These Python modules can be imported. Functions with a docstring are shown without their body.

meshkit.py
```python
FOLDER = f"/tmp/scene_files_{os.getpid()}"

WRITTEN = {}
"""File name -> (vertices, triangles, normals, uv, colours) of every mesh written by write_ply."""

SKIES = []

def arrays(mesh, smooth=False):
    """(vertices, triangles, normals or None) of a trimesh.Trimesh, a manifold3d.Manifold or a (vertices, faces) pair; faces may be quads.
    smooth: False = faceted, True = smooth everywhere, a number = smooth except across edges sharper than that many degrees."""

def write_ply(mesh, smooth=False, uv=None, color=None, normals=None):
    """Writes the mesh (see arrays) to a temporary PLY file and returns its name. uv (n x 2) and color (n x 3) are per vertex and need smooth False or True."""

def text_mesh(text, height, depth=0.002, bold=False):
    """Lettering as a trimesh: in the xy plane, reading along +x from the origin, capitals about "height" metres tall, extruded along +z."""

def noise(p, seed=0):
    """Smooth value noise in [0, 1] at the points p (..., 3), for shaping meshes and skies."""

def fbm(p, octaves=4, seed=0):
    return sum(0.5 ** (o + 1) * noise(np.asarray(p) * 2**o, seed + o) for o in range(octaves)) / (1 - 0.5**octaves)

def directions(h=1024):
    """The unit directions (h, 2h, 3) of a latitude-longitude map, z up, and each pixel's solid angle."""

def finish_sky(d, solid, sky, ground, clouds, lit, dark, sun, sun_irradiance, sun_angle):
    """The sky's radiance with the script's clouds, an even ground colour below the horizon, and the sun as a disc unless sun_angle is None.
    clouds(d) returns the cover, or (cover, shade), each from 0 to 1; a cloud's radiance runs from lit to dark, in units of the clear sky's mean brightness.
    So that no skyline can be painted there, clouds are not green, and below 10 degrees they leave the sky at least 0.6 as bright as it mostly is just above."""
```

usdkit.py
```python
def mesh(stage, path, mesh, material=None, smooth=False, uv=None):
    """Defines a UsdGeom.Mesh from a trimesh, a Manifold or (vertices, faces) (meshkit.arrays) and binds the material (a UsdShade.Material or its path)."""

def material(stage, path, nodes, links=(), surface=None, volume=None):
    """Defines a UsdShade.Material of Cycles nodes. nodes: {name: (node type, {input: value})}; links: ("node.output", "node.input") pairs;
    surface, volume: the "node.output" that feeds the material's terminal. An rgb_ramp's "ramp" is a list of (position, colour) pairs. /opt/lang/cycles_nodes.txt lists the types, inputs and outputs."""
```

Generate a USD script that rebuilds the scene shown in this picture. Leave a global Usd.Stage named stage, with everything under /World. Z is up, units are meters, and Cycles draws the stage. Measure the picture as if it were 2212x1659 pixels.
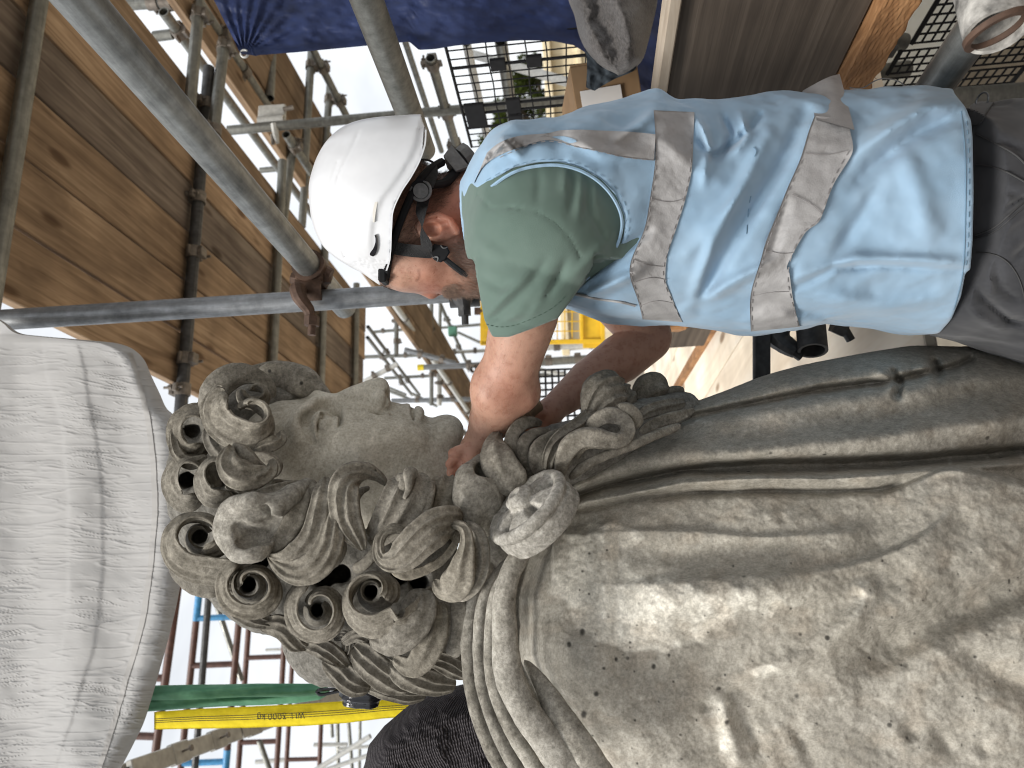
import math, random
import numpy as np
import trimesh
import usdkit
from meshkit import noise, fbm, text_mesh
from pxr import Usd, UsdGeom, UsdLux, UsdShade, Gf, Sdf, Vt
from scipy.interpolate import PchipInterpolator
from scipy.spatial import cKDTree
from scipy.ndimage import gaussian_filter

stage = Usd.Stage.CreateInMemory()
UsdGeom.SetStageUpAxis(stage, UsdGeom.Tokens.z)
UsdGeom.SetStageMetersPerUnit(stage, 1.0)
UsdGeom.Xform.Define(stage, '/World')
UsdGeom.Scope.Define(stage, '/World/Looks')

# ------------------------------------------------------------------ camera
W, H, FPX = 2212.0, 1659.0, 1595.0          # the photograph's frame and focal length in its pixels
CAM = np.array([0.0, 0.0, 1.60])
PITCH, ROLL = math.radians(4.7), 0.065      # the photograph was taken upright and is stored on its side
_F = np.array([0, math.cos(PITCH), math.sin(PITCH)])
_u0 = np.array([0, -math.sin(PITCH), math.cos(PITCH)])
_r0 = np.array([1.0, 0, 0])
_U = _u0 * math.cos(ROLL) + _r0 * math.sin(ROLL)
_R = _r0 * math.cos(ROLL) - _u0 * math.sin(ROLL)
cam = UsdGeom.Camera.Define(stage, '/World/camera')
_m = np.eye(4)
_m[0, :3], _m[1, :3], _m[2, :3], _m[3, :3] = -_U, _R, -_F, CAM
cam.AddTransformOp().Set(Gf.Matrix4d(*_m.ravel().tolist()))
FOC = 6.86
cam.CreateFocalLengthAttr(FOC)
cam.CreateHorizontalApertureAttr(FOC * W / FPX)
cam.CreateVerticalApertureAttr(FOC * H / FPX)
cam.CreateFStopAttr(1.9)
cam.CreateFocusDistanceAttr(0.98)
cam.CreateClippingRangeAttr(Gf.Vec2f(0.01, 2000))
cam.CreateExposureAttr(1.45)

# ------------------------------------------------------------------ sky and sun (overcast)
SUN = np.array([-0.38, -0.50, 0.78]); SUN /= np.linalg.norm(SUN)
_el, _rot = math.asin(SUN[2]), math.atan2(SUN[0], SUN[1])
sky_mat = usdkit.material(stage, '/World/Looks/sky_look', {
    'tc': ('texture_coordinate', {}),
    'sky': ('sky_texture', {'sky_type': 'single_scattering', 'sun_disc': False, 'sun_elevation': _el, 'sun_rotation': _rot, 'altitude': 100.0, 'air_density': 1.0, 'aerosol_density': 2.0}),
    'map': ('mapping', {'scale': (1.0, 1.0, 2.2)}),
    'n': ('noise_texture', {'scale': 3.1, 'detail': 6.0, 'roughness': 0.55, 'distortion': 0.4}),
    'r': ('rgb_ramp', {'ramp': [(0.25, (2.9, 3.02, 3.16)), (0.5, (3.75, 3.85, 3.97)), (0.75, (4.5, 4.56, 4.6))]}),
    'mx': ('mix', {'fac': 0.95}),
    'bg': ('background_shader', {'strength': 0.1}),
}, [('tc.generated', 'map.vector'), ('map.vector', 'n.vector'), ('n.fac', 'r.fac'), ('sky.color', 'mx.color1'), ('r.color', 'mx.color2'), ('mx.color', 'bg.color')], surface='bg.background')
dome = UsdLux.DomeLight.Define(stage, '/World/sky')
UsdShade.MaterialBindingAPI.Apply(dome.GetPrim()).Bind(sky_mat)
dome.GetPrim().SetCustomDataByKey('kind', 'structure')
sun = UsdLux.DistantLight.Define(stage, '/World/sun')
sun.CreateIntensityAttr(0.4); sun.CreateAngleAttr(20.0); sun.CreateColorAttr(Gf.Vec3f(1.0, 0.965, 0.91))
sun.CreateNormalizeAttr(True)
_z = SUN; _x = np.cross([0, 0, 1.0], _z); _x /= np.linalg.norm(_x); _y = np.cross(_z, _x)
_m = np.eye(4); _m[0, :3], _m[1, :3], _m[2, :3] = _x, _y, _z
sun.AddTransformOp().Set(Gf.Matrix4d(*_m.ravel().tolist()))

# ------------------------------------------------------------------ helpers: points, things, parts
def Q(px, py, d):
    """camera-space metres (right in the picture, down in the picture, depth) of a picture pixel at a depth"""
    px, py, d = np.broadcast_arrays(np.asarray(px, float), np.asarray(py, float), np.asarray(d, float))
    return np.stack([(px - W / 2) * d / FPX, (py - H / 2) * d / FPX, d], -1)
def q2w(q):
    q = np.asarray(q, float)
    return CAM + q[..., 0:1] * (-_U) + q[..., 1:2] * (-_R) + q[..., 2:3] * _F
def w2q(p):
    v = np.asarray(p, float) - CAM
    return np.stack([v @ (-_U), v @ (-_R), v @ _F], -1)
def P(px, py, d): return q2w(Q(px, py, d))
def ray(px, py): return P(px, py, 1.0) - CAM
def on_z(px, py, z):
    r = ray(px, py); return CAM + r * ((z - CAM[2]) / r[2])
AX = ray(1243, 1270); AX[2] = 0; AX /= np.linalg.norm(AX)      # the scaffold runs away from us along AX
BX = np.array([AX[1], -AX[0], 0.0])                            # and across along BX
ZX = np.array([0, 0, 1.0])
def on_s(px, py, s):
    """the point of a pixel's ray on the upright plane that stands s metres across"""
    r = ray(px, py); return CAM + r * (s / (r @ BX))

used = {}
def numbered(parent, name):
    k = (parent, name); n = used.get(k, -1) + 1; used[k] = n
    return name if n == 0 else f'{name}_{n:03d}'
class Node:
    def __init__(s, path, loc, prim): s.path, s.loc, s.prim = path, np.asarray(loc, float), prim
def keys(prim, label=None, cat=None, group=None, kind=None):
    for k, v in (('label', label), ('category', cat), ('group', group), ('kind', kind)):
        if v: prim.SetCustomDataByKey(k, v)
def thing(name, label, cat, loc, group=None, kind=None):
    path = '/World/' + numbered('/World', name)
    x = UsdGeom.Xform.Define(stage, path); x.AddTranslateOp().Set(Gf.Vec3d(*map(float, loc)))
    keys(x.GetPrim(), label, cat, group, kind)
    return Node(path, loc, x.GetPrim())
def part(name, mesh, mat, parent=None, smooth=30, label=None, cat=None, group=None, kind=None, tone=None):
    base = parent.path if parent else '/World'
    loc = parent.loc if parent else np.zeros(3)
    path = base + '/' + numbered(base, name)
    if isinstance(mesh, tuple): v, f = np.asarray(mesh[0], float), np.asarray(mesh[1], int)
    else: v, f = np.asarray(mesh.vertices), np.asarray(mesh.faces)
    m = usdkit.mesh(stage, path, (v - loc, f), mat, smooth=smooth)
    m.CreateDoubleSidedAttr(True)
    if tone is not None:
        pv = UsdGeom.PrimvarsAPI(m).CreatePrimvar('tone', Sdf.ValueTypeNames.Color3fArray, 'vertex')
        pv.Set(Vt.Vec3fArray.FromNumpy(np.asarray(tone, np.float32)))
    keys(m.GetPrim(), label, cat, group, kind)
    return Node(path, loc, m.GetPrim())
cat_ = trimesh.util.concatenate
def unit(v): v = np.asarray(v, float); return v / np.maximum(np.linalg.norm(v, axis=-1, keepdims=True), 1e-12)
def frame_of(t):
    t = unit(t); a = np.array([0, 0, 1.0]) if abs(t[2]) < 0.9 else np.array([1.0, 0, 0])
    x = unit(np.cross(a, t)); return x, np.cross(t, x)
def hull(pts): return trimesh.convex.convex_hull(np.asarray(pts, float))
def obox(c, ax, half, ch=0.002):
    """box with chamfered edges: centre, three axes, half sizes"""
    ch = min(ch, 0.45 * min(half)); pts = []
    for sx in (-1, 1):
        for sy in (-1, 1):
            for sz in (-1, 1):
                for k in range(3):
                    h = np.array(half, float) - ch; h[k] = half[k]
                    pts.append(np.asarray(c) + ax[0] * sx * h[0] + ax[1] * sy * h[1] + ax[2] * sz * h[2])
    return hull(pts)
def ring(p0, p1, ro, ri=None, n=20):
    """pipe from p0 to p1, open at the ends when ri is given"""
    p0, p1 = np.asarray(p0, float), np.asarray(p1, float)
    x, y = frame_of(p1 - p0); a = np.arange(n) * 2 * np.pi / n
    c = np.cos(a)[:, None] * x + np.sin(a)[:, None] * y
    if ri is None:
        v = np.vstack([p0 + c * ro, p1 + c * ro, p0[None], p1[None]]); f = []
        for i in range(n):
            j = (i + 1) % n
            f += [[i, j, n + j], [i, n + j, n + i], [2 * n, j, i], [2 * n + 1, n + i, n + j]]
    else:
        v = np.vstack([p0 + c * ro, p1 + c * ro, p1 + c * ri, p0 + c * ri]); f = []
        for i in range(n):
            j = (i + 1) % n
            for k in range(4):
                l = (k + 1) % 4
                f += [[k * n + i, k * n + j, l * n + j], [k * n + i, l * n + j, l * n + i]]
    return trimesh.Trimesh(v, f, process=False)
def catmull(pts, n):
    """smooth curve through control rows (any width), n samples"""
    pts = np.asarray(pts, float)
    if len(pts) == 2: return pts[0] + (pts[1] - pts[0]) * np.linspace(0, 1, n)[:, None]
    u = np.concatenate([[0], np.cumsum(np.maximum(np.linalg.norm(np.diff(pts[:, :3], axis=0), axis=1), 1e-6) ** 0.7)])
    from scipy.interpolate import CubicSpline
    s = np.linspace(0, u[-1], n)
    out = CubicSpline(u, pts, bc_type='natural')(s)
    out[:, 3:] = PchipInterpolator(u, pts[:, 3:], axis=0)(s) if pts.shape[1] > 3 else out[:, 3:]
    return out
def grid_faces(nu, nv, wrap_v=False):
    i, j = np.meshgrid(np.arange(nu - 1), np.arange(nv if wrap_v else nv - 1), indexing='ij')
    k = (j + 1) % nv
    a, b, c, d = i * nv + j, i * nv + k, (i + 1) * nv + k, (i + 1) * nv + j
    return np.vstack([np.stack([a, b, c], -1).reshape(-1, 3), np.stack([a, c, d], -1).reshape(-1, 3)])
def sweep(path, radii, n=10, caps=True):
    """round tube through points with a radius at each"""
    path = np.asarray(path, float); t = unit(np.gradient(path, axis=0)); x, _ = frame_of(t[0]); X = []
    for k in range(len(path)):
        x = unit(x - t[k] * (x @ t[k])); X.append(x)
    X = np.array(X); Y = np.cross(t, X); a = np.arange(n) * 2 * np.pi / n
    r = np.broadcast_to(radii, (len(path),))[:, None, None]
    v = path[:, None] + r * (np.cos(a)[None, :, None] * X[:, None] + np.sin(a)[None, :, None] * Y[:, None])
    v = v.reshape(-1, 3); f = grid_faces(len(path), n, True)
    if caps:
        m = len(v); v = np.vstack([v, path[:1], path[-1:]]); L = (len(path) - 1) * n
        f = np.vstack([f] + [[[m, (i + 1) % n, i], [m + 1, L + i, L + (i + 1) % n]] for i in range(n)])
    return trimesh.Trimesh(v, f, process=False)
def pdist(px, py, line):
    """distance in picture pixels from points to a polyline, signed by side (positive = left of its direction), and the fraction along it"""
    line = np.asarray(line, float); best = np.full(px.shape, 1e9); sign = np.zeros(px.shape); fr = np.zeros(px.shape); n = len(line) - 1
    for k in range(n):
        a, b = line[k], line[k + 1]; e = b - a
        h = np.clip(((px - a[0]) * e[0] + (py - a[1]) * e[1]) / (e @ e), 0, 1)
        dx, dy = px - a[0] - h * e[0], py - a[1] - h * e[1]
        d = np.hypot(dx, dy); m = d < best
        best = np.where(m, d, best); sign = np.where(m, np.sign(e[0] * dy - e[1] * dx), sign); fr = np.where(m, (k + h) / n, fr)
    return best, sign, fr
def in_poly(px, py, poly):
    """signed distance to a closed polygon: negative inside"""
    poly = np.asarray(poly, float); d, _, _ = pdist(px, py, np.vstack([poly, poly[:1]]))
    ins = np.zeros(px.shape, bool); j = len(poly) - 1
    for i in range(len(poly)):
        a, b = poly[i], poly[j]
        c = ((a[1] > py) != (b[1] > py)) & (px < (b[0] - a[0]) * (py - a[1]) / (b[1] - a[1] + 1e-12) + a[0])
        ins ^= c; j = i
    return np.where(ins, -d, d)

# ------------------------------------------------------------------ signed distance modelling
def sball(p, c, r): return np.linalg.norm((p - np.asarray(c)) / 1.0, axis=-1) - r
def sell(p, c, r):
    r = np.asarray(r, float); k = np.linalg.norm((p - np.asarray(c)) / r, axis=-1)
    g = np.linalg.norm((p - np.asarray(c)) / (r * r), axis=-1)
    return k * (k - 1) / np.maximum(g, 1e-9)
def scap(p, pts, r):
    pts = np.asarray(pts, float); r = np.broadcast_to(np.asarray(r, float), (len(pts),)); out = None
    for k in range(len(pts) - 1):
        a, b = pts[k], pts[k + 1]; e = b - a
        h = np.clip((p - a) @ e / max(e @ e, 1e-12), 0, 1)
        d = np.linalg.norm(p - a - h[:, None] * e, axis=-1) - (r[k] + h * (r[k + 1] - r[k]))
        out = d if out is None else np.minimum(out, d)
    return out
def smin(a, b, k):
    h = np.maximum(k - np.abs(a - b), 0) / k; return np.minimum(a, b) - h * h * k * 0.25
def smax(a, b, k): return -smin(-a, -b, k)
def nets(f, lo, hi, h, blk=6, slack=1.6):
    """surface nets of the zero set of f over a box with step h, worked out only in blocks near the surface"""
    lo, hi = np.asarray(lo, float), np.asarray(hi, float)
    nb = np.ceil((hi - lo) / (h * blk)).astype(int); n = nb * blk
    cx = [lo[k] + (np.arange(nb[k]) + 0.5) * h * blk - 0.5 * h for k in range(3)]
    C = np.stack(np.meshgrid(*cx, indexing='ij'), -1).reshape(-1, 3)
    fc = np.concatenate([f(C[i:i + 200000]) for i in range(0, len(C), 200000)])
    act = np.abs(fc) < slack * 0.87 * h * blk
    vol = np.repeat(np.repeat(np.repeat(np.where(fc < 0, -1, 1).astype(np.float32).reshape(nb), blk, 0), blk, 1), blk, 2)
    bi = np.argwhere(act.reshape(nb)); o = np.stack(np.meshgrid(*[np.arange(blk)] * 3, indexing='ij'), -1).reshape(-1, 3)
    for i in range(0, len(bi), 1500):
        ijk = (bi[i:i + 1500, None] * blk + o[None]).reshape(-1, 3)
        vol[ijk[:, 0], ijk[:, 1], ijk[:, 2]] = f(lo + ijk * h)
    s = vol < 0
    cnt = sum(s[a:n[0] - 1 + a, b:n[1] - 1 + b, c:n[2] - 1 + c].astype(np.int8) for a in (0, 1) for b in (0, 1) for c in (0, 1))
    cell = np.argwhere((cnt > 0) & (cnt < 8)); ids = np.full(n - 1, -1, np.int64); ids[tuple(cell.T)] = np.arange(len(cell))
    acc, num = np.zeros((len(cell), 3)), np.zeros(len(cell))
    for ax in range(3):
        for a in (0, 1):
            for b in (0, 1):
                o0 = np.zeros(3, int); o0[(ax + 1) % 3], o0[(ax + 2) % 3] = a, b
                o1 = o0.copy(); o1[ax] = 1
                v0, v1 = vol[tuple((cell + o0).T)].astype(float), vol[tuple((cell + o1).T)].astype(float)
                m = (v0 < 0) != (v1 < 0); t = np.where(m, v0 / np.where(m, v0 - v1, 1), 0)
                acc += np.where(m[:, None], o0 + t[:, None] * (o1 - o0), 0); num += m
    V = lo + (cell + acc / np.maximum(num, 1)[:, None]) * h; Fs = []
    for ax in range(3):
        sl0 = [slice(None)] * 3; sl1 = [slice(None)] * 3; sl0[ax] = slice(0, -1); sl1[ax] = slice(1, None)
        e = np.argwhere(s[tuple(sl0)] != s[tuple(sl1)]); u, w = (ax + 1) % 3, (ax + 2) % 3
        ok = (e[:, u] > 0) & (e[:, w] > 0) & (e[:, u] < n[u] - 1) & (e[:, w] < n[w] - 1); e = e[ok]
        du, dw = np.zeros(3, int), np.zeros(3, int); du[u] = 1; dw[w] = 1
        a, b, c, d = (ids[tuple((e - x).T)] for x in (du * 0, du, du + dw, dw))
        flip = s[tuple(e.T)][:, None]
        q = np.where(flip, np.stack([a, b, c, d], -1), np.stack([d, c, b, a], -1))
        q = q[(q >= 0).all(1)]; Fs += [q[:, [0, 1, 2]], q[:, [0, 2, 3]]]
    return V, np.vstack(Fs)
def largest(V, F, share=0.03):
    """drops crumbs: keeps the connected pieces with more than a share of the vertices"""
    from scipy.sparse import coo_matrix; from scipy.sparse.csgraph import connected_components
    n = len(V); c = connected_components(coo_matrix((np.ones(len(F)), (F[:, 0], F[:, 1])), shape=(n, n)) + coo_matrix((np.ones(len(F)), (F[:, 1], F[:, 2])), shape=(n, n)), directed=False)[1]
    ok = (np.bincount(c) > share * n)[c]; ix = np.cumsum(ok) - 1; return V[ok], ix[F[ok[F].all(1)]]
def parts(name, meshes, mat, parent, **k): return [part(name, m, mat, parent, **k) for m in meshes]
def relax(V, F, it=2, lam=0.5):
    """a few passes of smoothing that keep the size"""
    from scipy.sparse import coo_matrix, diags
    e = np.vstack([F[:, [0, 1]], F[:, [1, 2]], F[:, [2, 0]]]); e = np.vstack([e, e[:, ::-1]]); n = len(V)
    A = coo_matrix((np.ones(len(e)), (e[:, 0], e[:, 1])), shape=(n, n)).tocsr(); A.data[:] = 1; A = diags(1 / np.maximum(np.asarray(A.sum(1)).ravel(), 1)) @ A
    for _ in range(it): V = V + lam * (A @ V - V); V = V - lam * 0.52 * (A @ V - V)
    return V
# ------------------------------------------------------------------ materials
def mat(name, nodes, links, surface='p.BSDF', volume=None): return usdkit.material(stage, '/World/Looks/' + name, nodes, links, surface=surface, volume=volume)
def plain(name, col, rough=0.6, metal=0.0, var=0.15, scale=25.0, bump=0.0, bscale=120.0, spec=0.4):
    c = np.array(col)
    return mat(name, {'g': ('geometry', {}), 'n': ('noise_texture', {'scale': scale, 'detail': 5.0, 'roughness': 0.6}),
        'r': ('rgb_ramp', {'ramp': [(0.3, tuple(c * (1 - var))), (0.7, tuple(np.minimum(c * (1 + var), 1)))]}),
        'bn': ('noise_texture', {'scale': bscale, 'detail': 3.0}), 'b': ('bump', {'strength': min(1.0, bump * 3), 'distance': 0.002}),
        'p': ('principled_bsdf', {'roughness': rough, 'metallic': metal, 'specular_ior_level': spec})},
        [('g.position', 'n.vector'), ('n.fac', 'r.fac'), ('r.color', 'p.base_color'), ('g.position', 'bn.vector'), ('bn.fac', 'b.height')] + ([('b.normal', 'p.normal')] if bump else []))
M = {}
# weathered marble: pale stone, brown-grey soiling in patches, dark lichen specks; "tone" (vertex colour) shifts it for cleaner or dirtier stone and carries painted light and shade
def marble(name, stops, fine, vfac):
  return mat(name, {
    'g': ('geometry', {}), 'at': ('attribute', {'attribute': 'tone'}),
    'n1': ('noise_texture', {'scale': 9.0, 'detail': 7.0, 'roughness': 0.68}),
    'n2': ('noise_texture', {'scale': 85.0, 'detail': 8.0, 'roughness': 0.72}),
    'n3': ('noise_texture', {'scale': 300.0, 'detail': 5.0, 'roughness': 0.75}),
    'mxn': ('mix', {'fac': 0.6}),
    'r': ('rgb_ramp', {'ramp': stops}),
    'mul': ('mix', {'mix_type': 'multiply', 'fac': 1.0}),
    'v': ('voronoi_texture', {'scale': 34.0, 'randomness': 1.0}), 'vr': ('rgb_ramp', {'ramp': [(0.0, (0.1, 0.1, 0.1)), (0.07, (0.25, 0.25, 0.25)), (0.12, (1, 1, 1))]}),
    'vm': ('noise_texture', {'scale': 7.0, 'detail': 2.0}), 'vmr': ('rgb_ramp', {'ramp': [(0.55, (0, 0, 0)), (0.62, (1, 1, 1))]}),
    'sp': ('mix', {'mix_type': 'multiply', 'fac': 1.0}),
    'r3': ('rgb_ramp', {'ramp': [(0.34, (1 - fine,) * 3), (0.6, (1 + fine * 0.35,) * 3)]}), 'mul3': ('mix', {'mix_type': 'multiply', 'fac': 1.0}),
    'bm': ('mix', {'fac': 0.35}), 'b': ('bump', {'strength': 0.6, 'distance': 0.0028}),
    'p': ('principled_bsdf', {'roughness': 0.82, 'specular_ior_level': 0.25})},
    [('g.position', 'n1.vector'), ('g.position', 'n2.vector'), ('g.position', 'n3.vector'), ('n1.fac', 'mxn.color1'), ('n2.fac', 'mxn.color2'), ('mxn.color', 'r.fac'),
     ('r.color', 'mul.color1'), ('at.color', 'mul.color2'), ('g.position', 'v.vector'), ('v.distance', 'vr.fac'), ('g.position', 'vm.vector'), ('vm.fac', 'vmr.fac'),
     ('vmr.color', 'sp.fac'), ('mul.color', 'sp.color1'), ('vr.color', 'sp.color2'), ('n3.fac', 'r3.fac'), ('sp.color', 'mul3.color1'), ('r3.color', 'mul3.color2'),
     ('mul3.color', 'p.base_color'), ('n2.fac', 'bm.color1'), ('n3.fac', 'bm.color2'), ('bm.color', 'b.height'), ('b.normal', 'p.normal')])
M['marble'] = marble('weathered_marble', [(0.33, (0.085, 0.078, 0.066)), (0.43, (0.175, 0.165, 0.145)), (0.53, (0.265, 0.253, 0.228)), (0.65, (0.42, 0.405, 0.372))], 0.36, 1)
M['marble_body'] = marble('worn_marble', [(0.30, (0.125, 0.119, 0.105)), (0.43, (0.205, 0.197, 0.178)), (0.55, (0.268, 0.259, 0.238)), (0.69, (0.37, 0.36, 0.336))], 0.28, 1)
M['marble_pale'] = marble('smooth_marble', [(0.25, (0.15, 0.138, 0.115)), (0.42, (0.255, 0.240, 0.207)), (0.55, (0.33, 0.314, 0.278)), (0.7, (0.44, 0.42, 0.38))], 0.26, 1)
_sw = None
def steel(name, lo, hi, metal=0.75, rough=0.42, axis=AX):
    yaw = math.atan2(axis[1], axis[0])
    return mat(name, {'g': ('geometry', {}), 'oi': ('object_info', {}), 'va': ('vector_math', {'math_type': 'add'}),
        'm': ('mapping', {'mapping_type': 'texture', 'rotation': (0, 0, yaw), 'scale': (1 / 60, 1 / 60, 1 / 4) if axis is ZX else (1 / 4, 1 / 60, 1 / 60)}), 'n': ('noise_texture', {'scale': 1.0, 'detail': 6.0, 'roughness': 0.7}),
        'n2': ('noise_texture', {'scale': 26.0, 'detail': 6.0, 'roughness': 0.7}), 'mx': ('mix', {'fac': 0.5}),
        'r': ('rgb_ramp', {'ramp': [(0.3, lo), (0.5, tuple((np.array(lo) + np.array(hi)) / 2)), (0.68, hi)]}),
        'rr': ('rgb_ramp', {'ramp': [(0.3, (rough + 0.2,) * 3), (0.7, (rough - 0.08,) * 3)]}),
        'b': ('bump', {'strength': 0.35, 'distance': 0.001}),
        'p': ('principled_bsdf', {'metallic': metal, 'roughness': rough})},
        [('g.position', 'va.vector1'), ('oi.location', 'va.vector2'), ('va.vector', 'm.vector'), ('m.vector', 'n.vector'), ('g.position', 'n2.vector'), ('n.fac', 'mx.color1'), ('n2.fac', 'mx.color2'), ('mx.color', 'r.fac'), ('r.color', 'p.base_color'),
         ('mx.color', 'rr.fac'), ('rr.color', 'p.roughness'), ('n.fac', 'b.height'), ('b.normal', 'p.normal')])
M['steel_a'] = steel('galvanised_steel', (0.085, 0.09, 0.09), (0.33, 0.34, 0.33))
M['steel_b'] = steel('galvanised_steel_dull', (0.10, 0.10, 0.09), (0.27, 0.27, 0.245), axis=BX)
M['steel_v'] = steel('galvanised_steel_post', (0.085, 0.09, 0.095), (0.31, 0.32, 0.33), axis=ZX)
M['steel_dark'] = steel('blackened_steel', (0.025, 0.025, 0.026), (0.085, 0.085, 0.085), metal=0.5, rough=0.5)
M['steel_pale'] = steel('pale_tube_paint', (0.34, 0.34, 0.32), (0.6, 0.6, 0.57), metal=0.2, rough=0.5)
M['rust'] = steel('rusted_iron', (0.035, 0.022, 0.016), (0.13, 0.075, 0.05), metal=0.3, rough=0.65)
M['fitting'] = steel('old_fitting_steel', (0.07, 0.06, 0.05), (0.24, 0.21, 0.18), metal=0.5, rough=0.55)
M['beam_red'] = plain('red_brown_beam_paint', (0.085, 0.04, 0.03), 0.5, 0.1, 0.35, 30)
M['beam_blue'] = plain('blue_beam_paint', (0.05, 0.22, 0.42), 0.5, 0.05, 0.35, 30)
def wood(name, lo, mid, hi, axis=AX, rough=0.75, gs=(2.2, 34.0, 34.0), rand=0.35):
    yaw = math.atan2(axis[1], axis[0]); lo, mid, hi = map(np.array, (lo, mid, hi))
    return mat(name, {'g': ('geometry', {}), 'oi': ('object_info', {}), 'of': ('vector_math', {'math_type': 'scale', 'vector1': (37.0, 11.0, 5.0)}), 'va': ('vector_math', {'math_type': 'add'}),
        'm': ('mapping', {'mapping_type': 'texture', 'rotation': (0, 0, yaw), 'scale': tuple(1 / x for x in gs)}), 'n': ('noise_texture', {'scale': 1.0, 'detail': 7.0, 'roughness': 0.62, 'distortion': 0.9}),
        'm2': ('mapping', {'mapping_type': 'texture', 'rotation': (0, 0, yaw), 'scale': (1 / 2.6, 1 / 7.5, 1 / 7.5)}), 'v': ('voronoi_texture', {'scale': 1.0}), 'vr': ('rgb_ramp', {'ramp': [(0.0, (0.16, 0.11, 0.08)), (0.10, (0.35, 0.27, 0.2)), (0.17, (1, 1, 1))]}),
        'kn': ('mix', {'mix_type': 'multiply', 'fac': 0.85}), 'big': ('noise_texture', {'scale': 3.0, 'detail': 4.0}), 'bigr': ('rgb_ramp', {'ramp': [(0.3, (0.55, 0.52, 0.5)), (0.65, (1.1, 1.08, 1.05))]}),
        'bm': ('mix', {'mix_type': 'multiply', 'fac': 0.8}),
        'r': ('rgb_ramp', {'ramp': [(0.28, tuple(lo)), (0.5, tuple(mid)), (0.7, tuple(hi))]}),
        'rv': ('map_range', {'from_min': 0.0, 'from_max': 1.0, 'to_min': 1 - rand, 'to_max': 1 + rand * 0.7}), 'hsv': ('hsv', {}),
        'b': ('bump', {'strength': 0.55, 'distance': 0.002}), 'p': ('principled_bsdf', {'roughness': rough, 'specular_ior_level': 0.25})},
        [('oi.random', 'of.scale'), ('g.position', 'va.vector1'), ('of.vector', 'va.vector2'), ('va.vector', 'm.vector'), ('m.vector', 'n.vector'), ('va.vector', 'm2.vector'), ('m2.vector', 'v.vector'),
         ('v.distance', 'vr.fac'), ('n.fac', 'r.fac'), ('r.color', 'kn.color1'), ('vr.color', 'kn.color2'), ('va.vector', 'big.vector'), ('big.fac', 'bigr.fac'), ('kn.color', 'bm.color1'), ('bigr.color', 'bm.color2'),
         ('oi.random', 'rv.value'), ('rv.result', 'hsv.value'), ('bm.color', 'hsv.color'), ('hsv.color', 'p.base_color'), ('n.fac', 'b.height'), ('b.normal', 'p.normal')])
M['board'] = wood('scaffold_board_wood', (0.145, 0.095, 0.058), (0.265, 0.185, 0.118), (0.38, 0.28, 0.19))
M['board_grey'] = wood('weathered_board_wood', (0.095, 0.073, 0.058), (0.17, 0.135, 0.11), (0.25, 0.21, 0.17))
M['toe'] = wood('toe_board_wood', (0.055, 0.043, 0.034), (0.10, 0.08, 0.063), (0.15, 0.122, 0.098), gs=(1.3, 50, 50), rand=0.05)
M['fresh'] = wood('fresh_sawn_wood', (0.20, 0.10, 0.045), (0.33, 0.17, 0.075), (0.45, 0.25, 0.12), gs=(14, 40, 40), rand=0.05)
M['pale_edge'] = wood('pale_wood_edge', (0.33, 0.27, 0.2), (0.46, 0.39, 0.31), (0.58, 0.51, 0.42), rand=0.05)
M['ply'] = wood('pale_plywood', (0.62, 0.52, 0.40), (0.78, 0.69, 0.56), (0.86, 0.80, 0.70), gs=(1.0, 9, 9), rand=0.08)
M['handle'] = plain('worn_wood_handle', (0.16, 0.115, 0.075), 0.7, 0, 0.3, 60, 0.2)
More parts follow.
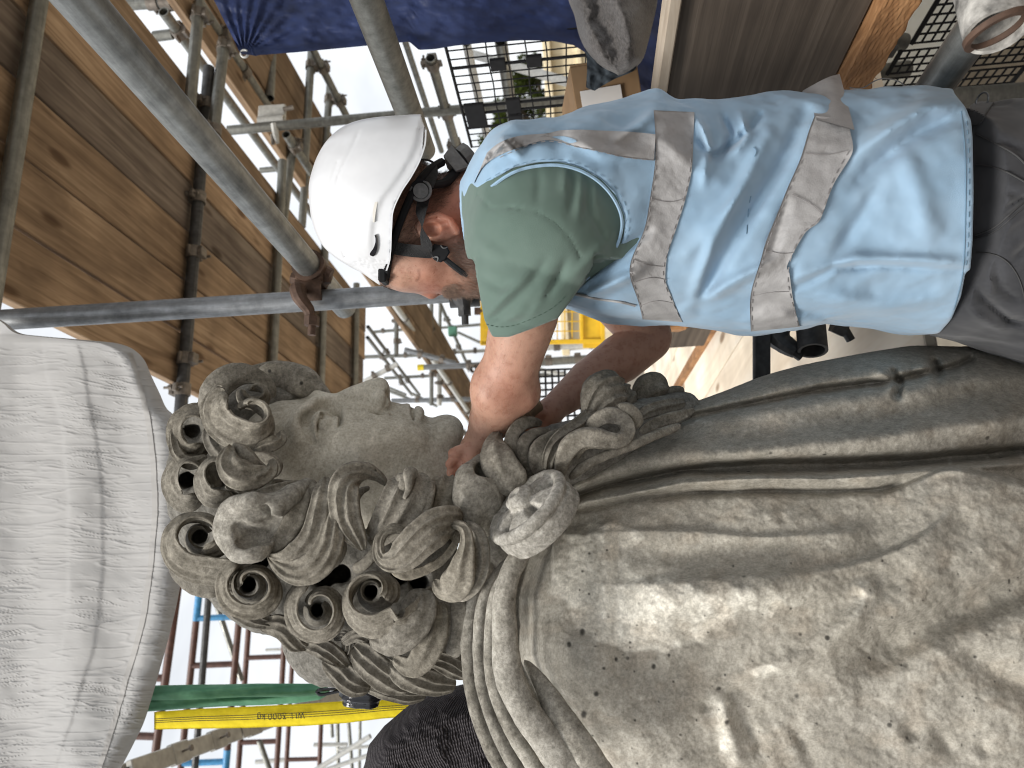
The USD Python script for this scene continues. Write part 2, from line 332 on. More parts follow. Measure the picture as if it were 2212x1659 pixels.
# cloth
def cloth(name, col, col2, rough=0.85, weave=1400.0, ws=0.35, trans=0.0, nscale=14.0, sheen=0.2):
    nodes = {'g': ('geometry', {}), 'n': ('noise_texture', {'scale': nscale, 'detail': 6.0, 'roughness': 0.65}), 'r': ('rgb_ramp', {'ramp': [(0.3, col), (0.7, col2)]}),
        'w': ('noise_texture', {'scale': weave, 'detail': 2.0}), 'b': ('bump', {'strength': ws, 'distance': 0.001}),
        'p': ('principled_bsdf', {'roughness': rough, 'specular_ior_level': 0.2, 'sheen_weight': sheen})}
    links = [('g.position', 'n.vector'), ('n.fac', 'r.fac'), ('r.color', 'p.base_color'), ('g.position', 'w.vector'), ('w.fac', 'b.height'), ('b.normal', 'p.normal')]
    if not trans: return mat(name, nodes, links)
    nodes.update({'t': ('translucent_bsdf', {}), 'mx': ('mix_closure', {'fac': trans})})
    return mat(name, nodes, links + [('r.color', 't.color'), ('p.BSDF', 'mx.closure1'), ('t.BSDF', 'mx.closure2')], surface='mx.closure')
M['vest'] = cloth('pale_blue_vest_cloth', (0.195, 0.305, 0.42), (0.26, 0.365, 0.47), nscale=7)
M['tape'] = cloth('grey_reflective_tape', (0.24, 0.235, 0.235), (0.34, 0.335, 0.335), rough=0.6, weave=500, nscale=30, sheen=0)
M['shirt'] = cloth('sage_green_jersey', (0.075, 0.118, 0.098), (0.105, 0.150, 0.128), nscale=9)
M['jeans'] = cloth('charcoal_denim', (0.018, 0.019, 0.022), (0.048, 0.049, 0.054), weave=900, nscale=20)
M['seam'] = cloth('seam_thread', (0.10, 0.18, 0.26), (0.13, 0.22, 0.3))
M['seam_green'] = plain('green_seam', (0.05, 0.085, 0.066), 0.9)
M['seam_grey'] = plain('grey_seam', (0.045, 0.045, 0.046), 0.9)
M['seam_tape'] = plain('tape_seam', (0.2, 0.19, 0.19), 0.9)
M['sheet'] = cloth('white_sheeting', (0.36, 0.355, 0.35), (0.42, 0.415, 0.41), rough=0.6, weave=300, ws=0.12, trans=0.28, nscale=5, sheen=0)
M['hem'] = cloth('white_sheet_hem', (0.34, 0.33, 0.32), (0.385, 0.375, 0.36), rough=0.6, weave=300, ws=0.12, trans=0.18, nscale=5, sheen=0)
M['cream_sheet'] = cloth('cream_sheeting', (0.78, 0.76, 0.66), (0.84, 0.82, 0.74), rough=0.7, weave=60, ws=0.2, trans=0.5, sheen=0)
M['tarp'] = cloth('blue_tarpaulin', (0.016, 0.022, 0.055), (0.028, 0.044, 0.125), rough=0.5, weave=200, ws=0.4, nscale=12, sheen=0)
M['blanket'] = cloth('grey_felt_blanket', (0.045, 0.041, 0.039), (0.135, 0.125, 0.12), weave=260, ws=0.9, nscale=170)
M['sack'] = mat('dark_woven_sacking', {'g': ('geometry', {}), 'm': ('mapping', {'rotation': (0.35, 0.2, 0.15)}), 'w': ('wave_texture', {'wave_type': 'bands', 'bands_direction': 'z', 'scale': 85.0, 'distortion': 1.6, 'detail': 2.0, 'detail_scale': 2.0}),
    'w2': ('wave_texture', {'wave_type': 'bands', 'bands_direction': 'x', 'scale': 50.0, 'distortion': 2.2, 'detail': 2.0, 'detail_scale': 2.0}), 'mx': ('mix', {'mix_type': 'multiply', 'fac': 0.7}),
    'n': ('noise_texture', {'scale': 60.0, 'detail': 5.0}), 'm2': ('mix', {'mix_type': 'multiply', 'fac': 0.8}), 'r': ('rgb_ramp', {'ramp': [(0.0, (0.018, 0.016, 0.018)), (0.6, (0.12, 0.11, 0.115))]}),
    'b': ('bump', {'strength': 0.9, 'distance': 0.004}), 'p': ('principled_bsdf', {'roughness': 0.95, 'specular_ior_level': 0.1})},
    [('g.position', 'm.vector'), ('m.vector', 'w.vector'), ('m.vector', 'w2.vector'), ('w.color', 'mx.color1'), ('w2.color', 'mx.color2'), ('g.position', 'n.vector'), ('mx.color', 'm2.color1'), ('n.color', 'm2.color2'), ('m2.color', 'r.fac'), ('r.color', 'p.base_color'), ('mx.color', 'b.height'), ('b.normal', 'p.normal')])
M['card'] = plain('brown_cardboard', (0.20, 0.125, 0.065), 0.8, 0, 0.12, 12)
M['paper'] = plain('white_paper_label', (0.56, 0.54, 0.52), 0.7, 0, 0.05, 20)
M['rag'] = plain('dark_blue_grey_rag', (0.035, 0.045, 0.055), 0.9, 0, 0.4, 40)
M['black'] = plain('black_plastic', (0.009, 0.009, 0.010), 0.65, 0, 0.3, 60, spec=0.18)
M['black_gloss'] = plain('glossy_black_plastic', (0.01, 0.01, 0.012), 0.16, 0, 0.2, 40)
M['web'] = plain('black_webbing', (0.018, 0.018, 0.019), 0.8, 0, 0.35, 300, 0.3, 900)
M['grey_plastic'] = plain('dusty_grey_plastic', (0.13, 0.13, 0.13), 0.6, 0, 0.4, 90)
M['helmet'] = plain('white_helmet_shell', (0.60, 0.61, 0.63), 0.26, 0, 0.06, 14, 0.05, 40, 0.5)
M['helmet_mark'] = plain('grey_helmet_scuff', (0.52, 0.50, 0.46), 0.5, 0, 0.1)
M['yellow'] = plain('yellow_gate_paint', (0.62, 0.39, 0.02), 0.5, 0.0, 0.12, 20)
M['yellow_cap'] = plain('yellow_plastic_cap', (0.62, 0.48, 0.02), 0.5)
M['sling_y'] = cloth('yellow_sling_webbing', (0.60, 0.46, 0.008), (0.78, 0.62, 0.02), rough=0.7, weave=260, ws=0.5, nscale=40, sheen=0)
M['sling_g'] = cloth('green_round_sling', (0.05, 0.16, 0.095), (0.12, 0.28, 0.18), rough=0.75, weave=200, ws=0.5, nscale=22, sheen=0)
M['ink'] = plain('black_print', (0.02, 0.02, 0.012), 0.8, 0, 0.4)
M['alu'] = plain('dull_aluminium', (0.36, 0.35, 0.32), 0.45, 0.5, 0.25, 20)
M['conc_tube'] = plain('plaster_splashed_tube', (0.30, 0.29, 0.27), 0.8, 0.0, 0.75, 42, 0.5, 60)
M['green_paint'] = plain('green_coupler_paint', (0.10, 0.25, 0.18), 0.6, 0, 0.2)
M['stone_wall'] = mat('yellow_stone_wall', {'g': ('geometry', {}), 'm': ('mapping', {'rotation': (1.5708, 0, 0)}), 'bt': ('brick_texture', {'scale': 1.0, 'brick_width': 0.9, 'row_height': 0.4, 'mortar_size': 0.012, 'color1': (0.60, 0.50, 0.32), 'color2': (0.68, 0.58, 0.40), 'mortar': (0.5, 0.42, 0.28)}),
    'p': ('principled_bsdf', {'roughness': 0.9})}, [('g.position', 'm.vector'), ('m.vector', 'bt.vector'), ('bt.color', 'p.base_color')])
M['glass'] = plain('dark_window_glass', (0.03, 0.035, 0.04), 0.1)
M['ground'] = plain('ground_earth', (0.15, 0.13, 0.10), 0.95, 0, 0.3, 0.5)
M['floor'] = plain('dusty_floor', (0.34, 0.29, 0.22), 0.9, 0, 0.25, 4)
M['bark'] = plain('bark', (0.07, 0.055, 0.04), 0.9)
M['leaf'] = mat('tree_leaf', {'oi': ('object_info', {}), 'g': ('geometry', {}), 'r': ('rgb_ramp', {'ramp': [(0.0, (0.045, 0.06, 0.015)), (1.0, (0.12, 0.14, 0.035))]}), 'd': ('diffuse_bsdf', {}), 't': ('translucent_bsdf', {}), 'mx': ('mix_closure', {'fac': 0.35})},
    [('g.random_per_island', 'r.fac'), ('r.color', 'd.color'), ('r.color', 't.color'), ('d.BSDF', 'mx.closure1'), ('t.BSDF', 'mx.closure2')], surface='mx.closure')
M['skin'] = mat('skin', {'at': ('attribute', {'attribute': 'tone'}), 'g': ('geometry', {}), 'n': ('noise_texture', {'scale': 90.0, 'detail': 5.0, 'roughness': 0.65}), 'r': ('rgb_ramp', {'ramp': [(0.25, (0.74, 0.62, 0.58)), (0.5, (1.0, 1.0, 1.0)), (0.8, (1.12, 1.1, 1.1))]}),
    'mu': ('mix', {'mix_type': 'multiply', 'fac': 1.0}), 'sp': ('noise_texture', {'scale': 420.0, 'detail': 2.0}), 'spr': ('rgb_ramp', {'ramp': [(0.66, (1, 1, 1)), (0.74, (0.62, 0.45, 0.36))]}), 'mu2': ('mix', {'mix_type': 'multiply', 'fac': 0.8}),
    'bn': ('noise_texture', {'scale': 700.0, 'detail': 3.0}), 'b': ('bump', {'strength': 0.3, 'distance': 0.0008}),
    'p': ('principled_bsdf', {'roughness': 0.5, 'subsurface_weight': 0.12, 'subsurface_scale': 0.004, 'subsurface_radius': (1.0, 0.35, 0.2), 'specular_ior_level': 0.35})},
    [('g.position', 'n.vector'), ('n.fac', 'r.fac'), ('at.color', 'mu.color1'), ('r.color', 'mu.color2'), ('g.position', 'sp.vector'), ('sp.fac', 'spr.fac'), ('mu.color', 'mu2.color1'), ('spr.color', 'mu2.color2'), ('mu2.color', 'p.base_color'), ('g.position', 'bn.vector'), ('bn.fac', 'b.height'), ('b.normal', 'p.normal')])
M['hair'] = plain('brown_hair', (0.055, 0.032, 0.02), 0.55, 0, 0.4, 200)
M['beard'] = plain('greying_beard_hair', (0.26, 0.175, 0.13), 0.55, 0, 0.6, 200)
M['arm_hair'] = plain('fair_arm_hair', (0.30, 0.2, 0.12), 0.5, 0, 0.3, 200)
# ------------------------------------------------------------------ ground, floor, far setting
rng = np.random.default_rng(7)
part('ground', obox((0, 60, -16.0), np.eye(3), (400, 400, 0.5)), M['ground'], kind='structure')
# the working platform that the camera and the man stand on
zf = CAM[2] - 1.52
for k in range(13):
    c = AX * 0.35 + BX * (-1.36 + 0.2275 * k) + ZX * (zf - 0.019)
    if k == 0: plat = thing('working_platform', 'timber working platform underfoot beside the statue, below the picture', 'platform', c * [1, 1, 1], kind='structure')
    part('board', obox(c, (AX, BX, ZX), (2.3, 0.1115, 0.019), 0.004), M['board_grey'], plat)
# brown floor seen through the guard mesh at the lower right
fl = part('floor', obox(AX * 4.6 + BX * 3.4 + ZX * (zf + 0.10), (AX, BX, ZX), (3.6, 2.2, 0.05), 0.01), M['floor'], kind='structure')

# ------------------------------------------------------------------ overhead decks
HZ = CAM[2] + 1.55
def slab(label, sl, boards, t0, t1, name='scaffold_deck', grey=()):
    base = AX * t0 + BX * sl[0] + ZX * HZ + CAM * [1, 1, 0]
    n = thing(name, label, 'scaffold deck', base)
    w = (sl[1] - sl[0]) / boards
    for k in range(boards):
        s = sl[0] + (k + 0.5) * w; cuts = [t0, t1]
        if k % 2 == 0: cuts = [t0, t0 + (t1 - t0) * rng.uniform(0.42, 0.6), t1]
        for a, b in zip(cuts[:-1], cuts[1:]):
            dz = rng.uniform(0, 0.012)
            e0, e1 = (a + 0.003, b - 0.003 - (rng.uniform(0, 0.05) if b == t1 else 0))
            m = obox(AX * (e0 + e1) / 2 + BX * s + ZX * (HZ + 0.019 + dz) + CAM * [1, 1, 0], (AX, BX, ZX), ((e1 - e0) / 2, w / 2 - rng.uniform(0.0025, 0.006), 0.019), 0.003)
            part('board', m, M['board_grey'] if k in grey and a == t0 else M['board'], n)
    return n
def s_of(px, py): return on_z(px, py, HZ) @ BX
def t_of(px, py): return on_z(px, py, HZ) @ AX
sa = [s_of(0, 636), s_of(443, 863)]; sb = [s_of(283, 0), s_of(683, 530)]
d1 = (np.mean(sa), np.mean(sb)); nb1 = max(3, round((d1[1] - d1[0]) / 0.225))
slab('wide deck of brown scaffold boards overhead, seen from below above the statue', d1, nb1, -2.6, t_of(792, 735), grey=(nb1 - 2, nb1 - 3))  # near end runs on behind the camera, unseen, added to cut the light
d2 = (np.mean([s_of(441, 46), s_of(916, 784)]), np.mean([s_of(635, 112), s_of(912, 653)]))
slab('narrow deck of orange boards overhead, farther off behind the white helmet', d2, 3, 1.2, 11.0)

# ------------------------------------------------------------------ scaffold tubes and fittings
RT = 0.02415
def coupler_meshes(c, ax1, ax2, r=RT):
    """a swivel or right-angle coupler at c round a tube along ax1, holding one along ax2: bands, flaps, bolts"""
    ax1 = unit(ax1); ax2 = unit(ax2 - ax1 * (ax2 @ ax1)) if abs(unit(ax2) @ ax1) < 0.98 else frame_of(ax1)[0]
    out = np.cross(ax1, ax2)
    body = cat_([ring(c - ax1 * 0.024, c + ax1 * 0.024, r + 0.007, r + 0.0005, 18), obox(c + out * (r + 0.012), (ax1, ax2, out), (0.022, 0.022, 0.010), 0.003)])
    flap = cat_([obox(c + ax2 * (r + 0.016) + out * 0.004, (ax1, ax2, out), (0.017, 0.014, 0.009), 0.003), obox(c - ax2 * (r + 0.012), (ax1, ax2, out), (0.02, 0.01, 0.006), 0.003)])
    b0 = c + ax2 * (r + 0.018)
    bolt = cat_([ring(b0 - out * 0.022, b0 + out * 0.052, 0.0055, None, 8), ring(b0 + out * 0.018, b0 + out * 0.032, 0.0115, None, 6)])
    return body, flap, bolt
def fit(node, c, ax1, ax2, m=None):
    b, f, k = coupler_meshes(np.asarray(c), np.asarray(ax1, float), np.asarray(ax2, float))
    o = part('coupler', b, m or M['fitting'], node); part('flap', f, m or M['fitting'], o, smooth=False); part('bolt', k, m or M['fitting'], o)
def tube(label, p0, p1, m, r=RT, fits=(), group=None, name='scaffold_tube', cat='scaffold tube', cap=None):
    p0, p1 = np.asarray(p0, float), np.asarray(p1, float)
    n = thing(name, label, cat, p0, group); part('pipe', ring(p0, p1, r, r - 0.004, 22 if np.linalg.norm(p0 - CAM) < 3 else 12), M[m], n, label=None)
    for t, ax2, fm in fits: fit(n, p0 + (p1 - p0) * t, p1 - p0, np.asarray(ax2, float), fm)
    if cap is not None:
        e = p0 if cap == 0 else p1; o = unit(p0 - p1) if cap == 0 else unit(p1 - p0)
        part('end_cap', ring(e - o * 0.05, e + o * 0.004, r + 0.003, None, 12), M['yellow_cap'], n)
    return n
def A_tube(label, a, b, d, m='steel_a', zref=None, **k):
    """a tube along the scaffold: starts at pixel a at depth d, ends where its line passes pixel b's column"""
    p0 = P(*a, d); r = ray(*b) - 0; t = None
    # the point p0 + AX t that lies nearest the ray of pixel b
    w0 = p0 - CAM; A_, B_ = AX, unit(r); bb = A_ @ B_; t = (bb * (B_ @ w0) - (A_ @ w0)) / (1 - bb * bb)
    return tube(label, p0, p0 + AX * t, m, **k)

# big tubes close to the camera
big = A_tube('thick weathered tube running overhead from the top left corner to the rusty coupler', (120, -60), (738, 672), 0.83, 'steel_a', r=0.0270)
post = tube('grey post standing between the statue and the man, behind his face', P(-40, 694, 1.60), P(1120, 622, 1.60), 'steel_v', r=0.0225)
A_tube('thick brown-grey tube that ends behind the back of the helmet', (770, -60), (905, 330), 1.02, 'steel_b')
A_tube('blue-grey tube passing behind the hem of the vest', (2150, 0), (1960, 228), 0.90, 'steel_a', r=0.0245)
stub = tube('short plaster-splashed tube with its open rusty end at the lower right', P(2110, -95, 0.74), P(2152, 68, 0.70), 'conc_tube', r=0.0275)
part('rim', ring(P(2149, 60, 0.7), P(2154, 70.5, 0.699), 0.0285, 0.0225, 28), M['rust'], stub, label='rusty cut rim')
# rusty swivel coupler where the thick tube meets the post
cp = P(672, 630, 1.60)
sw = thing('swivel_coupler', 'rusty swivel coupler clamped on the grey post below the thick tube', 'coupler', cp)
up = unit(P(0, 690, 1.82) - P(800, 640, 1.82)); back = np.cross(up, AX); back = unit(back)
part('clamp_band', ring(cp - up * 0.028, cp + up * 0.028, 0.032, 0.0228, 24), M['rust'], sw)
def on_big(px, py):
    w0 = big.loc - CAM; b_ = unit(ray(px, py)); bb = AX @ b_; t = (bb * (b_ @ w0) - (AX @ w0)) / (1 - bb * bb); return big.loc + AX * t
kb = on_big(668, 590)
part('clamp_band', ring(kb - AX * 0.03, kb + AX * 0.03, 0.036, 0.0272, 24), M['rust'], sw)
part('swivel_plate', obox((kb + cp) / 2, (up, unit(np.cross(up, unit(cp - kb))), unit(cp - kb)), (0.03, 0.026, max(0.012, np.linalg.norm(cp - kb) / 2 - 0.028)), 0.004), M['rust'], sw)
for (a, b, da) in (((655, 640), (672, 690), 1.555), ((690, 572), (705, 612), 1.60)):
    part('jaw', sweep(catmull([P(a[0] - 12, a[1] - 20, da), P(a[0] - 6, a[1] + 5, da - 0.01), P(b[0] - 6, b[1] - 22, da), P(*b, da)], 14), [0.016, 0.018, 0.017, 0.016, 0.016, 0.015, 0.014, 0.014, 0.013, 0.013, 0.012, 0.012, 0.011, 0.010], 10), M['rust'], sw)
nb = P(675, 690, 1.555)
bo = part('bolt', ring(nb, P(673, 724, 1.55), 0.0085, None, 12), M['rust'], sw)
part('nut', ring(P(674, 684, 1.555), P(673, 704, 1.552), 0.016, None, 6), M['rust'], bo, smooth=False)
parts('bolt', ([ring(P(630, 600, 1.60), P(655, 606, 1.60), 0.013, None, 8), ring(P(693, 580, 1.6), P(716, 592, 1.6), 0.012, None, 8)]), M['rust'], sw)
# second coupler on the post, just below the man's nose
c2 = P(1003, 632, 1.60)
sw2 = thing('clamp_coupler', 'black clamp with a downward bolt on the post below the man\'s nose', 'coupler', c2)
part('clamp_band', ring(c2 - up * 0.032, c2 + up * 0.032, 0.032, 0.0228, 22), M['steel_dark'], sw2)
part('jaw', sweep(catmull([P(1000, 640, 1.575), P(1002, 660, 1.565), P(1005, 672, 1.565)], 8), [0.027, 0.024, 0.021, 0.017, 0.015, 0.014, 0.0135, 0.013], 10), M['steel_dark'], sw2)
b2 = part('bolt', ring(P(1004, 668, 1.565), P(1005, 701, 1.563), 0.0075, None, 12), M['steel_dark'], sw2)
part('nut', ring(P(1003, 666, 1.565), P(1004, 682, 1.564), 0.0145, None, 6), M['steel_dark'], b2, smooth=False)

# transoms under the wide deck (their couplers hang beneath the boards)
zt = HZ - RT - 0.003
def T_tube(label, y0, y1, x_at, m='steel_b', z=None, fits=(), **k):
    """a tube along BX under the deck that passes photo column x_at = (px, py)"""
    z = zt if z is None else z; c = on_z(*x_at, z)
    def hit(py):
        r = np.array([on_z(x_at[0], py, z)])[0]; return c + BX * ((r - c) @ BX)
    p0, p1 = hit(y0), hit(y1)
    return tube(label, p0, p1, m, fits=[(f, AX if i % 2 else -AX, None) for i, f in enumerate(fits)], group='cross tubes under the wide overhead deck', **k)
T_tube('cross tube under the deck at the far top left, nearest of the cross tubes', -60, 760, (45, 250), 'steel_b')
T_tube('dark cross tube with five couplers under the wide deck, ending beside the curls', 100, 905, (418, 553), 'steel_dark', fits=(0.12, 0.25, 0.41, 0.57, 0.72, 0.86, 0.94))
T_tube('cross tube under the deck left of the rusty coupler', 330, 835, (598, 600), fits=(0.3,))
T_tube('cross tube under the deck just right of the rusty coupler', 420, 850, (697, 700), fits=(0.5,))
T_tube('farthest cross tube at the end of the wide deck', 610, 845, (768, 735), fits=(0.2,))
# the lattice against the sky between the decks
zl = HZ - 0.075
A_tube('ledger tube under the blue tarpaulin edge, running to a steel bracket', (400, -40), (596, 242), 3.2, 'steel_b', fits=((0.35, BX, None), (0.62, -BX, None)))
A_tube('continuation of the ledger tube from the bracket to the helmet', (618, 290), (680, 370), 4.05, 'steel_b', fits=((0.3, BX, None),))
A_tube('open-ended tube slanting across the sky at the upper left', (353, 25), (690, 510), 3.3, 'steel_b', fits=((0.06, BX, None),))
tube('short cross tube with an open lower end near the dark knot', P(430, 8, 3.25), P(410, 231, 3.05), 'steel_b', fits=((0.12, AX, None),))
tube('cross tube hanging from the ledger down to the deck edge', P(484, 95, 3.4), P(460, 300, 3.1), 'steel_b', fits=((0.04, AX, None), (0.93, -AX, None)))
tube('cross tube beside the helmet top meeting the deck edge', P(632, 318, 4.3), P(612, 475, 4.1), 'steel_b', fits=((0.03, AX, None),))
tube('short cross tube left of the helmet with an open end', P(661, 368, 4.6), P(652, 490, 4.5), 'steel_b')
tube('long post crossing the sky above the helmet', P(493, 282, 3.75), P(1262, 212, 3.75), 'steel_b')
br = thing('steel_bracket', 'pale steel bracket joining the ledger tube to the long post', 'bracket', P(592, 258, 3.8))
part('plate', obox(P(588, 246, 3.8), (up, BX, AX), (0.07, 0.05, 0.012), 0.006), M['steel_pale'], br)
parts('jaw', ([ring(P(560, 268, 3.78), P(615, 263, 3.78), 0.036, 0.027, 16), sweep([P(592, 268, 3.74), P(596, 292, 3.74), P(600, 310, 3.74)], [0.02, 0.016, 0.008], 8)]), M['steel_pale'], br)
parts('bolt', ([ring(P(612, 236, 3.78), P(634, 232, 3.78), 0.012, None, 8), ring(P(588, 290, 3.76), P(590, 312, 3.76), 0.010, None, 8)]), M['fitting'], br)
tube('tube end with two clamps at the very top of the picture', P(275, 11, 3.4), P(385, 3, 3.4), 'steel_b', fits=((0.5, AX, None), (0.75, AX, None)))
tube('short post behind the open-ended tube at the upper left', P(333, 79, 3.5), P(372, 74, 3.5), 'steel_b')
tube('thin post behind the slanting tube above the deck', P(562, 368, 4.6), P(650, 360, 4.6), 'steel_b', r=0.018)
tube('cross tube under the narrow deck near the tarpaulin corner', P(588, 105, 4.2), P(583, 212, 4.0), 'steel_b')
tube('cross tube under the middle of the narrow deck', P(673, 108, 4.6), P(658, 350, 4.3), 'steel_b', fits=((0.15, AX, None),))
tube('cross tube under the narrow deck nearest the helmet', P(713, 180, 5.0), P(700, 360, 4.8), 'steel_b', fits=((0.2, AX, None),))
A_tube('outer handrail tube with two clamps beyond the narrow deck', (672, 100), (768, 285), 4.4, 'steel_b', fits=((0.22, BX, None), (0.6, BX, None)))
# behind the guard mesh, right of the helmet
A_tube('thin olive tube sloping behind the brown-grey tube', (872, 80), (945, 330), 3.6, 'steel_b', r=0.016)
A_tube('tube with clamps in front of the guard mesh edge', (930, 125), (990, 345), 3.4, 'steel_b', fits=((0.05, ZX, None), (0.5, ZX, None), (0.85, ZX, None)))
A_tube('pale upright batten behind the guard mesh, left one', (1008, 95), (1056, 330), 3.1, 'steel_pale', r=0.019)
A_tube('grey upright batten behind the guard mesh, middle one', (1082, 90), (1118, 310), 3.0, 'steel_b', r=0.026)
tube('pale tube slanting down across the view of the building', P(1020, 117, 5.2), P(1250, 184, 4.6), 'steel_pale', r=0.03)
# lattice seen between the man's face and his arm, each piece far off
far = [
 ('thin vertical-looking cross tube left of the far boards', (857, 660, 7.6), (856, 768, 7.4), 'steel_b', 1), ('bright ledger tube under the far boards', (848, 652, 6.2), (918, 752, 8.6), 'steel_pale', 1.1),
 ('long cross tube right of the far boards', (932, 640, 8.5), (932, 876, 8.4), 'steel_b', 1), ('slanting rail tube beside the green coupler', (946, 645, 9.0), (1006, 780, 11.0), 'steel_b', 1),
 ('short cross tube beside the long one', (951, 660, 9), (949, 770, 9), 'steel_b', 0.9), ('thin post running to the yellow gate', (954, 708, 11), (1040, 701, 11), 'steel_b', 0.9),
 ('thin brace falling from the green coupler', (989, 718, 11), (1037, 740, 11), 'steel_b', 0.9), ('thin post under the deck end, lower one', (788, 771, 9.5), (910, 767, 9.5), 'steel_b', 1),
 ('thin post under the deck end, upper one', (808, 717, 11), (872, 712, 11), 'steel_b', 1), ('silver tube lying across the far lattice', (874, 755, 7.2), (985, 785, 7.2), 'steel_v', 1),
 ('post right of the silver tube', (950, 762, 10.0), (1056, 757, 10.0), 'steel_pale', 1), ('first of two parallel rails sloping under the deck end', (795, 706, 8.8), (906, 853, 12.0), 'steel_b', 1),
 ('second of two parallel rails sloping under the deck end', (794, 729, 8.8), (890, 853, 11.5), 'steel_b', 1), ('white tube sloping up toward the statue nose', (788, 824, 7.5), (858, 786, 7.5), 'steel_pale', 1.1),
 ('post level with the statue nose tip', (830, 817, 11), (945, 811, 11), 'steel_b', 1), ('thin dark brace beside the statue nose', (836, 836, 10), (878, 853, 10), 'steel_b', 0.8),
 ('post above the statue lips', (846, 866, 9.0), (1030, 862, 9.0), 'steel_v', 1.2), ('short upright piece above the statue lips', (949, 806, 8.5), (949, 876, 8.5), 'steel_pale', 1.2),
 ('long rail sloping toward the wrist', (934, 775, 7.6), (1034, 922, 9.5), 'steel_pale', 1.1), ('thin rail below the statue nose', (836, 843, 11), (900, 868, 11), 'steel_b', 0.9),
 ('low post behind the wrist', (985, 937, 9), (1040, 935, 9), 'steel_b', 1.2), ('brace over the statue lip', (890, 850, 9.5), (945, 878, 9.5), 'steel_b', 0.8),
 ('upper rail between the two arms', (1148, 752, 5.6), (1330, 742, 5.6), 'steel_pale', 1.0), ('middle rail between the two arms', (1140, 784, 5.2), (1290, 774, 5.2), 'steel_b', 1.2),
 ('thin brace between the two arms', (1150, 795, 6.5), (1230, 812, 6.5), 'steel_pale', 0.8), ('low thin rail between the two arms', (1140, 812, 7.0), (1220, 806, 7.0), 'steel_b', 0.8)]
for lb, a, b, m, k in far:
    tube(lb, P(*a), P(*b), m, r=RT * k, fits=() if k < 1 else ((0.3, ZX, None), (0.72, AX, None)), group='thin far scaffold tubes seen past the man')
cap_t = tube('blue-grey tube with a yellow end cap behind the forearm', P(903, 794, 6.4), P(1040, 788, 6.4), 'steel_v', r=0.024, cap=0, fits=((0.8, AX, None),))
tube('open tube end facing us inside a clamp behind the forearm', P(1021, 799, 6.2), P(1026, 796, 6.6), 'steel_dark', r=0.026, fits=((0.3, ZX, None),))
gc = thing('green_coupler', 'green painted coupler on the rail above the yellow gate', 'coupler', P(978, 716, 9.4))
part('block', obox(P(978, 716, 9.4), (up, BX, AX), (0.055, 0.06, 0.04), 0.01), M['green_paint'], gc); part('bolt', ring(P(976, 702, 9.4), P(977, 712, 9.4), 0.015, None, 8), M['steel_dark'], gc)
# ------------------------------------------------------------------ far building and trees
bd = 30.0
def bpt(px, py, off=0.0): return P(px, py, bd + off)
bw = thing('stone_building', 'pale yellow stone building far beyond the guard mesh and the yellow gate', 'building', P(1300, 430, bd))
c0, c1 = P(1172, -120, bd), P(1172, 760, bd); ex = unit((c1 - c0) * [1, 1, 0]); ey = np.cross(ZX, ex); top = c0[2]
L = np.linalg.norm((c1 - c0)[:2]); mid = (c0 + c1) / 2
part('wall', obox(np.array([mid[0], mid[1], top - 9]) + ey * 0, (ex, ey, ZX), (L / 2, 0.4, 9), 0.02), M['stone_wall'], bw)
part('cornice', obox(np.array([mid[0], mid[1], top + 0.12]), (ex, ey, ZX), (L / 2 + 0.2, 0.75, 0.16), 0.03), M['stone_wall'], bw)
part('string_course', obox(np.array([mid[0], mid[1], top - 1.15]), (ex, ey, ZX), (L / 2, 0.52, 0.09), 0.02), M['stone_wall'], bw)
sgn = -1 if (ey @ (CAM - mid)) < 0 else 1
for k in range(6):
    wc = mid + ex * (-L / 2 + L * (k + 0.5) / 6); wc[2] = top - 3.0
    w_ = part('window', obox(wc + ey * sgn * 0.42, (ex, ey, ZX), (0.62, 0.05, 1.05), 0.01), M['stone_wall'], bw)
    part('pane', obox(wc + ey * sgn * 0.46, (ex, ey, ZX), (0.5, 0.02, 0.93), 0.005), M['glass'], w_)
def tree(label, px, py, d, rpx, n, seed):
    r_ = np.random.default_rng(seed); c = P(px, py, d); R = rpx * d / FPX; b = np.array([c[0], c[1], -15.5])
    t = thing('tree', label, 'tree', b, 'trees beyond the guard mesh')
    limbs = [sweep(catmull([b, b + (c - b) * 0.5 + [0.3, 0, 0], c - [0, 0, R * 0.3]], 10), np.linspace(0.45, 0.14, 10), 8)]
    cl = []
    for k in range(16):
        o = r_.normal(size=3); o /= np.linalg.norm(o); o *= R * r_.uniform(0.25, 0.95) * np.array([1, 1, 0.9]); cl.append((c + o, R * r_.uniform(0.22, 0.42)))
        limbs.append(sweep(np.linspace(c - [0, 0, R * 0.4], c + o, 5), np.linspace(0.12, 0.03, 5), 5))
    part('trunk', cat_(limbs), M['bark'], t)
    pts = []
    for k in range(n):
        cc, cr = cl[r_.integers(len(cl))]; o = r_.normal(size=3); o /= np.linalg.norm(o); pts.append(cc + o * cr * r_.uniform(0.3, 1) ** 0.5)
    pts = np.array(pts); s = R * r_.uniform(0.035, 0.085, n)[:, None]; a = unit(r_.normal(size=(n, 3))); b_ = unit(np.cross(a, r_.normal(size=(n, 3))))
    v = np.stack([pts - a * s, pts + b_ * s * 0.5, pts + a * s, pts - b_ * s * 0.5], 1).reshape(-1, 3); i = np.arange(n)[:, None] * 4
    part('crown', (v, np.vstack([i + [0, 1, 2], i + [0, 2, 3]])), M['leaf'], t, smooth=False)
tree('olive green tree seen through the top of the guard mesh', 1138, 168, 40, 60, 3600, 3)
tree('olive green tree seen through the guard mesh just above the blue vest', 1112, 268, 38, 78, 4600, 4)
tree('tree behind the cross bar of the guard mesh', 1165, 226, 42, 34, 1800, 5)

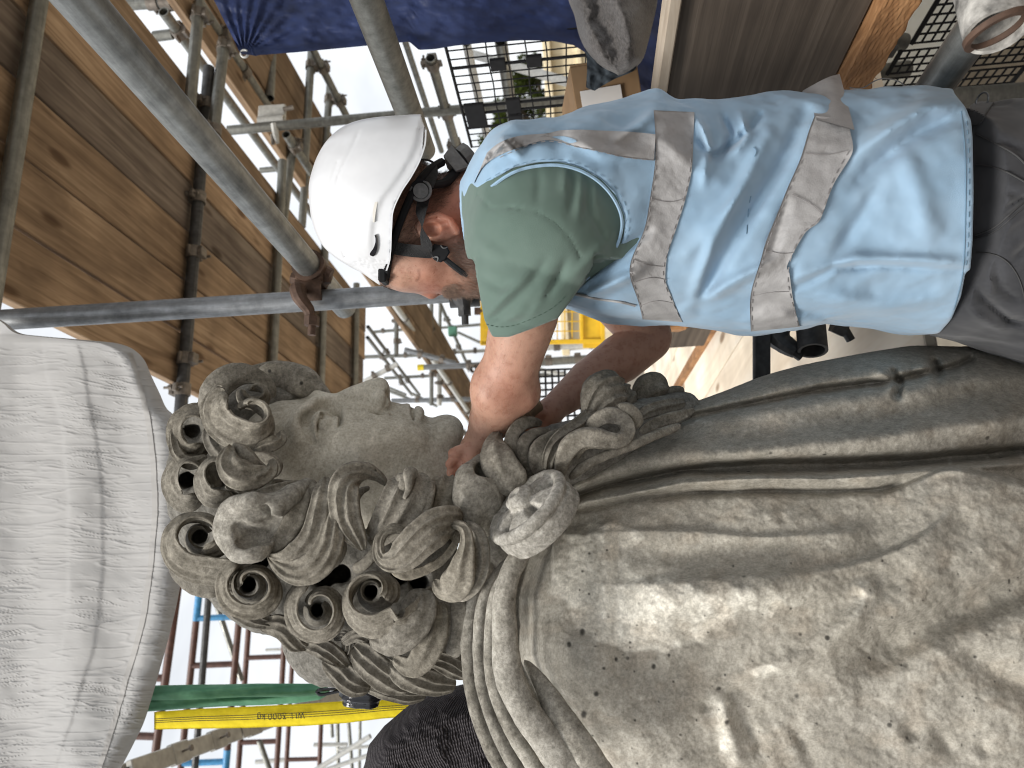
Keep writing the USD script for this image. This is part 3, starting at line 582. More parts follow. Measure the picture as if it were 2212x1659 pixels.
# ------------------------------------------------------------------ right-hand guard side: meshes, tarpaulin, blanket, box, timbers
S1 = on_s  # points on an upright plane along the scaffold
sm = 1.30
def wire_grid(label, corners, nu, nv, r, sag, name, thick_u=(), thick_v=(), mat_='black', blocks=()):
    """guard panel between four points (a-b along its top, d-c along its foot)"""
    a, b, c, d = corners; n = thing(name, label, 'guard mesh', (np.asarray(a) + c) / 2, 'black guard mesh panels'); ms = []
    def pt(u, v):
        p = (a * (1 - u) + b * u) * (1 - v) + (d * (1 - u) + c * u) * v
        return p
    for i in range(nu):
        u = i / (nu - 1); k = 2.2 if i in thick_u else 1
        ms.append(sweep([pt(u + sag * math.sin(v * math.pi * 5.0 + i) * (0.0 if i in (0, nu - 1) else 1), v) for v in np.linspace(0, 1, 26)], r * k, 5))
    bars = []
    for j in range(nv):
        v = j / (nv - 1); k = 2.2 if j in thick_v else 1
        ms.append(sweep([pt(u, v) for u in np.linspace(0, 1, 3)], r * k, 5))
    part('mesh', cat_(ms), M[mat_], n)
    for (u, v, su, sv) in blocks:
        e1, e2 = unit(b - a), unit(d - a); part('clip', obox(pt(u, v), (e1, e2, unit(np.cross(e1, e2))), (su, sv, 0.006), 0.002), M[mat_], n)
    return n
g1 = [on_s(985, 84, sm), on_s(1300, 84, sm), on_s(1330, 318, sm), on_s(1016, 318, sm)]
# the mesh runs along the scaffold and upright: rows of upright wires are close together
ctr = on_s(1100, 200, sm)
za, zb = on_s(967, 117, sm)[2], on_s(1265, 200, sm)[2]; ta, tb = on_s(985, 88, sm) @ AX, on_s(1015, 318, sm) @ AX
pa = lambda t, z: AX * t + BX * sm + ZX * z
wire_grid('black guard mesh panel behind the man\'s shoulder, trees showing through', [pa(ta, za), pa(ta, zb), pa(tb, zb), pa(tb, za)], 8, 15, 0.0020, 0.004, 'guard_mesh', thick_u=(0,), thick_v=(3, 8, 9, 11), blocks=((0.10, 0.66, 0.028, 0.05), (0.42, 0.60, 0.02, 0.03), (0.42, 0.76, 0.02, 0.03), (0.35, 0.22, 0.02, 0.02), (0.62, 0.22, 0.02, 0.02)))
# finer mesh at the lower right
def fine_mesh(label, px0, px1, t0, t1, ns, s=1.34, cell=(0.030, 0.024)):
    z0, z1 = on_s(px0, 90, s)[2], on_s(px1, 90, s)[2]; nu, nv = int(abs(z1 - z0) / cell[1]) + 1, int(abs(t1 - t0) / cell[0]) + 1
    f = lambda t, z: AX * t + BX * s + ZX * z
    return wire_grid(label, [f(t0, z0), f(t0, z1), f(t1, z1), f(t1, z0)], nu, nv, 0.0030, 0.0, 'guard_mesh', thick_u=(0, nu - 1))
tt0, tt1 = on_s(2000, -30, 1.34) @ AX, on_s(1945, 96, 1.34) @ AX
fine_mesh('upper panel of black square-holed mesh left of the blue-grey tube', 1972, 2260, tt0, tt1, 0)
fine_mesh('middle panel of black square-holed mesh beside the blue-grey tube', 1958, 2260, on_s(1932, 112, 1.34) @ AX, on_s(1914, 160, 1.34) @ AX, 0)
fine_mesh('low panel of black square-holed mesh just above the vest hem', 1930, 2260, on_s(1900, 172, 1.34) @ AX, on_s(1880, 222, 1.34) @ AX, 0)
A_tube('olive post-side tube in front of the cream sheeting', (1975, -30), (1855, 230), 1.75, 'steel_b', fits=((0.52, ZX, M['steel_dark']), (0.88, ZX, None)))
tube('short rail behind the olive tube, upper one', P(1868, 68, 2.0), P(1952, 92, 2.05), 'steel_b')
tube('short rail behind the olive tube, lower one', P(1822, 168, 2.2), P(1960, 148, 2.25), 'steel_b')
tube('rail along the foot of the guard mesh above the jeans', P(1900, 226, 2.0), P(2300, 196, 2.0), 'steel_b', r=0.03)
tube('rail on the floor behind the guard mesh', P(2010, 135, 2.6), P(2260, 120, 2.6), 'steel_b')
# cream sheeting
def cloth_grid(poly_fn, nu, nv): ...
def sheet_from(xs, ys, dfun, name, label, cat, mat_, mask=None, thick=0.0, group=None, parent=None, to=P):
    X, Y = np.meshgrid(xs, ys, indexing='ij'); D = dfun(X, Y)
    V = to(X, Y, D).reshape(-1, 3); F = grid_faces(len(xs), len(ys))
    if mask is not None:
        k = mask(X, Y).ravel(); F = F[k[F].all(1)]
    return V, F
def soft_panel(name, label, cat, mat_, left, right, y0, y1, n, dfun, back=0.0, parent=None):
    """cloth between two curves x = left(y), right(y) for y0..y1 in the picture, with depth dfun(x, y); its back lies `back` metres behind, so that it has body"""
    ys = np.linspace(y0, y1, n[1]); u = np.linspace(0, 1, n[0])
    Lx, Rx = left(ys), right(ys); X = Lx[None] + u[:, None] * (Rx - Lx)[None]; Y = np.broadcast_to(ys, X.shape)
    D = dfun(X, Y, u[:, None] * np.ones_like(X))
    v = P(X, Y, D).reshape(-1, 3); f = grid_faces(*n)
    if back:
        edge = np.minimum(1, np.minimum(u, 1 - u)[:, None] * n[0] / 3.0) * np.ones_like(X)
        v2 = P(X, Y, D + back * edge).reshape(-1, 3); f = np.vstack([f, f[:, ::-1] + len(v)]); v = np.vstack([v, v2])
    if parent is None:
        o = part(name, (v, f), M[mat_], smooth=True); keys(o.prim, label, cat); return o
    return part(name, (v, f), M[mat_], parent, smooth=True, label=label)
def curve(pts):
    pts = sorted(pts); y = [p[0] for p in pts]; x = [p[1] for p in pts]; f = PchipInterpolator(y, x); return lambda t: f(np.clip(t, y[0], y[-1]))
def N3(a, b, seed=0, s=1.0, o=3):
    a, b = np.broadcast_arrays(a, b); return fbm(np.stack([a * s, b * s, np.full_like(a, 0.37 + seed)], -1), o, seed) - 0.5
soft_panel('sheeting', 'bright cream sheeting hung beyond the mesh at the lower right', 'sheeting', 'cream_sheet', curve([(-200, 1700), (260, 1700)]), curve([(-200, 2290), (0, 2200), (100, 2060), (260, 1960)]), -200, 260, (40, 40),
           lambda X, Y, u: 2.45 + 0.04 * N3(X, Y, 2, 1 / 60.) )
# blue tarpaulin
tarp_L = curve([(-160, 395), (0, 462), (40, 482), (80, 502), (112, 515), (121, 528), (150, 700)])
def tarp_bot(x): return np.interp(x, [460, 520, 560, 640, 779, 884, 905, 940, 982, 1040, 1128, 1190, 1240, 1262, 1300, 1440, 1470], [118, 121, 119, 113, 100, 90, 108, 106, 99, 93, 87, 88, 98, 112, 150, 240, 250])
xs = np.linspace(400, 1470, 190); vs = np.linspace(0, 1, 60)
Xg = np.repeat(xs[:, None], 60, 1); Yg = -170 + vs[None] * (tarp_bot(Xg) + 170)
Lx = np.interp(Yg, [-170, 0, 40, 80, 112, 121], [390, 462, 482, 502, 517, 529]); k = np.clip((Xg - 400) / 140, 0, 1); Xg = np.where(Xg < 560, Lx + (Xg - 400) / 160 * (560 - Lx), Xg)
ang = np.arctan2(121 - Yg, Xg - 527); rad = np.hypot(121 - Yg, Xg - 527)
fold = 0.006 * np.sin(ang * 26 + 3 * N3(Xg, Yg, 1, 1 / 40.)) * np.exp(-rad / 170) * np.clip(rad / 30, 0, 1)
Dg = 1.72 - fold + 0.05 * N3(Xg, Yg, 3, 1 / 110.) + 0.022 * N3(Xg / 3, Yg, 5, 1 / 14., 4) - 0.03 * np.exp(-((Yg - tarp_bot(Xg)) / 12) ** 2) + 0.00028 * np.clip(Xg - 1000, 0, 500)
o = part('tarpaulin', (np.vstack([P(Xg, Yg, Dg).reshape(-1, 3), P(Xg, Yg, Dg + 0.003).reshape(-1, 3)]), np.vstack([grid_faces(190, 60), grid_faces(190, 60)[:, ::-1] + 190 * 60])), M['tarp'], smooth=True)
keys(o.prim, 'dark blue tarpaulin hanging above the helmet and the guard mesh', 'tarpaulin')
ey_ = thing('eyelet', 'small metal eyelet at the corner of the blue tarpaulin', 'eyelet', P(529, 116, 1.69))
part('ring', trimesh.creation.torus(0.008, 0.0028, transform=np.vstack([np.c_[np.array([_R, _U, -_F]).T, P(528, 116, 1.70)], [0, 0, 0, 1]])), M['steel_pale'], ey_)
# blanket and rag over a cardboard box
fo = lambda X, Y: 0.030 * np.sin((X - 0.32 * Y) / 15.5 + 2.2 * N3(X, Y, 4, 1 / 45.)) + 0.05 * N3(X, Y, 6, 1 / 55.) + 0.006 * N3(X, Y, 8, 1 / 5.)
soft_panel('blanket', 'grey felt blanket hung over the cardboard box beside the blue tarpaulin', 'blanket', 'blanket', curve([(-160, 1205), (0, 1228), (35, 1241), (70, 1249), (100, 1261), (130, 1284), (150, 1306), (163, 1335)]), curve([(-160, 1425), (0, 1420), (60, 1408), (100, 1398), (125, 1390), (145, 1375), (158, 1358), (163, 1336)]), -160, 163, (120, 110),
           lambda X, Y, u: 1.36 + fo(X, Y) + 0.14 * (np.abs(u - 0.5) * 2) ** 3 + 0.06 * np.clip((Y - 120) / 43, 0, 1) ** 2, back=0.05)
soft_panel('rag', 'dark blue-grey rag hanging from under the grey blanket', 'rag', 'rag', curve([(95, 1262), (150, 1268), (188, 1266), (196, 1284)]), curve([(95, 1378), (140, 1376), (150, 1372), (172, 1325), (196, 1285)]), 95, 196, (40, 40),
           lambda X, Y, u: 1.47 + 0.02 * N3(X, Y, 9, 1 / 14.), back=0.012)
bx0, bx1, bx2, bx3 = P(1240, 151, 1.55), P(1384, 128, 1.55), P(1376, 232, 1.55), P(1246, 268, 1.55)
box = thing('cardboard_box', 'brown cardboard box with a white label standing under the grey blanket', 'box', (bx0 + bx2) / 2)
e1, e2 = unit(bx1 - bx0), unit(bx3 - bx0); e2 = unit(e2 - e1 * (e1 @ e2)); e3 = np.cross(e1, e2); e3 = e3 if e3 @ _F > 0 else -e3
cb = (bx0 + bx1 + bx2 + bx3) / 4
part('carton', obox(cb + e3 * 0.12, (e1, e2, e3), (np.linalg.norm(bx1 - bx0) / 2, 0.060, 0.12), 0.002), M['card'], box)
part('flap', obox(cb - e2 * 0.062 + e3 * 0.05, (e1, e2, e3), (np.linalg.norm(bx1 - bx0) / 2 - 0.002, 0.0022, 0.05), 0.001), M['card'], box)
lc = (P(1256, 199, 1.545) + P(1345, 230, 1.545) + P(1340, 184, 1.545) + P(1260, 243, 1.545)) / 4
part('label', obox(lc, (unit(P(1340, 183, 1.5) - P(1254, 198, 1.5)), e2, e3), (0.043, 0.0235, 0.0008), 0.0003), M['paper'], box)
# toe board on edge with a rough-sawn batten below it
ptop = P(1450, 120, 1.15); pbot = P(1836, 120, 1.15); hh = (ptop - pbot)[2]; sb_ = ptop @ BX
td = thing('toe_board', 'wide grey plank standing on edge behind the man\'s back', 'plank', ptop)
part('plank', obox(AX * (ptop @ AX + 0.45) + BX * (sb_ + 0.019) + ZX * (ptop[2] - hh / 2), (AX, BX, ZX), (1.05, 0.019, hh / 2), 0.002), M['toe'], td)
bt_ = thing('sawn_batten', 'orange rough-sawn batten with a frayed end under the grey plank', 'batten', pbot)
cz = ptop[2] - hh - 0.0285; t_end = on_s(1835, 172, sb_) @ AX
m = obox(AX * (t_end - 0.6) + BX * (sb_ + 0.012) + ZX * cz, (AX, BX, ZX), (0.6, 0.035, 0.026), 0.002)
m = m.subdivide_to_size(0.012); v = np.array(m.vertices); low = np.clip((cz - v[:, 2]) / 0.026, 0, 1) * (v[:, 2] < cz); v[:, 2] += 0.010 * low * (noise(v * 60, 2) - 0.6); v += 0.0016 * (noise(v * 300, 5)[:, None] - 0.5) * np.ones(3)
part('batten', (v, m.faces), M['fresh'], bt_, smooth=False)
fr = np.random.default_rng(5); spl = []
for k in range(46):
    t = t_end - 0.03 - fr.uniform(0, 0.5) ** 1.2; b0 = AX * t + BX * (sb_ - 0.02 + fr.uniform(0, 0.03)) + ZX * (cz - 0.022); dirn = unit(fr.normal(size=3) * [0.7, 0.5, 0.3] + [0, 0, -1]); l = fr.uniform(0.003, 0.010)
    spl.append(sweep([b0, b0 + dirn * l * 0.6 + AX * l * 0.1, b0 + dirn * l + AX * l * fr.normal() * 0.4], [0.0005, 0.0004, 0.0002], 4))
part('splinters', cat_(spl), M['fresh'], bt_)
part('strip', obox(AX * (ptop @ AX + 0.45) + BX * (sb_ + 0.010) + ZX * (ptop[2] + 0.0095), (AX, BX, ZX), (1.05, 0.026, 0.009), 0.002), M['pale_edge'], td, label='pale strip along the top of the plank')
wr = part('wire', sweep(catmull([P(1836, 189, 1.2), P(1850, 191, 1.19), P(1868, 188, 1.18), P(1884, 178, 1.17), P(1905, 170, 1.16), P(1925, 171, 1.16), P(1942, 176, 1.16), P(1954, 185, 1.16)], 40), 0.0009, 6), M['steel_v'])
keys(wr.prim, 'thin curved wire sticking out from the frayed batten', 'wire')
# yellow ladder gate
yd = 4.2
gt = thing('ladder_gate', 'yellow painted steel gate with a wire infill behind the green sleeve', 'gate', P(1170, 690, yd))
def gbar(a, b, w, dd=0.02): 
    p0, p1 = P(*a, yd), P(*b, yd); t = unit(p1 - p0); y = unit(np.cross(t, _F)); part('bar', obox((p0 + p1) / 2, (t, y, np.cross(t, y)), (np.linalg.norm(p1 - p0) / 2, w * yd / FPX / 2, dd), 0.003), M['yellow'], gt)
gbar((1048, 560), (1047, 746), 19); gbar((1039, 741), (1300, 737), 10); gbar((1300, 640), (1302, 742), 9)
part('panel', obox(P(1281, 690, yd), (_R, _U, _F), (62 * yd / FPX, 22 * yd / FPX, 0.006), 0.002), M['yellow'], gt)
gbar((1255, 640), (1256, 735), 7, 0.026); gbar((1040, 600), (1300, 596), 10)
ws = [sweep([P(1060 + k * 16, 605, yd), P(1060 + k * 16, 738, yd)], 0.003, 4) for k in range(12)] + [sweep([P(1058, 612 + k * 21, yd), P(1254, 610 + k * 21, yd)], 0.003, 4) for k in range(6)]
part('mesh', cat_(ws), M['yellow'], gt)
part('latch', ring(P(1025, 672, yd), P(1042, 672, yd), 0.022, 0.012, 12), M['rust'], gt)
# dark mesh seen between and under the arms
q1 = [P(1150, 800, 3.2), P(1262, 796, 3.2), P(1275, 925, 3.2), P(1150, 930, 3.2)]
wire_grid('black guard mesh seen between the two bare arms', q1, 9, 10, 0.0048, 0.0, 'guard_mesh')
# pale plywood covering at waist height, with a batten
zp = CAM[2] - 0.55
pl = thing('plywood_cover', 'pale plywood boarding beyond the statue chest, under the vest', 'boarding', on_z(1540, 760, zp))
def slab_quad(pts, z, th): return hull([list(p[:2]) + [z] for p in pts] + [list(p[:2]) + [z - th] for p in pts])
edges = [(1300, 1352), (1355, 1440), (1443, 1531), (1534, 1640), (1643, 1760), (1763, 1880), (1883, 2010)]
s_at = lambda px: on_z(px, 760, zp) @ BX
tA, tB = 1.15, 5.5
sl = np.linspace(s_at(1990), s_at(1440) + 2.4, 9)
for k in range(len(sl) - 1):
    part('sheet', obox(AX * (tA + tB) / 2 + BX * (sl[k] + sl[k + 1]) / 2 + ZX * (zp - 0.009), (AX, BX, ZX), ((tB - tA) / 2, (sl[k + 1] - sl[k]) / 2 - 0.003, 0.009), 0.002), M['ply'], pl)
ba, bb_ = on_z(1542, 702, zp + 0.012), on_z(1457, 845, zp + 0.012); tdir = unit(ba - bb_)
bn = thing('wooden_batten', 'orange wooden batten lying on the pale plywood', 'batten', bb_)
part('batten', obox((ba + bb_) / 2, (tdir, np.cross(ZX, tdir), ZX), (0.9, 0.02, 0.012), 0.002), M['fresh'], bn)
b3 = on_z(1374, 700, zp + 0.01); b4 = on_z(1352, 800, zp + 0.01)
bn2 = thing('wooden_batten', 'thin pale batten on the plywood behind the far elbow', 'batten', b4); td2 = unit(b3 - b4)
part('batten', obox((b3 + b4) / 2, (td2, np.cross(ZX, td2), ZX), (0.6, 0.010, 0.008), 0.002), M['pale_edge'], bn2)
bl = thing('timber_end', 'round-edged end of a timber just under the vest front', 'timber', P(1455, 700, 1.9)); part('block', obox(P(1455, 695, 1.95), (_R, _U, _F), (0.024, 0.03, 0.05), 0.008), M['fresh'], bl)
tube('small grey tube end standing on the plywood near the far elbow', P(1328, 850, 2.6), P(1322, 812, 2.6), 'steel_v', r=0.028)
# dark fitting hanging just under the vest
fd = thing('dark_fitting', 'dark steel fittings with an open tube end hanging below the vest', 'fitting', P(1730, 740, 1.32))
part('flat_bar', obox(P(1645, 745, 1.34), (_R, _U, _F), (0.075, 0.015, 0.006), 0.002), M['steel_dark'], fd)
part('tube_end', ring(P(1750, 690, 1.34), P(1756, 758, 1.31), 0.0255, 0.0205, 24), M['steel_dark'], fd)
part('clamp', sweep(catmull([P(1672, 700, 1.36), P(1685, 735, 1.35), P(1702, 748, 1.34), P(1720, 762, 1.33)], 12), [0.03, 0.03, 0.028, 0.025, 0.022, 0.02, 0.018, 0.018, 0.017, 0.016, 0.014, 0.012], 10), M['steel_dark'], fd)
parts('bolt', ([ring(P(1800, 700, 1.35), P(1826, 712, 1.35), 0.016, None, 6), ring(P(1822, 708, 1.35), P(1838, 735, 1.35), 0.008, None, 10), ring(P(1706, 755, 1.33), P(1730, 772, 1.33), 0.008, None, 8)]), M['steel_dark'], fd)
tube('steel tube behind the jeans above the statue', P(1992, 690, 1.9), P(2006, 770, 1.9), 'steel_v')

# ------------------------------------------------------------------ left side: ladder beams, slings, rail, sheet
def ladder(label, chords, rungs, dia, d, cols, name='ladder_beam', cat='ladder beam'):
    n = thing(name, label, cat, P(*chords[0][0], d), 'ladder beams behind the slings')
    for (a, b), c in zip(chords, cols[0]): part('chord', ring(P(*a, d), P(*b, d), dia * d / FPX / 2, None, 14), M[c], n)
    for (a, b), c in zip(rungs, cols[1]): part('rung', ring(P(*a, d), P(*b, d), dia * d / FPX / 2 * 0.9, None, 12), M[c], n)
    return n
def on_ch(ch, y): (a, b) = ch; k = (y - a[1]) / (b[1] - a[1]); return (a[0] + k * (b[0] - a[0]), y)
c1 = ((388, 1240), (326, 1700)); c1b = ((300, 1240), (222, 1700))
ladder('nearest rust-brown ladder beam beside the white sheet', [c1, c1b], [(on_ch(c1, y + 3), on_ch(c1b, y)) for y in (1352, 1462, 1588)], 17.5, 4.4, (('beam_red', 'beam_red'), ('beam_red',) * 3))
c2 = ((436, 1225), (386, 1700)); c3 = ((524, 1250), (484, 1700))
lb = ladder('ladder beam with blue painted upper end behind the slings', [c2, c3], [(on_ch(c2, y + 4), on_ch(c3, y)) for y in (1332, 1434, 1536, 1645)], 14.5, 5.4, (('beam_red', 'beam_red'), ('beam_blue', 'beam_red', 'beam_red', 'beam_blue')))
part('sleeve', ring(P(*c2[0], 5.4), P(*on_ch(c2, 1340), 5.4), 7.6 * 5.4 / FPX, None, 14), M['beam_blue'], lb); part('sleeve', ring(P(*c3[0], 5.4), P(*on_ch(c3, 1343), 5.4), 7.6 * 5.4 / FPX, None, 14), M['beam_blue'], lb)
part('sleeve', ring(P(*on_ch(c3, 1618), 5.4), P(*on_ch(c3, 1690), 5.4), 7.6 * 5.4 / FPX, None, 14), M['beam_blue'], lb)
tube('dark grey tube running alongside the blue-ended ladder beam', P(455, 1235, 5.2), P(418, 1700, 5.2), 'steel_dark', r=0.0235)
c4 = ((541, 1300), (512, 1700)); c5 = ((617, 1340), (595, 1700))
ladder('red-brown ladder beam in the middle behind the slings', [c4, c5], [(on_ch(c4, y + 3), on_ch(c5, y)) for y in (1418, 1510, 1601)], 12, 6.6, (('beam_red', 'beam_red'), ('beam_red',) * 3))
c6 = ((635, 1360), (616, 1700)); c7 = ((701, 1380), (688, 1700))
ladder('farthest red-brown ladder beam nearest the statue hair', [c6, c7], [(on_ch(c6, y + 2), on_ch(c7, y)) for y in (1404, 1498, 1639)], 10, 7.6, (('beam_red', 'beam_red'), ('beam_red',) * 3))
tube('grey diagonal brace between the ladder beams', P(458, 1275, 6.0), P(522, 1470, 6.0), 'steel_b', r=0.022)
tube('short grey brace at the foot of the middle ladder beam', P(560, 1600, 6.0), P(583, 1665, 6.0), 'steel_b', r=0.022)
for lb_, a, b, m_, r_ in [('pale thin post crossing the farthest ladder beam', (574, 1404, 9), (632, 1402, 9), 'steel_pale', 0.018), ('pale post near the foot of the ladder beams', (552, 1646, 8), (622, 1641, 8), 'steel_pale', 0.024),
    ('pale post right of the ladder beams', (678, 1609, 8), (750, 1608, 8), 'steel_pale', 0.022), ('first lateral grey tube left of the sacking', (729, 1545, 9), (731, 1680, 9), 'steel_b', 0.024), ('second lateral grey tube left of the sacking', (752, 1545, 9.5), (762, 1680, 9.5), 'steel_b', 0.024),
    ('third lateral grey tube left of the sacking', (778, 1545, 10), (776, 1680, 10), 'steel_b', 0.022), ('white brace rising toward the sacking', (668, 1672, 7), (800, 1590, 7), 'steel_pale', 0.024),
    ('lower white brace rising toward the sacking', (690, 1668, 7.4), (806, 1628, 7.4), 'steel_pale', 0.022), ('thin tube end under the yellow sling', (716, 1560, 9), (718, 1592, 9), 'steel_b', 0.022), ('thin pale post beside the white braces', (730, 1619, 8), (800, 1612, 8), 'steel_pale', 0.018), ('thin lateral tube left of the sacking near the hair', (718, 1430, 9), (716, 1480, 9), 'steel_pale', 0.018)]:
    tube(lb_, P(*a), P(*b), m_, r=r_)
# aluminium rail with a dark slot
ra, rb = P(262, 1672, 2.3), P(760, 1494, 4.4); rt = unit(rb - ra); ry = unit(np.cross(rt, _F)); rz = np.cross(rt, ry); rl = np.linalg.norm(rb - ra)
rail = thing('aluminium_rail', 'pale slotted aluminium rail sloping below the yellow sling', 'rail', ra)
rw = 0.026
for k in range(3):
    a0, a1 = k / 3 + 0.003, (k + 1) / 3 - 0.003; c_ = ra + (rb - ra) * (a0 + a1) / 2; hl = rl * (a1 - a0) / 2; sg = 1 if (ry @ (_R)) > 0 else -1
    part('flange', obox(c_ + ry * sg * rw * 1.0, (rt, ry, rz), (hl, rw * 0.42, 0.03), 0.003), M['alu'], rail); part('flange', obox(c_ - ry * sg * rw * 0.85, (rt, ry, rz), (hl, rw * 0.30, 0.03), 0.003), M['alu'], rail)
part('slot', obox((ra + rb) / 2 + rz * 0.0, (rt, ry, rz), (rl / 2, rw * 0.9, 0.012), 0.002), M['ink'], rail)  # black bar that puts the shade of the recess into its colour
for px, py in ((372, 1632), (455, 1606), (535, 1570), (640, 1536)):
    k = (px - 262) / (760 - 262); z_ = 1 / ((1 - k) / 2.3 + k / 4.4); c_ = P(px, py, z_); w0 = c_ - ra; c_ = ra + rt * (w0 @ rt)
    cl = part('clip', obox(c_ + ry * sg * rw * 1.02, (rt, ry, rz), (0.05, rw * 0.52, 0.036), 0.004), M['alu'], rail)
    part('pin', cat_([ring(c_ + ry * sg * rw * 1.4, c_ + ry * sg * (rw + 0.045), 0.004, None, 8), ring(c_ + ry * sg * (rw + 0.043), c_ + ry * sg * (rw + 0.05), 0.011, None, 8)]), M['fitting'], cl)
# slings
def strap(label, name, cat, top, bot, x0, x1, d, mat_, n=(120, 10), rip=0.004, back=0.006, seed=0):
    xs = np.linspace(x0, x1, n[0]); u = np.linspace(0, 1, n[1]); X = np.repeat(xs[:, None], n[1], 1); Y = top(X) + u[None] * (bot(X) - top(X))
    D = d(X) + rip * N3(X, Y * 2, seed, 1 / 22.) + 0.006 * (np.abs(u - 0.5)[None] * 2) ** 4
    v = np.vstack([P(X, Y, D).reshape(-1, 3), P(X, Y, D + back).reshape(-1, 3)]); f = grid_faces(*n); f = np.vstack([f, f[:, ::-1] + n[0] * n[1]])
    bi = np.arange(n[0]); N_ = n[0] * n[1]
    for col in (0, n[1] - 1):
        a, b = bi[:-1] * n[1] + col, bi[1:] * n[1] + col; f = np.vstack([f, np.stack([a, b, b + N_], -1), np.stack([a, b + N_, a + N_], -1)])
    for row in (0, n[0] - 1):
        a = row * n[1] + np.arange(n[1] - 1); f = np.vstack([f, np.stack([a, a + 1, a + 1 + N_], -1), np.stack([a, a + 1 + N_, a + N_], -1)])
    o = thing(name, label, cat, v.mean(0)); part('webbing', (v, f), M[mat_], o, smooth=True); return o
ycv = lambda pts: (lambda X: np.interp(X, [p[0] for p in pts], [p[1] for p in pts]))
yt = ycv([(333, 1538), (430, 1531), (520, 1527), (660, 1520), (747, 1514), (830, 1509), (930, 1502)]); yb = ycv([(333, 1576), (430, 1574), (520, 1573), (660, 1568), (747, 1562), (830, 1552), (930, 1545)])
sy = strap('flat yellow lifting sling printed WLL 3000 kg hanging beside the statue hair', 'lifting_sling', 'sling', yt, yb, 333, 930, lambda X: 1.50 + 0 * X, 'sling_y', rip=0.003, seed=3)
for fr_, wd in ((0.40, 0.9), (0.50, 0.9), (0.60, 0.9)):
    xs = np.linspace(336, 925, 60); pth = [P(x, yt(x) + fr_ * (yb(x) - yt(x)), 1.4935) for x in xs]
    part('stripe', sweep(pth, 0.0007, 5), M['ink'], sy)
tm = text_mesh('WLL 3000 kg', 0.0165, 0.0008); tv = np.array(tm.vertices)
o0 = P(658, 1538.5, 1.4925); dx = unit(P(556, 1543, 1.4925) - o0); dy = unit(P(660, 1570, 1.4925) - o0); dy = unit(dy - dx * (dx @ dy)); sc = np.linalg.norm(P(556, 1543, 1.4925) - o0) / tv[:, 0].max()
part('lettering', (o0 + tv[:, 0:1] * sc * dx + tv[:, 1:2] * sc * 1.1 * dy + tv[:, 2:3] * (-_F), tm.faces), M['ink'], sy, smooth=False)
gt_, gb_ = ycv([(215, 1486), (330, 1481), (480, 1478), (560, 1476), (690, 1477), (706, 1481), (712, 1490)]), ycv([(215, 1546), (310, 1538), (380, 1533), (432, 1529), (500, 1525), (570, 1523), (640, 1519), (690, 1512), (706, 1503), (712, 1497)])
def green(label, top, bot, x0, x1, d0, seed):
    n = (150, 22); xs = np.linspace(x0, x1, n[0]); a = np.linspace(0, 2 * np.pi, n[1], endpoint=False); X = np.repeat(xs[:, None], n[1], 1)
    c, h = (top(X) + bot(X)) / 2, (bot(X) - top(X)) / 2; wr_ = 0.09 * np.sin(a * 4 + X / 55 + seed) + 0.10 * N3(X, a[None] * 60, seed, 1 / 26.)
    Y = c + h * np.cos(a) * (1 + wr_ * 0.25); D = d0 + (0.017 * np.sin(a)) * (1 + wr_ * 2.2) * np.minimum(1, h / 14)
    return (P(X, Y, D).reshape(-1, 3), grid_faces(*n, wrap_v=True))
sg_ = thing('round_sling', 'green round lifting sling stretched beside the statue hair, above the yellow one', 'sling', P(500, 1500, 1.58))
gm = lambda k: (lambda X: gt_(X) + k(X) * (gb_(X) - gt_(X)))
part('sleeve', green('', gt_, gm(lambda X: np.interp(X, [215, 400, 560, 712], [0.50, 0.62, 0.62, 0.75])), 215, 712, 1.56, 1), M['sling_g'], sg_, smooth=True)
part('sleeve', green('', gm(lambda X: np.interp(X, [215, 400, 560, 712], [0.44, 0.46, 0.52, 0.25])), gb_, 215, 710, 1.585, 4), M['sling_g'], sg_, smooth=True)
sh = thing('shackle_chain', 'short black shackle and chain at the end of the green sling', 'shackle', P(705, 1492, 1.55))
pts = catmull([P(684, 1493, 1.545), P(690, 1500, 1.54), P(705, 1499, 1.54), P(742, 1491, 1.54)], 16); part('link', sweep(pts, 0.0035, 8), M['black_gloss'], sh)
pts = catmull([P(684, 1493, 1.545), P(692, 1490, 1.54), P(712, 1489, 1.54), P(744, 1484, 1.54)], 16); part('link', sweep(pts, 0.0035, 8), M['black_gloss'], sh)
bk = [Q(x, y, d) for x, y, d in ((752, 1488, 1.42), (770, 1490, 1.40), (800, 1490, 1.40), (832, 1488, 1.42), (760, 1510, 1.41), (800, 1512, 1.40))]
V, F = nets(lambda p: smin(scap(p, [bk[0], bk[1], bk[2], bk[3]], [0.016, 0.022, 0.022, 0.014]), scap(p, [bk[4], bk[5]], [0.016, 0.015]), 0.02) + 0.0022 * np.sin(p[:, 1] * 420), *(Q(735, 1465, 1.42).min() * 0 + np.array([b for b in (np.min(bk, 0) - 0.05, np.max(bk, 0) + 0.05)])), 0.0032)
o = part('hoist_block', (q2w(V), F), M['black_gloss'], smooth=True); keys(o.prim, 'glossy black moulded block hanging against the yellow sling under the hair', 'hoist block')
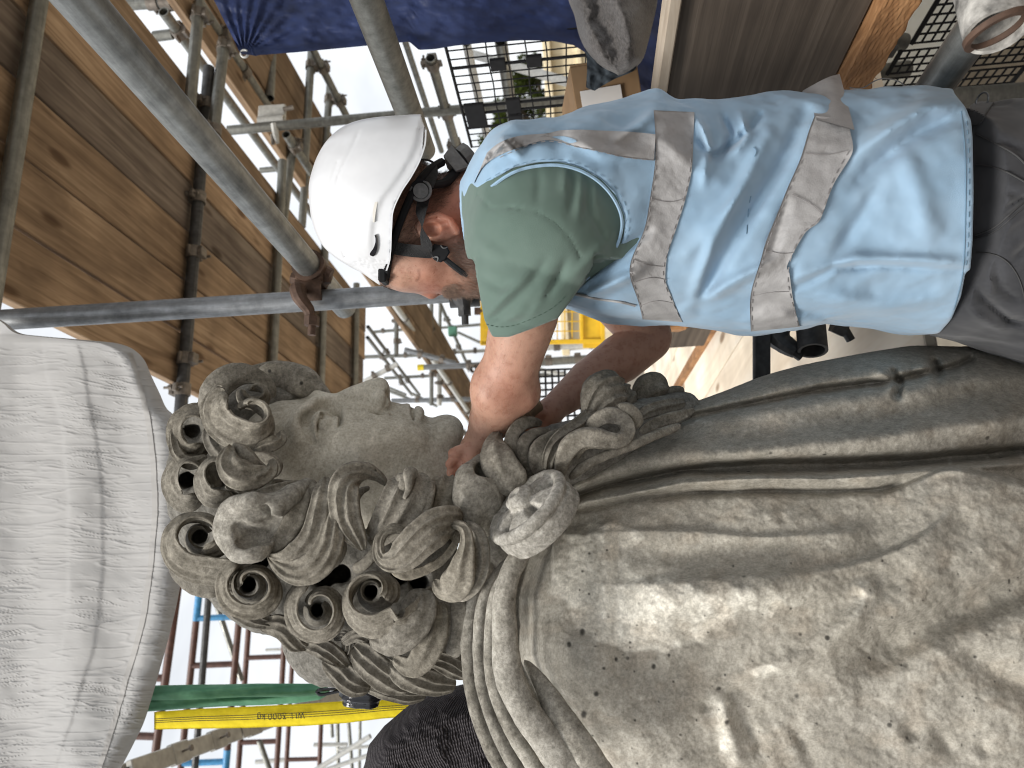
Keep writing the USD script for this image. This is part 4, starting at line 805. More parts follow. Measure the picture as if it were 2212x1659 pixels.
# dark sacking bundle
sx_t = ycv([(780, 1672), (788, 1650), (796, 1610), (830, 1568), (870, 1534), (905, 1507), (950, 1490), (1000, 1478), (1080, 1470)])
n = (110, 70); xs = np.linspace(782, 1130, n[0]); u = np.linspace(0, 1, n[1]); X = np.repeat(xs[:, None], n[1], 1); Y = sx_t(X) + u[None] ** 1.3 * (1760 - sx_t(X)); h_ = np.clip((Y - sx_t(X)) / 90, 0, 1); e_ = np.clip((X - 782) / 60, 0, 1)
R_ = lambda k: np.sqrt(np.clip(1 - (1 - k) ** 2, 0, 1)); D = 1.32 - 0.16 * R_(h_) * R_(e_) + 0.03 * N3(X, Y, 11, 1 / 45.) + 0.006 * N3(X, Y, 12, 1 / 8.)
Db = 1.32 + 0.16 * R_(h_) * R_(e_)
o = part('sacking', (np.vstack([P(X, Y, D).reshape(-1, 3), P(X, Y, Db).reshape(-1, 3)]), np.vstack([grid_faces(*n), grid_faces(*n)[:, ::-1] + n[0] * n[1]])), M['sack'], smooth=True); keys(o.prim, 'dark woven sacking bundle behind the statue neck, at the foot of the picture', 'sacking')
# white sheet
wl = curve([(690, -40), (1720, -60)]); wr2 = curve([(676, -30), (700, 16), (712, 30), (722, 52), (726, 88), (733, 168), (742, 255), (756, 290), (780, 313), (812, 327), (850, 345), (882, 360), (905, 384), (960, 400), (1050, 405), (1150, 402), (1235, 394), (1290, 385), (1360, 369), (1430, 350), (1500, 330), (1560, 311), (1610, 287), (1662, 260), (1720, 232)])
seam = [[(690, 70), (730, 90), (800, 99), (900, 130), (1000, 141), (1100, 148), (1300, 146), (1450, 121), (1560, 96), (1659, 68), (1720, 50)], [(690, 150), (740, 166), (780, 178), (850, 190), (1000, 214), (1100, 221), (1200, 222), (1380, 205), (1500, 170), (1600, 140), (1659, 120), (1720, 98)]]
sf = [curve(s) for s in seam]
def sheet_d(X, Y, u):
    wv = 10 * N3(X, Y, 21, 1 / 120.)
    pleat = np.abs(N3(X / 16, Y + wv + 14 * np.sin(X / 70), 22, 1 / 6.5, 2)); pleat = np.exp(-(pleat / 0.022) ** 2) * np.clip(N3(X / 3, Y, 35, 1 / 30., 2) * 5 + 0.6, 0, 1)
    p2 = np.exp(-(np.abs(N3(X / 9 + 40, Y * 1.0 + wv, 23, 1 / 15., 2)) / 0.03) ** 2)
    j1, j2 = (7 * N3(Y, Y * 0, 24 + i, 1 / 26., 3) for i in (0, 1))
    band = 1 / (1 + np.exp(-(X - sf[0](Y) - j1) / 2.2)) - 1 / (1 + np.exp(-(X - sf[1](Y) - j2) / 2.2))
    roll = 0.02 * np.sin(X / 34 + 1.5 * N3(X, Y, 25, 1 / 90.)) 
    side = 0.02 * N3(X / 2, Y, 26, 1 / 60.)
    return 1.46 - 0.0016 * pleat - 0.0016 * p2 - 0.0035 * band + roll * 0.45 + side + 0.10 * (1 - u) - 0.06 * np.clip((u - 0.86) / 0.14, 0, 1) ** 2 * -1 + 0.0005 * N3(X / 4, Y, 27, 1 / 2.5)
sh_ = soft_panel('white_sheet', 'large white translucent sheet hanging in pleats above and left of the curls', 'sheet', 'sheet', wl, wr2, 676, 1720, (240, 620), sheet_d)
hx = curve([(760, 279), (800, 292), (900, 318), (1000, 330), (1100, 334), (1170, 329), (1240, 322), (1330, 309), (1400, 292), (1480, 268), (1560, 246), (1659, 214), (1720, 196)])
soft_panel('hem', 'doubled hem strip of the white sheet', None, 'hem', lambda y: hx(y) - 5.5 + 4 * N3(y, y * 0, 31, 1 / 30.), lambda y: hx(y) + 6 + 4 * N3(y, y * 0, 31, 1 / 30.), 762, 1720, (8, 300), lambda X, Y, u: sheet_d(X, Y, np.clip((X + 45) / (wr2(Y) + 45), 0, 1)) - 0.0025, parent=sh_)
# ------------------------------------------------------------------ the marble statue
st = thing('marble_statue', 'weathered marble statue with deep curled hair and draped cloak, facing the man', 'statue', P(1300, 1200, 1.05) * [1, 1, 0] + [0, 0, 0.1])
D0 = 1.08
def stone_tone(v, base=1.0, seed=0, warm=0.0):
    n = fbm(np.asarray(v) * 7.0, 3, 40 + seed)[:, None]; n2 = fbm(np.asarray(v) * 2.3, 2, 60 + seed)[:, None]
    t = base * (0.80 + 0.42 * n) * np.ones((1, 3)); t[:, 2] *= 1 - 0.10 * n2[:, 0] - warm; t[:, 1] *= 1 - 0.03 * n2[:, 0] - warm * 0.4
    return t
def rough(v, n, amp=0.0009, s=95.0, seed=1): return v + n * ((fbm(v * s, 3, seed) - 0.5) * 2 * amp)[:, None] + n * ((fbm(v * 24, 2, seed + 5) - 0.5) * 2 * amp * 1.6)[:, None]
def vnorm(v, f):
    n = np.zeros_like(v); fn = np.cross(v[f[:, 1]] - v[f[:, 0]], v[f[:, 2]] - v[f[:, 0]])
    for k in range(3): np.add.at(n, f[:, k], fn)
    return unit(n)
def stone(name, v, f, base=1.0, amp=0.0009, parent=st, label=None, seed=0, tone=None, warm=0.0, mt='marble'):
    v = rough(v, vnorm(v, f), amp, seed=seed + 1)
    return part(name, (v, f), M[mt], parent, smooth=True, label=label, tone=stone_tone(v, base, seed, warm) * (1 if tone is None else tone))
def hd(px, py, off=0.0): return D0 - 0.165 * math.sqrt(max(0.0, 1 - ((px - 690) / 345) ** 2 - ((py - 1120) / 340) ** 2)) - off
_ls = [0]
def ribbon(C, Wd, w, t, g=0, gd=0.22, nsec=64, taper=(0.05, 0.05), sq=0.75, gph=0.0, wedge=0.0):
    """carved lock: centre line C, width directions Wd, widths and thicknesses in metres, g grooves along it"""
    n = len(C); T = unit(np.gradient(C, axis=0)); Wd = unit(Wd - T * (Wd * T).sum(1, keepdims=True)); N = np.cross(Wd, T); N *= np.where((N @ np.array([0, 0, -1.0])) < 0, -1, 1)[:, None] if np.mean(N[:, 2] > 0) > 0.98 or np.mean(N[:, 2] < 0) > 0.98 else 1
    k = np.linspace(0, 1, n); e = np.ones(n)
    for a, q in ((taper[0], k), (taper[1], 1 - k)):
        if a > 0: x = np.clip(q / a, 0, 1); e *= np.sqrt(np.clip(1 - (1 - x) ** 2, 0.0004, 1))
    th = np.arange(nsec) * 2 * np.pi / nsec; c, s = np.cos(th), np.sin(th)
    x = np.sign(c) * np.abs(c) ** sq * 0.5; y = np.sign(s) * np.abs(s) ** sq * 0.5
    if g:
        u = (x[None] + 0.5) * g + 0.16 * np.sin(k[:, None] * 5.0 + gph) * (1 - (2 * x[None]) ** 2); gr = 1 - np.abs(np.sin(np.pi * u)) ** 0.75
        y = y[None] * (1 - gd * 1.5 * (1 - gr))
    else: y = np.repeat(y[None], n, 0)
    y = y * (1 + 2 * wedge * x[None])
    v = C[:, None] + (w * e)[:, None, None] * x[None, :, None] * Wd[:, None] + (t * e)[:, None, None] * y[:, :, None] * N[:, None]
    v = v.reshape(-1, 3); f = grid_faces(n, nsec, True); m = len(v); L = (n - 1) * nsec
    v = np.vstack([v, C[:1], C[-1:]]); i = np.arange(nsec); j = (i + 1) % nsec
    f = np.vstack([f, np.stack([np.full(nsec, m), j, i], -1), np.stack([np.full(nsec, m + 1), L + i, L + j], -1)])
    return v, f
def lock(rows, g=2, gd=0.3, base=0.85, n=70, taper=(0.06, 0.06), name='hair_lock', amp=0.0010, sq=0.75, warm=0.02):
    """rows: x, y, depth, width, thickness (picture px), turn of the width about the path in degrees (0 = lying in the picture)"""
    r = np.array([list(q) + [0] * (6 - len(q)) for q in rows], float); r[:, 3:5] *= np.where(name == 'hair_lock', [1.18, 1.25], 1.0); s = catmull(r, n); C = Q(s[:, 0], s[:, 1], s[:, 2]); T = unit(np.gradient(C, axis=0))
    I = unit(np.cross(T, np.array([0, 0, 1.0]))); a = np.radians(s[:, 5])[:, None]; Wd = I * np.cos(a) + np.array([0, 0, 1.0]) * np.sin(a); m = s[:, 2] / FPX
    _ls[0] += 1; base = base * (0.80 if name == 'hair_lock' else 1.0); v, f = ribbon(C, Wd, s[:, 3] * m, s[:, 4] * m, g, gd, taper=taper, sq=sq, gph=_ls[0] * 1.7)
    return stone(name, q2w(v), f, base, amp, seed=_ls[0], warm=warm + (0.05 if name == 'hair_lock' else 0))
def scroll(c, d, r, ang, kend, L, axis=(0, 0), flare=0.0, t=20, tail=(), g=3, gd=0.25, base=0.82, n=130, tip=0.0, pw=1.0, name='hair_lock', warm=0.02, lk=0.7):
    """rolled curl seen into its end: spiral rim about c at depth d, radii r, angles ang (degrees, x right, y down), shrinking to kend; the roll goes L px back along axis and widens by flare"""
    a = np.radians(np.linspace(ang[0], ang[1], n)); u = np.linspace(0, 1, n); k = 1 + (kend - 1) * u ** pw
    x, y = c[0] + r[0] * k * np.cos(a), c[1] + r[1] * k * np.sin(a); rad = np.stack([np.cos(a) * r[0], np.sin(a) * r[1]], -1); rad = unit(rad)
    ax = np.array([axis[0] + (c[0] - W / 2) / FPX, axis[1] + (c[1] - H / 2) / FPX, 1.0]); Wd = ax[None] + np.c_[rad * (flare * k[:, None]), np.zeros(n)]; ln = L * (lk * k + 1 - lk); th = t * (0.45 + 0.55 * k); dd = np.full(n, d) - tip * u
    if len(tail):
        tr = np.array(tail, float); tr = np.vstack([tr[:, :3], [x[0], y[0], d]]); q = catmull(tr, 50)[:-1]
        x, y, dd = np.r_[q[:, 0], x], np.r_[q[:, 1], y], np.r_[q[:, 2], dd]; Wd = np.vstack([np.repeat(Wd[:1], 49, 0), Wd]); ln = np.r_[np.full(49, ln[0]), ln]; th = np.r_[np.full(49, th[0]), th]
    F_ = Q(x, y, dd); m = dd / FPX; Wd = unit(Wd); C = F_ + Wd * (ln * m / 2)[:, None]
    v, f = ribbon(C, Wd, ln * m, th * m * 1.55, g, gd * 1.15, taper=(0.03, 0.04), sq=0.6, wedge=0.5, gph=_ls[0] * 1.3); _ls[0] += 1
    return stone(name, q2w(v), f, base * 0.86, 0.0010, seed=_ls[0], warm=warm + 0.05)

# --- head: drawn in its own frame (a down the face, b backwards, c sideways), in picture pixels, then turned a little toward us
yaw = math.radians(17); B0 = 955.0
def fb(b): return B0 - (B0 - b) / math.cos(yaw)
def face(p):
    a, b, c = p[:, 0], p[:, 1], np.abs(p[:, 2]); q = np.stack([a, b, c], -1); X = lambda a, b, c: np.array([a, fb(b), c], float)
    f = sell(q, X(610, 1040, 0), (195, 182, 140))
    f = smin(f, sell(q, X(765, 1000, 0), (185, 144, 122)), 40)
    f = smin(f, sell(q, X(885, 992, 0), (112, 96, 92)), 36)
    f = smin(f, scap(q, [X(966, 931, 0), X(966, 934, 18)], [36, 33]), 26)                      # chin
    f = smin(f, scap(q, [X(915, 1030, 70), X(800, 1090, 105)], [40, 40]), 50)                 # jaw
    f = smin(f, scap(q, [X(704, 866, 6), X(682, 862, 26), X(652, 876, 54), X(635, 900, 80), X(642, 926, 98)], [15, 15, 14, 13, 11]), 22)  # brow
    f = smin(f, sell(q, X(768, 945, 88), (50, 42, 36)), 40)                                    # cheekbone
    f = smin(f, sell(q, X(846, 930, 64), (62, 36, 34)), 36)                                    # cheek by the mouth
    f = smax(f, -sell(q, X(708, 868, 44), (26, 16, 20)), 18)                                   # eye socket
    f = smax(f, -sell(q, X(672, 884, 76), (22, 16, 22)), 20)
    f = smax(f, -sell(q, X(726, 890, 60), (14, 14, 26)), 18)
    f = smin(f, scap(q, [X(712, 874, 0), X(735, 866, 0), X(760, 855, 0), X(796, 843, 0), X(818, 838, 0)], [17, 18, 19, 21, 23]), 12)  # nose
    f = smin(f, scap(q, [X(735, 885, 0), X(812, 864, 0)], [26, 30]), 16)
    f = smin(f, sell(q, X(822, 858, 28), (20, 22, 14)), 8)                                     # nostril wing
    f = smax(f, -sell(q, X(840, 852, 17), (10, 18, 9)), 4)
    f = smax(f, -scap(q, [X(836, 836, 26), X(838, 852, 36), X(834, 872, 42), X(818, 884, 46), X(800, 876, 44)], [3, 5, 5, 5, 2]), 7)   # crease round the wing
    f = smin(f, scap(q, [X(848, 890, 0), X(866, 890, 0), X(872, 896, 26)], [17, 16, 13]), 14)  # upper lip ground
    f = smin(f, scap(q, [X(880, 885, 0), X(879, 886, 12), X(885, 898, 36), X(889, 912, 50)], [11, 11, 8, 4]), 5)   # upper lip
    f = smin(f, scap(q, [X(904, 893, 0), X(903, 894, 14), X(897, 906, 36), X(893, 916, 50)], [14, 13, 9, 4]), 6)   # lower lip
    f = smax(f, -scap(q, [X(891.5, 879, 0), X(891, 884, 16), X(890, 902, 42), X(894, 914, 52)], [5, 5, 4.5, 3.5]), 4)
    f = smax(f, -scap(q, [X(934, 890, 0), X(930, 898, 26)], [8, 6]), 16)                       # below the lip
    f = smax(f, -scap(q, [X(868, 890, 34), X(868, 902, 50), X(880, 920, 62), X(898, 930, 66)], [2, 4, 4.5, 2.5]), 9)  # fold from nose to mouth
    f = smin(f, scap(q, [X(859, 886, 30), X(853, 896, 46), X(837, 903, 57)], [5, 5.5, 4]), 6)
    f = smax(f, -scap(q, [X(846, 884, 40), X(838, 896, 54)], [3, 3]), 6)
    f = smin(f, sball(q, X(702, 905, 60), 25.5), 2)                                              # eyeball
    f = smin(f, scap(q, [X(716, 893, 35), X(699, 880, 50), X(685, 877, 66), X(676, 892, 82), X(681, 921, 96)], [6, 8, 9, 8.5, 6]), 2.5)   # upper lid
    f = smin(f, scap(q, [X(716, 893, 35), X(725, 890, 54), X(723, 902, 76), X(703, 919, 91), X(684, 925, 96)], [5, 6.5, 7, 6.5, 5]), 3)    # lower lid
    f = smax(f, -scap(q, [X(702, 866, 42), X(684, 864, 56), X(668, 874, 76), X(667, 902, 94), X(678, 926, 102)], [4, 6, 7, 6.5, 4]), 7)   # groove above the lid
    f = smax(f, -sell(q, X(698, 878, 66), (9, 9, 9)), 2)                                       # carved pupil
    f = smin(f, sball(q, X(693, 880.5, 68), 3), 2)
    f = smin(f, scap(q, [X(900, 1060, 0), X(1150, 1085, 0)], [92, 120]), 30)                   # neck
    return f
V, F = nets(face, (470, 760, -150), (1130, 1210, 152), 2.2, blk=6)
b_, c_ = V[:, 1] - B0, V[:, 2]
Vb, Vc = B0 + b_ * math.cos(yaw) + c_ * math.sin(yaw), -b_ * math.sin(yaw) + c_ * math.cos(yaw)
s_ = D0 / FPX
v = P(V[:, 0], Vb, D0 - Vc * s_)
pale = 1 + 0.22 * np.exp(-((V[:, 0] - 720) / 190) ** 2)[:, None]
stone('head', v, F, 1.18, 0.0004, seed=3, tone=pale, mt='marble_pale')

# --- dark mass under the curls
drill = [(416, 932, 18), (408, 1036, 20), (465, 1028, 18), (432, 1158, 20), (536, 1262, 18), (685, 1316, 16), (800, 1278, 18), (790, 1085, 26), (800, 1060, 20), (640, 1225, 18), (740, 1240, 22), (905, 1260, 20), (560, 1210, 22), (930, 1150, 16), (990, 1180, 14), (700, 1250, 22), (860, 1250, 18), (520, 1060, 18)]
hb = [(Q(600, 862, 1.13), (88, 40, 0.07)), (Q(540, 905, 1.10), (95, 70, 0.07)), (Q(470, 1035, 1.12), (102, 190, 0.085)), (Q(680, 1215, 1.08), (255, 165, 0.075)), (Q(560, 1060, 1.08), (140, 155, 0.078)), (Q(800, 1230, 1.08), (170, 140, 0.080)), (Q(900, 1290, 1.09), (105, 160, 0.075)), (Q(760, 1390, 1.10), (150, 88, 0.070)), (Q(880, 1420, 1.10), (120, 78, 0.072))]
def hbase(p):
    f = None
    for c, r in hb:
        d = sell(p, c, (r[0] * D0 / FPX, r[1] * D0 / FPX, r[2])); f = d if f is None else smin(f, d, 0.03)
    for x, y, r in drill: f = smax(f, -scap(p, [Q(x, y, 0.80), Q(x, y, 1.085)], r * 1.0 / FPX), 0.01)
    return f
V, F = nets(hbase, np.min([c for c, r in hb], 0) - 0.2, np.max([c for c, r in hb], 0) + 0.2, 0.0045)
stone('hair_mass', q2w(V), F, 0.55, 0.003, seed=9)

# --- curls along the brow and crown
lock([(548, 818, 1.10, 20, 26), (600, 812, 1.10, 56, 50), (650, 826, 1.09, 60, 50), (690, 845, 1.08, 34, 30), (716, 856, 1.07, 6, 8)], g=1, gd=0.1, base=0.95)
lock([(535, 815, 1.13, 30, 26), (590, 800, 1.14, 34, 30), (640, 806, 1.14, 30, 26), (690, 830, 1.13, 20, 16)], g=0, base=0.9)
lock([(452, 905, 1.02, 36, 30, 40), (456, 862, 1.01, 46, 40, 30), (480, 824, 1.01, 50, 42, 20), (522, 808, 1.02, 40, 36, 20), (562, 818, 1.03, 28, 26, 30), (584, 842, 1.03, 20, 18, 30), (585, 862, 1.03, 12, 12, 30)], g=1, gd=0.12, base=0.92)
scroll((552, 841), 0.975, (27, 22), (200, -160), 0.35, 40, (0.1, 0.6), 0.35, 14, g=2, base=0.95)
scroll((543, 878), 0.925, (48, 33), (238, -125), 0.22, 105, (-0.40, 0.42), 0.62, 20, g=4, gd=0.45, base=1.0, pw=2.2, lk=0.5)
lock([(468, 905, 0.99, 20, 22), (456, 945, 0.975, 30, 26), (486, 985, 0.965, 34, 26), (536, 1000, 0.96, 30, 24), (575, 975, 0.965, 16, 16)], g=2, gd=0.35, base=0.92)
scroll((416, 932), 0.985, (30, 36), (-40, -330), 0.6, 80, (-0.05, 0.35), 0.75, 14, g=3, gd=0.45, base=0.85)
lock([(378, 925, 1.0, 14, 20), (382, 975, 0.99, 24, 22), (412, 1000, 0.985, 26, 22), (446, 985, 0.98, 14, 14)], g=2, base=0.82)
scroll((408, 1036), 0.965, (30, 42), (0, -330), 0.55, 90, (-0.15, 0.48), 0.8, 14, g=3, gd=0.45, base=0.82)
scroll((465, 1028), 0.935, (29, 38), (20, -320), 0.55, 95, (0.15, 0.50), 0.7, 14, g=3, gd=0.45, base=0.86)
lock([(500, 962, 0.925, 14, 20), (493, 1000, 0.905, 44, 40), (515, 1025, 0.90, 54, 44), (552, 1030, 0.905, 44, 34), (586, 1012, 0.915, 26, 22), (586, 992, 0.93, 10, 10)], g=2, gd=0.35, base=1.0)
lock([(505, 966, 0.93, 20, 22), (528, 985, 0.918, 32, 26), (552, 1004, 0.915, 24, 20), (574, 1010, 0.92, 10, 10)], g=1, gd=0.3, base=0.98)
lock([(545, 975, 0.965, 10, 12), (576, 962, 0.96, 30, 18), (604, 948, 0.965, 26, 16), (608, 930, 0.98, 10, 10)], g=2, gd=0.4, base=0.95)
lock([(540, 985, 0.95, 10, 10), (572, 988, 0.945, 20, 16), (596, 1004, 0.945, 24, 16), (592, 1030, 0.95, 10, 10)], g=1, gd=0.3, base=0.9)
lock([(545, 1062, 0.94, 12, 14), (580, 1052, 0.93, 26, 20), (620, 1050, 0.935, 22, 16), (652, 1048, 0.955, 8, 8)], g=1, gd=0.4, base=0.82)
lock([(515, 1095, 0.92, 16, 16), (560, 1075, 0.905, 30, 22), (610, 1062, 0.905, 36, 24), (655, 1050, 0.92, 20, 16)], g=2, gd=0.35, base=0.85)
scroll((432, 1156), 0.895, (47, 44), (90, 440), 0.40, 90, (0.0, 0.55), 0.6, 16, g=4, gd=0.40, base=0.82, tail=[(540, 1200, 0.925), (500, 1206, 0.90), (462, 1204, 0.895)], pw=2.6)
scroll((432, 1156), 0.925, (26, 27), (60, 330), 0.6, 60, (0.1, 0.2), 0.3, 10, g=2, base=0.72)
lock([(385, 1190, 0.98, 30, 26), (400, 1228, 0.96, 58, 36), (440, 1250, 0.945, 66, 38), (484, 1262, 0.945, 50, 30), (510, 1282, 0.96, 18, 16)], g=2, gd=0.2, base=0.78)
# pitted almond curl
al = [(505, 1092), (488, 1118), (490, 1150), (510, 1183), (545, 1192), (580, 1172), (605, 1135), (608, 1104), (580, 1085), (540, 1082)]
aq = [Q(x, y, 0.872 + 0.0004 * abs(x - 545)) for x, y in al]
aq = catmull(np.c_[np.array(aq + [aq[0]]), [0.011, 0.013, 0.0145, 0.0145, 0.0135, 0.010, 0.0075, 0.0075, 0.010, 0.011, 0.011]], 36); ar = aq[:, 3] * (1 + 0.05 * np.sin(np.arange(36) * 1.3)); aq = aq[:, :3]
def almond(p):
    f = scap(p, aq, ar); f = smin(f, sell(p, Q(545, 1136, 0.905), (0.036, 0.036, 0.032)), 0.010)
    f = smin(f, scap(p, [Q(596, 1094, 0.885), Q(630, 1068, 0.90), Q(662, 1046, 0.925)], [0.015, 0.014, 0.009]), 0.01); f = smax(f, -scap(p, [Q(546, 1108, 0.874), Q(574, 1101, 0.876), Q(600, 1094, 0.884)], [0.005, 0.008, 0.005]), 0.003)
    return smax(f, -scap(p, [Q(516, 1144, 0.874), Q(538, 1163, 0.876), Q(568, 1153, 0.878), Q(592, 1124, 0.882)], [0.010, 0.0155, 0.0135, 0.008]), 0.004)
V, F = nets(almond, np.min(aq, 0) - 0.05, np.max(aq, 0) + 0.07, 0.0024); stone('hair_lock', q2w(V), F, 0.98, 0.0012, seed=77)
# long locks beside the cheek
lock([(655, 1046, 0.925, 20, 20), (650, 1082, 0.905, 34, 26), (636, 1122, 0.893, 38, 28), (608, 1165, 0.888, 34, 26), (574, 1197, 0.888, 12, 14)], g=1, gd=0.25, base=0.95)
lock([(668, 1040, 0.935, 16, 22), (676, 1058, 0.92, 22, 22), (672, 1085, 0.91, 20, 20), (660, 1110, 0.905, 10, 10)], g=0, base=0.95)
lock([(705, 1032, 0.925, 16, 20), (697, 1060, 0.90, 32, 28), (688, 1105, 0.885, 38, 30), (674, 1155, 0.875, 42, 30), (640, 1192, 0.872, 38, 26), (605, 1206, 0.875, 22, 18), (578, 1198, 0.885, 8, 10)], g=2, gd=0.35, base=1.0)
lock([(726, 1085, 0.895, 20, 22), (722, 1130, 0.88, 40, 30), (710, 1180, 0.87, 50, 34), (680, 1222, 0.866, 56, 34), (640, 1235, 0.87, 48, 30), (605, 1222, 0.877, 30, 20), (578, 1200, 0.887, 8, 8)], g=3, gd=0.32, base=1.0)
lock([(838, 1050, 0.935, 8, 12, 50), (815, 1028, 0.925, 22, 20, 45), (780, 1020, 0.91, 40, 26, 30), (748, 1040, 0.895, 54, 32, 12), (742, 1085, 0.882, 58, 34), (752, 1130, 0.877, 54, 32), (772, 1165, 0.88, 34, 24), (784, 1188, 0.89, 12, 12)], g=3, gd=0.36, base=1.0)
lock([(800, 1052, 0.95, 10, 12), (775, 1066, 0.945, 16, 16), (768, 1095, 0.945, 14, 14), (778, 1130, 0.95, 8, 8)], g=0, base=0.8)
lock([(893, 1022, 0.93, 34, 26), (885, 1052, 0.905, 86, 34), (862, 1095, 0.89, 84, 34), (836, 1132, 0.89, 66, 30), (806, 1168, 0.90, 40, 24)], g=3, gd=0.40, base=0.95)
lock([(860, 1032, 0.91, 14, 18), (872, 1034, 0.90, 20, 22), (868, 1060, 0.893, 14, 14)], g=0, base=1.0)
lock([(898, 1024, 0.905, 16, 20), (886, 1022, 0.90, 22, 24), (884, 1048, 0.89, 14, 16), (872, 1078, 0.885, 8, 8)], g=0, base=1.0)
lock([(968, 1030, 0.945, 50, 26), (962, 1062, 0.925, 68, 32), (945, 1110, 0.915, 62, 30), (915, 1150, 0.91, 38, 22), (893, 1165, 0.915, 10, 10)], g=3, gd=0.36, base=0.9)
lock([(934, 1040, 0.925, 10, 12), (930, 1070, 0.905, 16, 18), (916, 1108, 0.895, 16, 18), (896, 1145, 0.893, 12, 14), (884, 1160, 0.9, 6, 6)], g=0, base=1.0)
lock([(1000, 1122, 0.905, 30, 18), (965, 1128, 0.872, 60, 28), (925, 1150, 0.852, 70, 32), (885, 1188, 0.845, 66, 32), (848, 1214, 0.848, 44, 28), (824, 1208, 0.856, 28, 22, 20), (818, 1180, 0.86, 24, 20, 45), (828, 1152, 0.865, 22, 18, 60), (852, 1141, 0.87, 20, 16, 60), (874, 1150, 0.875, 18, 14, 60), (874, 1168, 0.88, 14, 12, 60), (856, 1176, 0.885, 12, 10, 60), (846, 1170, 0.89, 8, 8, 60)], g=4, gd=0.34, base=1.12, n=110)
lock([(845, 1228, 0.858, 14, 14), (880, 1240, 0.855, 24, 18), (925, 1228, 0.858, 20, 16), (965, 1200, 0.868, 16, 16), (985, 1168, 0.875, 14, 14), (988, 1140, 0.885, 8, 8)], g=1, gd=0.3, base=1.05)
lock([(965, 1135, 0.88, 10, 14), (998, 1138, 0.862, 20, 20), (1008, 1170, 0.852, 26, 24), (1000, 1215, 0.85, 44, 28), (985, 1260, 0.86, 60, 30), (960, 1275, 0.875, 40, 22), (938, 1252, 0.89, 16, 14)], g=2, gd=0.34, base=1.12)
lock([(1000, 1128, 0.89, 10, 14), (1028, 1148, 0.872, 24, 24), (1040, 1190, 0.865, 30, 26), (1032, 1240, 0.868, 36, 26), (1002, 1284, 0.88, 26, 20), (980, 1292, 0.895, 8, 8)], g=2, gd=0.34, base=1.08)
lock([(722, 1150, 0.905, 10, 14), (738, 1172, 0.895, 16, 18), (730, 1206, 0.893, 18, 18), (706, 1228, 0.895, 12, 12)], g=0, base=0.85)
lock([(798, 1163, 0.90, 10, 12), (810, 1180, 0.895, 14, 16), (802, 1204, 0.895, 20, 18), (778, 1224, 0.90, 20, 16), (764, 1232, 0.91, 8, 8)], g=1, gd=0.2, base=0.8)
# rolled curls of the lower row
scroll((540, 1263), 0.875, (48, 44), (250, -170), 0.30, 60, (0.0, 0.24), 0.55, 15, g=4, gd=0.45, base=0.92, pw=3.2, lk=0.3)
scroll((536, 1262), 0.900, (30, 30), (240, -80), 0.7, 55, (0.1, 0.1), 0.2, 9, g=2, base=0.75)
scroll((684, 1315), 0.885, (42, 47), (255, -150), 0.34, 56, (0.0, 0.10), 0.6, 16, g=4, gd=0.45, base=0.92, pw=3.2, lk=0.3)
scroll((686, 1318), 0.915, (17, 20), (200, -60), 0.7, 50, (0.1, 0.1), 0.3, 9, g=1, base=0.7)
scroll((800, 1280), 0.865, (46, 48), (45, 372), 0.40, 80, (0.42, 0.48), 0.55, 16, g=4, gd=0.35, base=0.86, tail=[(925, 1270, 0.90), (880, 1310, 0.875), (845, 1322, 0.866)], pw=3.0, lk=0.3)
scroll((802, 1275), 0.885, (24, 26), (10, 330), 0.7, 60, (0.15, 0.2), 0.3, 10, g=1, base=0.75)
lock([(910, 1270, 0.90, 40, 30), (905, 1320, 0.89, 66, 36), (880, 1365, 0.885, 60, 34), (840, 1392, 0.89, 40, 26), (800, 1380, 0.905, 18, 16)], g=2, gd=0.22, base=0.84)
lock([(945, 1300, 0.92, 26, 24), (942, 1350, 0.905, 48, 30), (925, 1400, 0.90, 52, 30), (890, 1440, 0.905, 40, 24), (850, 1420, 0.92, 18, 16)], g=2, gd=0.34, base=0.86)
lock([(986, 1280, 0.93, 22, 22), (994, 1330, 0.915, 36, 26), (990, 1385, 0.915, 36, 24), (974, 1416, 0.925, 24, 18)], g=1, gd=0.2, base=0.82)
# wavy hair at the nape
for rows in ([(560, 1352, 1.0, 20, 18), (610, 1355, 0.985, 44, 24), (645, 1385, 0.985, 44, 22), (668, 1398, 1.0, 14, 12)], [(648, 1390, 1.0, 20, 18), (690, 1398, 0.98, 40, 24), (725, 1420, 0.98, 36, 22), (750, 1440, 1.0, 14, 12)],
             [(700, 1425, 1.02, 24, 20), (735, 1450, 1.0, 50, 26), (765, 1480, 0.99, 46, 24), (800, 1488, 1.0, 16, 14)], [(765, 1395, 0.97, 26, 22), (790, 1425, 0.955, 56, 28), (835, 1465, 0.955, 58, 26), (885, 1490, 0.97, 20, 16)],
             [(840, 1425, 0.955, 24, 20), (880, 1455, 0.945, 56, 26), (930, 1475, 0.95, 50, 24), (985, 1480, 0.96, 22, 16)], [(740, 1390, 0.975, 14, 14), (775, 1372, 0.965, 26, 18), (800, 1385, 0.965, 22, 16), (815, 1405, 0.975, 10, 10)],
             [(905, 1430, 0.95, 14, 14), (940, 1425, 0.94, 34, 20), (975, 1440, 0.945, 40, 20), (1008, 1462, 0.955, 16, 14)], [(480, 1270, 0.99, 20, 16), (500, 1300, 0.985, 34, 18), (540, 1330, 0.985, 40, 20), (590, 1345, 0.995, 20, 16)],
             [(790, 1480, 1.02, 20, 16), (830, 1492, 1.0, 34, 20), (880, 1502, 1.0, 34, 20), (920, 1500, 1.01, 18, 14)], [(735, 1418, 1.0, 10, 12), (752, 1400, 0.985, 22, 18), (742, 1375, 0.985, 20, 16), (722, 1382, 0.995, 8, 8)]):
    lock(rows, g=3, gd=0.45, base=0.80)

